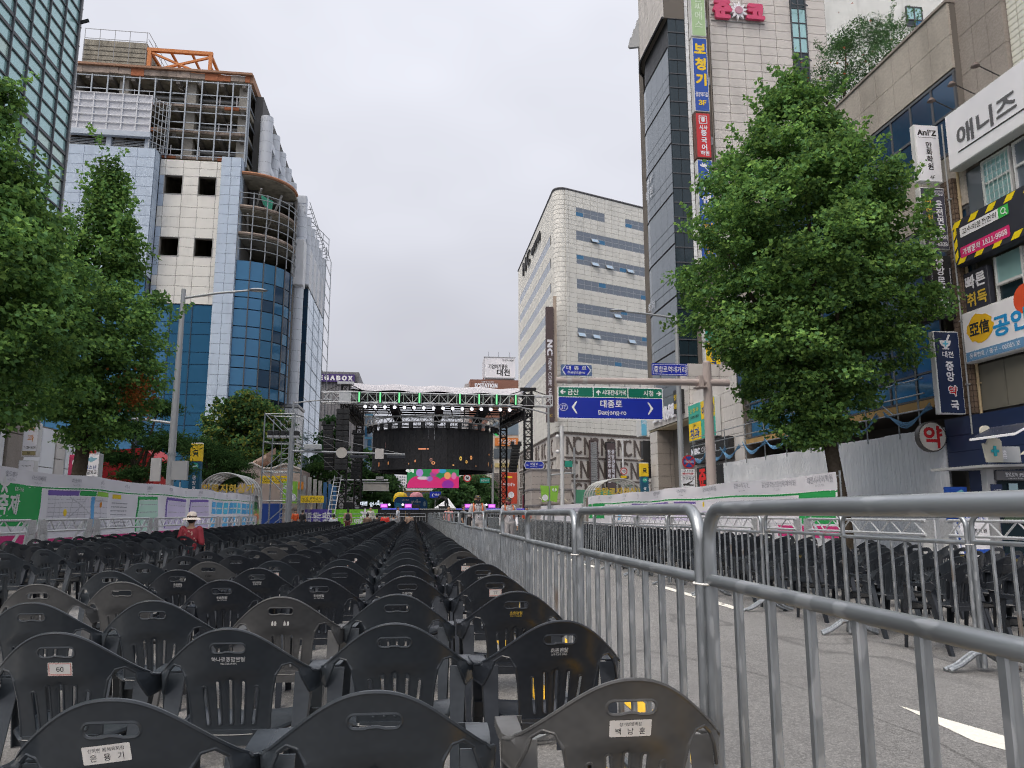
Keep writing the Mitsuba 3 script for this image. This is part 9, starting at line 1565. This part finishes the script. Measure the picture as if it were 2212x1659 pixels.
# ---------------------------------------------------------------- people
from manifold3d import Manifold
def body_mesh(segs, ed=.035, smooth=6):
 """chains of (point, radius) hulled pair by pair into one skin"""
 def ball(p, r): return Manifold.sphere(r if np.isscalar(r) else 1.0, 14).scale((1, 1, 1) if np.isscalar(r) else r).translate(tuple(map(float, p)))
 M = None
 for ch in segs:
  for a, b in zip(ch[:-1], ch[1:]):
   h = Manifold.batch_hull([ball(*a), ball(*b)]); M = h if M is None else M + h
 m = M.refine_to_length(ed).to_mesh(); t = trimesh.Trimesh(m.vert_properties[:, :3], m.tri_verts)
 if smooth: trimesh.smoothing.filter_taubin(t, iterations=smooth)
 return arr(t)
SKIN = mat((.42, .25, .17), .55)
def person(label, x, y, z, rz, h, shirt, trousers, hair=INK, sit=False, stride=0.0, arm=0.0, detail=False, group=None, cap=None, mask=None, sleeve=None, skirt=False):
 k = thing('person', label, 'person', group); M = W((x, y, z), rz, h / 1.72); E_ = .03 if detail else .06
 d = -.46 if sit else 0.0                                   # faces -y; seated people keep the hips at seat height
 S = lambda *p: (p[0], p[1], p[2] + d)
 legs = []
 for s in (-1, 1):
  if sit: legs.append([((s * .09, 0, .44), .095), ((s * .11, -.40, .45), .07), ((s * .11, -.42, .10), .05), ((s * .11, -.52, .04), .04)])
  else: st = stride * s; legs.append([((s * .09, 0, .90), .10), ((s * .095, -.10 * st - .02, .50), .07), ((s * .095, .10 * abs(st) * (st < 0) - .16 * max(st, 0), .09), .048), ((s * .10, .10 * abs(st) * (st < 0) - .16 * max(st, 0) - .13, .045), .04)])
 torso = [(S(0, .01, .92), (.15, .105, .1)), (S(0, 0, 1.10), (.15, .105, .1)), (S(0, 0, 1.32), (.17, .11, .11)), (S(0, .01, 1.44), (.07, .07, .05))]
 arms, hands = [], []
 for s in (-1, 1):
  w_ = S(s * .255, -.06 - arm * s, .84) if not sit else (s * .2, -.25, .58); e = S(s * .245, .02, 1.10); arms.append([(S(s * .17, 0, 1.385), .065), (e, .048), (w_, .034)]); hands.append((s, np.array(w_)))
 head = [[(S(0, .01, 1.42), .055), (S(0, 0, 1.53), .055)], [(S(0, -.005, 1.54), (.062, .075, .06)), (S(0, .01, 1.635), (.078, .095, .085))], [(S(0, -.085, 1.585), .016), (S(0, -.10, 1.565), .014)]] + [[(S(s * .078, .01, 1.60), .022), (S(s * .08, .012, 1.57), .016)] for s in (-1, 1)]
 hd = []
 for s, w_ in hands:
  hd.append([(w_, .03), (w_ + [s * .004, -.01, -.075], (.018, .038, .03))])
  for f, (yy, ln) in enumerate(((-.035, .065), (-.012, .078), (.010, .072), (.030, .055))): p = w_ + [s * .004, -.01 + yy, -.09]; hd.append([(p, .0095), (p + [-s * .006, -.006, -ln * .55], .0088), (p + [-s * .022, -.012, -ln], .0075)])
  hd.append([(w_ + [0, -.03, -.03], .011), (w_ + [-s * .012, -.058, -.07], .0095), (w_ + [-s * .018, -.06, -.095], .008)])
 part(k, 'body', body_mesh(head + [torso] + arms + legs + (hd if detail else [c for c in hd if len(c) == 2]), E_ * .6 if detail else E_, 3), SKIN, True, M)
 up = lambda ch, g: [(p, tuple(np.add(r, g)) if not np.isscalar(r) else r + g) for p, r in ch]
 part(k, 'shirt', body_mesh([up(torso[:3], .016)] + [up(a[:2], .016) for a in arms], E_, 5), shirt, True, M)
 if sleeve: part(k, 'sleeves', body_mesh([up(a[1:], .008) for a in arms], E_, 2), sleeve, True, M)
 if skirt: part(k, 'skirt', body_mesh([[(S(0, 0, .98), (.15, .12, .06)), (S(0, 0, .55), (.2, .16, .05))]], E_, 3), trousers, True, M)
 else: part(k, 'trousers', body_mesh([up(l[:3], .014) for l in legs] + [[(legs[0][0][0], .115), (legs[1][0][0], .115)]], E_, 4), trousers, True, M)
 part(k, 'shoes', body_mesh([up(l[2:], .012) for l in legs], .04, 0), INK, True, M)
 if cap: part(k, 'cap', body_mesh([[(S(0, .012, 1.645), (.092, .108, .07)), (S(0, .012, 1.675), (.085, .10, .05))]], .03, 2), cap, True, M); part(k, 'cap_brim', slab(Point(0, 0).buffer(.085).intersection(sbox(-.1, -.1, .1, .0)), .012, S(0, -.07, 1.645), (1, 0, 0), (0, 1, .25)), cap, to_world=M); part(k, 'cap_emblem', slab(Polygon([(-.03, .015), (0, -.012), (.03, .015), (.02, -.005), (0, -.025), (-.02, -.005)]), .006, S(0, -.10, 1.69)), YELL, to_world=M)
 else: part(k, 'hair', body_mesh([[(S(0, .035, 1.60), (.085, .085, .09)), (S(0, .02, 1.665), (.082, .095, .065))]], .03, 2), hair, True, M)
 if detail:
  for s in (-1, 1): part(k, 'eye', move(lathe([(0, .009), (.011, 0), (0, -.009)], 8), S(s * .03, -.083, 1.612)), INK, True, M)
  part(k, 'mouth', slab(rrect(.045, .01, .004), .004, S(0, -.082, 1.535)), mat((.3, .1, .09), .5), to_world=M)
 if mask: part(k, 'mask', body_mesh([[(S(0, -.022, 1.525), (.07, .078, .05)), (S(0, -.018, 1.575), (.075, .086, .02))]] + ([[(S(0, .0, 1.44), .07), (S(0, -.02, 1.53), .07)]] if mask is INK else []), .025, 2), mask, True, M)
 return k, M, S
GUARD = mat((.40, .385, .40), .7); STRAP = mat((.50, .13, .05), .6); CAPK = mat((.05, .04, .035), .6)
for x, y, h, msk, slv, lab, st in ((1.93, 23.6, 1.74, INK, INK, 'guard in grey shirt, dark cap, black face mask and black sleeves in the aisle', .5), (3.0, 24.6, 1.71, mat((.20, .05, .07), .7), SIGNW, 'guard in grey shirt, dark cap, maroon mask and white sleeves in the aisle', -.6)):
 k, M, S = person(lab, x, y, gz(x), .08, h, GUARD, mat((.32, .305, .31), .8), stride=st, arm=.05, detail=True, cap=CAPK, mask=msk, sleeve=slv)
 for s in (-1, 1):
  part(k, 'backpack_strap', tube([(s * .125, .10, 1.43), (s * .13, -.03, 1.47), (s * .135, -.125, 1.36), (s * .14, -.13, 1.18), (s * .16, -.02, 1.05)], .024, 6), STRAP, True, M); part(k, 'collar', slab(Polygon([(0, 0), (s * .07, .02), (s * .075, .06), (s * .02, .05)]).buffer(0), .012, (0, -.10, 1.41), (1, 0, 0), (0, .3, 1)), GUARD, to_world=M); part(k, 'lanyard', tube([(s * .06, -.10, 1.44), (s * .045, -.135, 1.3), (0, -.145, 1.12)], .005, 4), INK, to_world=M); part(k, 'badge', slab(rrect(.05, .02, .004), .004, (s * .09, -.132, 1.31)), STRAP, to_world=M)
 part(k, 'card', slab(rrect(.055, .085, .005), .005, (0, -.14, 1.07)), SIGNW, to_world=M); part(k, 'card_photo', slab(rrect(.025, .04, .003), .003, (0, -.147, 1.06)), INK, to_world=M); part(k, 'backpack', body_mesh([[((0, .19, 1.12), (.13, .07, .1)), ((0, .18, 1.35), (.12, .06, .08))]], .05, 2), STRAP, True, M); part(k, 'watch', tube([(.255 + .04 * math.cos(t), -.06 - .05 + .04 * math.sin(t), .875) for t in np.linspace(0, 2 * PI, 9)[:-1]], .009, 5, close=True), INK, to_world=M)
k, M, S = person('woman in red patterned blouse and wide white hat sitting in the left block', -4.60, 17.1, gz(-4.6) + .02, PI - .1, 1.66, mat((.24, .022, .035), .7), mat((.05, .05, .06), .8), sit=True, detail=True)
part(k, 'hat', lathe([(.20, -.045), (.15, -.01), (.10, .0), (.098, .05), (.085, .10), (.05, .125), (0, .13)], 22, (0, .01, 1.64 - .46)), mat((.68, .60, .52), .8), True, M); part(k, 'hat_band', lathe([(.103, .0), (.102, .035)], 20, (0, .01, 1.643 - .46)), mat((.10, .07, .06), .7), True, M)
rs = np.random.default_rng(1)
for q in range(22): a = rs.uniform(0, PI); part(k, 'flower_print', flat(Point(0, 0).buffer(.018, 3), (.16 * math.cos(a), .125 * math.sin(a) + .01, rs.uniform(.55, .9)), (-math.sin(a), math.cos(a), 0), UZ), mat((.45, .25, .22), .7), to_world=M)
for lab, x, y, rz, h, sh, tr, o in (('person in an orange vest standing by the scaffold tower', -7.3, 50, .6, 1.5, mat((.75, .12, .03), .6), CHAR, {}), ('person in black standing beside the orange vest', -6.9, 50.4, 2.6, 1.5, INK, CHAR, {}), ('woman with long hair and black backpack walking between the chairs', -3.75, 46, PI, 1.5, mat((.40, .24, .20), .7), mat((.12, .03, .03), .7), {'stride': .4}),
 ('person in a pale shirt standing before the lime green banner', -2.9, 54, 0, 1.68, mat((.60, .58, .50), .7), mat((.45, .44, .40), .7), {}), ('man in white walking past the black stage skirt', -1.05, 54, 1.3, 1.68, mat((.62, .64, .70), .7), mat((.42, .42, .43), .7), {'stride': .6}), ('person in a white shirt seated in the far left rows', -4.85, 49, PI, 1.66, mat((.62, .65, .68), .7), CHAR, {'sit': True}),
 ('person in a striped brown top seated in the far rows before the lime banner', -2.75, 48, PI, 1.7, mat((.16, .10, .07), .7), CHAR, {'sit': True}), ('person in black seated in the far rows beside the striped top', -2.2, 48.2, PI, 1.62, INK, CHAR, {'sit': True}), ('person in a bright red shirt seated in the far rows', -1.7, 48, PI, 1.74, mat((.70, .045, .03), .6), CHAR, {'sit': True}), ('person in grey seated in the far rows right of the red shirt', -1.2, 48.5, PI, 1.62, GREYP, CHAR, {'sit': True}), ('woman in a beige top seated in the far rows near the aisle', -.25, 48, PI, 1.72, mat((.36, .24, .18), .7), CHAR, {'sit': True}),
 ('person in a pink top walking in the aisle behind the guards', 1.7, 38, 0, 1.55, mat((.62, .30, .30), .7), CHAR, {'stride': .5}), ('person in black crossing the aisle behind the guards', 2.35, 37, 1.2, 1.6, INK, CHAR, {'stride': -.5}), ('person in an orange vest at the far right behind the barriers', 6.4, 44, 0, 1.6, mat((.70, .10, .05), .6), CHAR, {})):
 k, M, S = person(lab, x, y, gz(x), rz, h, sh, tr, **o)
 if 'backpack' in lab and 'long' in lab: part(k, 'backpack', body_mesh([[((0, .17, 1.08), (.15, .09, .12)), ((0, .17, 1.32), (.13, .07, .08))]], .06, 2), INK, True, M); part(k, 'ponytail', body_mesh([[((0, .10, 1.66), .05), ((0, .13, 1.42), .035)]], .05, 1), INK, True, M)
m = thing('person', 'camera operator in black bending over a tripod on the runway', 'person'); part(m, 'body', body_mesh([[((2.05, 61, 2.55), .1), ((1.95, 61, 2.45), .07)], [((2.1, 61, 2.4), .14), ((2.5, 61.1, 2.35), .13)], [((2.5, 61, 2.3), .1), ((2.45, 61, 1.95), .08), ((2.5, 61, 1.58), .06)], [((2.55, 61.2, 2.3), .1), ((2.65, 61.2, 1.95), .08), ((2.65, 61.2, 1.58), .06)], [((2.1, 60.9, 2.4), .06), ((1.85, 60.9, 2.2), .05)]], .06, 2), INK, True)
m = thing('camera_tripod', 'video camera on a black tripod on the runway', 'tripod'); part(m, 'camera', bevel(1.55, 1.9, 60.8, 61.0, 2.25, 2.42, .03), BLACKM)
for a in (0, 2.1, 4.2): part(m, 'leg', rod((1.72, 60.9, 2.2), (1.72 + .3 * math.cos(a), 60.9 + .3 * math.sin(a), 1.55), .025, 5), BLACKM)
